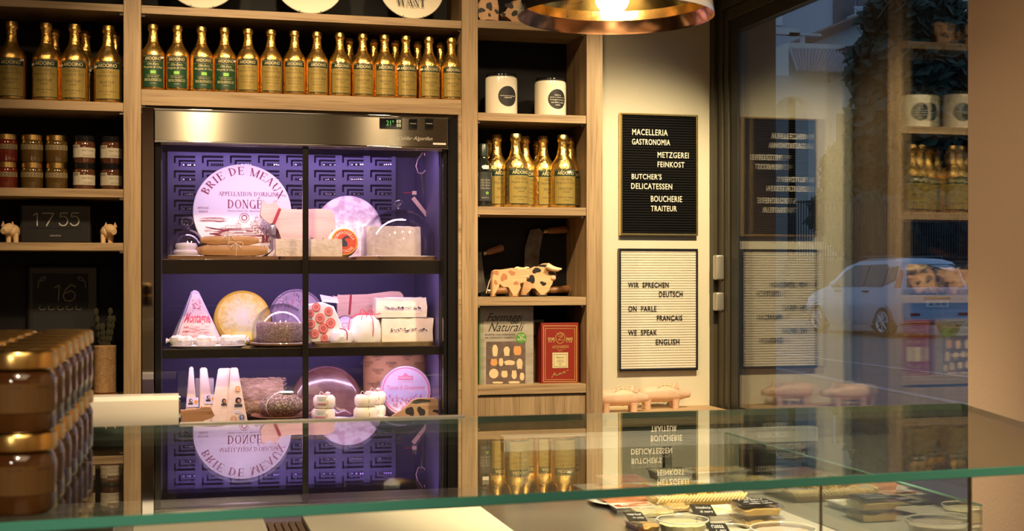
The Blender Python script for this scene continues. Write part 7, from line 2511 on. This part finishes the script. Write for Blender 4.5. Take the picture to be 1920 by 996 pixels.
def sec_at(x):
    for a, c in zip(sec, sec[1:]):
        if a[0] <= x <= c[0]:
            k = (x - a[0]) / (c[0] - a[0]); return [p + (q - p) * k for p, q in zip(a, c)]
    return sec[-1]


def side_pt(x, z, s, off=.006):
    _, zl_, zb_, hl, hb, zr, hr = sec_at(x)
    prof = [(zl_, hl * .92), (zl_ + .12, hl), ((zl_ + zb_) / 2 + .05, hl * 1.005), (zb_, hb), (zb_ + (zr - zb_) * .55, hb * .45 + hr * .55), (zr - (zr - zb_) * .07, hr), (zr + .02, hr * .6)]
    y = prof[0][1]
    for (za, ya), (zc, yc) in zip(prof, prof[1:]):
        if za <= z <= zc: y = ya + (yc - ya) * (z - za) / max(zc - za, 1e-6)
    return carp(x, s * (y + off), z)


for s in (1, -1):
    for nm, pts in (('rear_side_window', [(.62, 1.0), (1.20, 1.0), (1.20, 1.43), (.75, 1.44), (.62, 1.36)]), ('front_side_window', [(1.26, 1.0), (2.45, .98), (2.12, 1.30), (1.80, 1.42), (1.26, 1.43)]), ('quarter_window', [(.28, 1.14), (.56, 1.04), (.56, 1.38), (.34, 1.40)])):
        b = MB(); P0 = [side_pt(x, z, s, .03) for x, z in pts]; P1 = [side_pt(x, z, s, -.02) for x, z in pts]; b.loft([P1, P0]); b.build(nm, CGL, body, smooth=False)
    for x in (1.08, 2.05):
        b = MB(); P0 = side_pt(x, .90, s, .018); P1 = side_pt(x + .2, .90, s, .018); b.tube([P0, (P0 + P1) / 2 + (P0 - carp(x, 0, .9)).normalized() * .012, P1], .018, 8); b.build('door_handle', mat('handle_dark', (.10, .08, .06), rough=.4), body)
    b = MB(); m_ = side_pt(2.32, 1.03, s, .09); b.ball(m_, .05, .09, .07, seg=14, rings=8); b.build('wing_mirror', PAINT, body)
    b = MB(); P0 = [side_pt(x, z, s, .012) for x, z in ((.10, .98), (.24, .98), (.26, 1.34), (.16, 1.30))]; P1 = [side_pt(x, z, s, -.03) for x, z in ((.10, .98), (.24, .98), (.26, 1.34), (.16, 1.30))]; b.loft([P1, P0]); b.build('tail_light', TAIL, body, smooth=False)
    b = MB(); b.tube([carp(x, s * .56, 1.58 + (.02 if 0 < i < 4 else -.02)) for i, x in enumerate((.55, .62, 1.1, 1.65, 1.78))], .014, 8); b.build('roof_rail', mat('rail_black', (.03, .03, .03), rough=.4), body)
    for x in (.62, 2.95):
        c = carp(x, s * .745, .30); ax = MC @ Vector((0, s, 0)); q = ax.to_track_quat('Z', 'Y').to_matrix()
        b = MB(); b.lathe([(.10, -.09), (.26, -.09), (.30, -.07), (.305, .02), (.29, .075), (.20, .085), (.20, -.09)], 30, c=c, M=q); w = b.build('wheel', TYRE, car)
        b = MB(); b.lathe([(0, .05), (.04, .055), (.05, .07), (.045, .08), (0, .082)], 20, c=c, M=q); b.lathe([(.17, .06), (.205, .088), (.198, .092), (.165, .066)], 28, c=c, M=q)
        for k in range(8):
            a = k * PI / 4; d = Vector((math.cos(a), math.sin(a), 0)); b.tube([c + q @ (d * .03 + Vector((0, 0, .07))), c + q @ (d * .19 + Vector((0, 0, .078)))], [.024, .015], 6)
        b.lathe([(0, .02), (.19, .02), (.19, .03), (0, .03)], 24, c=c, M=q, mi=1); b.build('rim', [RIM, TYRE], w)
        b = MB(); b.lathe([(.31, -.02), (.345, -.02), (.34, .074), (.31, .070)], 30, c=c, M=q)
        for v in list(b.bm.verts):
            if v.co.z < GZ + .31: v.co.z = max(v.co.z, GZ + .22)
        b.build('wheel_arch', mat('arch_dark', (.05, .05, .055), rough=.7), body)


def rear_pt(y, z, off=.01):
    xs = [(.42, 0), (.93, -.0), (.95, .0), (1.02, .055), (1.40, .155), (1.52, .29)]
    x = 0
    for (za, xa), (zc, xc) in zip(xs, xs[1:]):
        if za <= z <= zc: x = xa + (xc - xa) * (z - za) / (zc - za)
    return carp(x - off, y, z)


b = MB(); W_ = [(-.66, .99), (.66, .99), (.57, 1.40), (.50, 1.44), (-.50, 1.44), (-.57, 1.40)]; b.loft([[rear_pt(y, z, -.05) for y, z in W_], [rear_pt(y, z, .015) for y, z in W_]]); rw = b.build('rear_window', CGL, body, smooth=False)
b = MB(); b.tube([rear_pt(.0, 1.03, .03), rear_pt(.25, 1.08, .03), rear_pt(.42, 1.06, .03)], .009, 6); b.build('wiper', TYRE, rw)
b = MB(); W_ = [(-.26, .60), (.26, .60), (.26, .72), (-.26, .72)]; b.loft([[rear_pt(y, z, -.01) for y, z in W_], [rear_pt(y, z, .012) for y, z in W_]]); npl = b.build('number_plate', mat('plate_white', (.62, .64, .68), rough=.4), body, smooth=False)
b = MB(); put_text(b, 'EW 455 XA', lambda y, z: rear_pt(-y, z, .016), -.20, .20, .625, .695); b.build('plate_lettering', INK, npl, smooth=False)
b = MB(); W_ = [(-.74, .34), (.74, .34), (.76, .50), (.72, .53), (-.72, .53), (-.76, .50)]; b.loft([[carp(.10, y, z) for y, z in W_], [carp(-.06, y * .97, z) for y, z in W_]]); bmesh.ops.bevel(b.bm, geom=b.bm.edges[:], offset=.02, segments=2, affect='EDGES'); bp_ = b.build('rear_bumper', PAINT, body)
for s in (1, -1):
    b = MB(); b.loft([[carp(-.05, s * y, z) for y, z in ((.45, .44), (.66, .44), (.66, .49), (.45, .49))], [carp(-.075, s * y, z) for y, z in ((.45, .44), (.66, .44), (.66, .49), (.45, .49))]]); b.build('fog_light', TAIL, bp_, smooth=False)
b = MB(); b.lathe([(0, 0), (.045, 0), (.045, .012), (0, .014)], 20, c=rear_pt(0, .86, .0), M=(MC @ Vector((1, 0, 0))).to_track_quat('Z', 'Y').to_matrix()); b.build('round_badge', RIM, body)
b = MB(); b.tube([rear_pt(-.3, .78, .012), rear_pt(.3, .78, .012)], .022, 8); b.build('boot_handle', mat('handle_dark', (.10, .08, .06)), body)

# low dark wall with hedge behind the car
Yf = 34.0
b = MB(); xa, xb = X_(1480, Yf), X_(1990, Yf); b.box(xa, xb, Yf, Yf + .3, GZ, Z_(1700, 492, Yf)); b.box(xa, xb, Yf - .05, Yf + .35, Z_(1700, 492, Yf), Z_(1700, 489, Yf)); tag(b.build('garden_wall', mat('dark_garden_wall', (.09, .085, .08), rough=.9), None, origin=((xa + xb) / 2, Yf, GZ)), 'low dark garden wall across the street behind the parked car', 'wall')
b = MB(); zt = Z_(1700, 378, Yf); zb_ = Z_(1700, 490, Yf)
for k in range(110):
    x = xa + (xb - xa) * k / 110; b.box(x, x + .03, Yf + .1, Yf + .13, zb_, zt)
for z in (zb_ + .1, zt - .08): b.box(xa, xb, Yf + .09, Yf + .14, z, z + .04)
tag(b.build('metal_fence', mat('fence_black', (.02, .02, .022), rough=.6), None, origin=((xa + xb) / 2, Yf, zb_)), 'black railing fence on top of the low dark garden wall', 'fence')


def leafy(name, label, cat, px, Y, base_py, lumps, n, col, leaf, sd):
    R_ = random.Random(sd)
    x0 = X_(px, Y)
    base = Vector((x0, Y, GZ))
    t = thing(name, label, cat, base)
    b = MB(); b.tube([base, base + Vector((.05, 0, 1.5)), base + Vector((0, .1, 3.5))], [.22, .16, .08], 8); b.build('trunk', mat('bark', (.06, .045, .035), rough=.9), t)
    b = MB()
    for (lx, ly, rx, rz) in lumps:
        c = at(lx, ly, Y); s = depth(lx, Y) / F
        b.ball((c.x, c.y + .4, c.z), rx * s * .86, rx * s * .75, rz * s * .86, seg=14, rings=9, jit=.25, sd=sd)
        for k in range(n):
            a, u = R_.random() * 2 * PI, R_.uniform(-1, 1); q = math.sqrt(1 - u * u); rr = R_.uniform(.82, 1.12)
            p = Vector((c.x + rx * s * rr * q * math.cos(a), c.y + .4 + rx * s * .8 * rr * q * math.sin(a), c.z + rz * s * rr * u)); sz = leaf * R_.uniform(.6, 1.4)
            d1 = Vector((R_.uniform(-1, 1), R_.uniform(-1, 1), R_.uniform(-.6, 1))).normalized() * sz; d2 = d1.orthogonal().normalized() * sz * .5
            b.polys([p - d1 * .5, p + d2, p + d1, p - d2], [(0, 1, 2, 3)], 1)
    f = b.build('foliage', [mat('foliage_dark', (.012, .020, .012), rough=.9), mat(*col)], t, smooth=False)


DKG = ('conifer_green', (.022, .045, .028), .8)
leafy('conifer_tree', 'tall dark conifer tree with bushy crown across the street', 'tree', 1725, 40.0, 600, ((1725, 40, 95, 60), (1715, 130, 108, 80), (1720, 240, 118, 95), (1730, 330, 110, 80), (1790, 150, 60, 120), (1660, 300, 60, 80)), 1100, DKG, .38, 21)
leafy('garden_shrub', 'dark rounded shrub by the house wall across the street', 'shrub', 1590, 43.5, 600, ((1590, 320, 36, 50), (1600, 400, 70, 60)), 700, ('shrub_green', (.035, .055, .022), .8), .3, 22)
leafy('hedge_bush', 'dark hedge behind the railing fence', 'shrub', 1760, 36.2, 600, ((1650, 430, 80, 60), (1780, 430, 90, 70), (1880, 420, 90, 90)), 700, DKG, .3, 23)

# houses
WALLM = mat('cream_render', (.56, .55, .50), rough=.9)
TILE = mat('roof_tile', (.30, .26, .27), rough=.8)
EAVE = mat('brown_eave', (.16, .08, .05), rough=.7)
SHUT = mat('brown_shutter', (.10, .045, .035), rough=.7)


def tiled_roof(p00, p10, p11, p01, nx, ny, parent, mt=TILE):
    """Corrugated tile field between the eave p00-p10 and the ridge p01-p11."""
    nrm = (p10 - p00).cross(p01 - p00).normalized()
    if nrm.z < 0: nrm = -nrm
    b = MB(); V, Fc = [], []
    mx, my = nx * 6, ny * 2
    for j in range(my + 1):
        for i in range(mx + 1):
            u, v = i / mx, j / my
            p = p00.lerp(p10, u).lerp(p01.lerp(p11, u), v); h = .07 * abs(math.sin(PI * u * nx)) + (.06 if j % 2 else 0)
            V.append(p + nrm * h)
    for j in range(my):
        for i in range(mx): q = j * (mx + 1) + i; Fc.append((q, q + 1, q + mx + 2, q + mx + 1))
    b.polys(V, Fc); return b.build('tiled_roof', mt, parent, smooth=False)


YH = 46.0
house = thing('cream_house', 'cream rendered house with tiled porch roof and arch across the street', 'house', (X_(1560, YH), YH, GZ))
b = MB(); xa, xc, xd = X_(1478, YH), X_(1548, YH), X_(1720, YH)
zt1 = Z_(1548, 145, YH)
# porch block with arched opening
P_ = [(X_(1440, YH), GZ), (X_(1440, YH), zt1), (xc, zt1), (xc, GZ), (X_(1530, YH), GZ)]
arch = [(X_(1530 - 0, YH), GZ)]
ca, ra = X_(1487, YH), X_(1527, YH) - X_(1487, YH); za = Z_(1487, 228, YH)
pts = [(xc, GZ), (xc, zt1), (X_(1440, YH), zt1), (X_(1440, YH), za)] + [(ca + ra * math.cos(a), za + ra * 1.1 * math.sin(a)) for a in [PI - PI * k / 12 for k in range(0, 13)]] + [(ca + ra, GZ)]
pts[3] = (X_(1440, YH), za)
b.prism(pts, YH, YH + .5); b.build('porch_wall', WALLM, house, smooth=False)
b = MB(); b.box(xc - .3, xd, YH + 2.5, YH + 9, GZ, Z_(1560, 60, YH)); mw = b.build('main_wall', WALLM, house, smooth=False)
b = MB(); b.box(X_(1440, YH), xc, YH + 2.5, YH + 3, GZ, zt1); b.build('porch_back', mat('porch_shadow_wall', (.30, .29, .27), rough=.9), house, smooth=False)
tiled_roof(Vector((X_(1478, YH), YH - .7, Z_(1478, 140, YH))), Vector((X_(1560, YH), YH - .7, Z_(1478, 140, YH))), Vector((X_(1635, YH + 2.6), YH + 2.6, Z_(1540, 92, YH + 2.6))), Vector((X_(1478, YH + 2.6), YH + 2.6, Z_(1478, 92, YH + 2.6))), 22, 9, house)
A, B = at(1556, 142, YH - .5), at(1640, 105, YH + 2.5); b = MB(); b.loft([[A + Vector(v) for v in ((0, -.2, -.25), (0, .2, -.25), (0, .2, .1), (0, -.2, .1))], [B + Vector(v) for v in ((0, -.2, -.25), (0, .2, -.25), (0, .2, .1), (0, -.2, .1))]]); b.build('eave', EAVE, house, smooth=False)
b = MB(); b.tube([at(1585, 128, YH + .3), at(1590, 140, YH + .3), at(1608, 148, YH + 2.4), at(1610, 200, YH + 2.4), Vector((X_(1610, YH + 2.4), YH + 2.4, GZ))], .07, 8); b.build('drainpipe', EAVE, house)
Yw_ = YH + 2.45
b = MB(); b.box(X_(1566, Yw_), X_(1604, Yw_), Yw_, Yw_ + .1, Z_(1585, 300, Yw_), Z_(1585, 213, Yw_)); wn = b.build('window', SHUT, house, smooth=False)
b = MB(); b.box(X_(1561, Yw_), X_(1566, Yw_), Yw_ - .06, Yw_ + .1, Z_(1585, 300, Yw_), Z_(1585, 213, Yw_)); b.build('window_jamb', mat('white_trim', (.6, .62, .66), rough=.7), wn, smooth=False)
b = MB(); b.prism([(X_(x, Yw_ - .3), Z_(x, y, Yw_ - .3)) for x, y in ((1572, 92), (1618, 79), (1616, 96), (1570, 97))], Yw_ - .3, Yw_); b.build('dormer_shade', SHUT, house, smooth=False)

house2 = thing('upper_house', 'taller pale house with dark sloping eaves and balcony behind the cream house', 'house', (X_(1600, 60), 60, GZ))
Y6 = 58.0
b = MB(); b.prism([(X_(1515, Y6), GZ), (X_(1515, Y6), Z_(1515, 80, Y6)), (X_(1545, Y6), Z_(1545, 68, Y6)), (X_(1790, Y6), Z_(1790, -40, Y6)), (X_(1840, Y6), Z_(1840, -10, Y6)), (X_(1840, Y6), GZ)], Y6, Y6 + 6); b.build('gable_wall', mat('pale_render', (.52, .53, .52), rough=.9), house2, smooth=False)
A, B = at(1512, 80, Y6 - .8), at(1800, -38, Y6 - .8); b = MB(); b.loft([[A + Vector(v) for v in ((0, 0, -.15), (0, 6, -.15), (0, 6, .25), (0, 0, .25))], [B + Vector(v) for v in ((0, 0, -.15), (0, 6, -.15), (0, 6, .25), (0, 0, .25))]]); b.build('sloping_roof', EAVE, house2, smooth=False)
Y7 = 70.0
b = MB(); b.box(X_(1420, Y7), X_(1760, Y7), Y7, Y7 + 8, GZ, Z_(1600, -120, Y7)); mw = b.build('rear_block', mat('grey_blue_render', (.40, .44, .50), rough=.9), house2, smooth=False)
for (a, c, d, e) in ((1562, 1602, -60, 52), (1606, 1632, -20, 28), (1452, 1466, 30, 48)):
    b = MB(); b.box(X_(a, Y7), X_(c, Y7), Y7 - .1, Y7, Z_((a + c) / 2, e, Y7), Z_((a + c) / 2, d, Y7)); b.build('window', mat('far_window', (.12, .10, .10), rough=.3) if a != 1452 else mat('white_trim', (.6, .62, .66)), mw, smooth=False)
b = MB()
for k in range(14): x = X_(1603 + k * 2.4, Y7 - 1); b.box(x, x + .05, Y7 - 1, Y7 - .95, Z_(1620, 34, Y7), Z_(1620, 22, Y7))
b.box(X_(1602, Y7 - 1), X_(1637, Y7 - 1), Y7 - 1.05, Y7 - .9, Z_(1620, 22, Y7), Z_(1620, 20, Y7)); b.box(X_(1602, Y7 - 1), X_(1637, Y7 - 1), Y7 - 1.1, Y7, Z_(1620, 37, Y7), Z_(1620, 34, Y7)); b.build('balcony', mat('white_trim', (.6, .62, .66)), house2, smooth=False)
b = MB(); b.box(X_(1440, 56.4), X_(1500, 56.4), 56.4, 56.8, Z_(1470, 64, 56.4), Z_(1470, 52, 56.4)); b.box(X_(1507, 56.4), X_(1511, 56.4), 56.5, 56.8, GZ, Z_(1470, 60, 56.4)); b.box(X_(1480, 56.4), X_(1540, 56.4), 56.4, 56.8, Z_(1470, 64, 56.4), Z_(1470, 60, 56.4)); b.build('terrace_frame', mat('terrace_white', (.5, .5, .5), rough=.8), house2, smooth=False)
house3 = thing('far_house', 'pale house with tiled roof glimpsed beyond the dark conifer', 'house', (X_(1830, 55), 55, GZ))
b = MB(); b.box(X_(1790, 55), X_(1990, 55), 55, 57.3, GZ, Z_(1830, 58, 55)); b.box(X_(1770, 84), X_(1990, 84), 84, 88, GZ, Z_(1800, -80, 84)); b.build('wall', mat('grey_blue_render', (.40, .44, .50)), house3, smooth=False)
tiled_roof(at(1785, 60, 54.3), Vector((X_(1990, 54.3), 54.3, at(1785, 60, 54.3).z)), Vector((X_(1990, 57), 57, at(1785, 36, 57).z)), at(1795, 36, 57), 24, 8, house3)
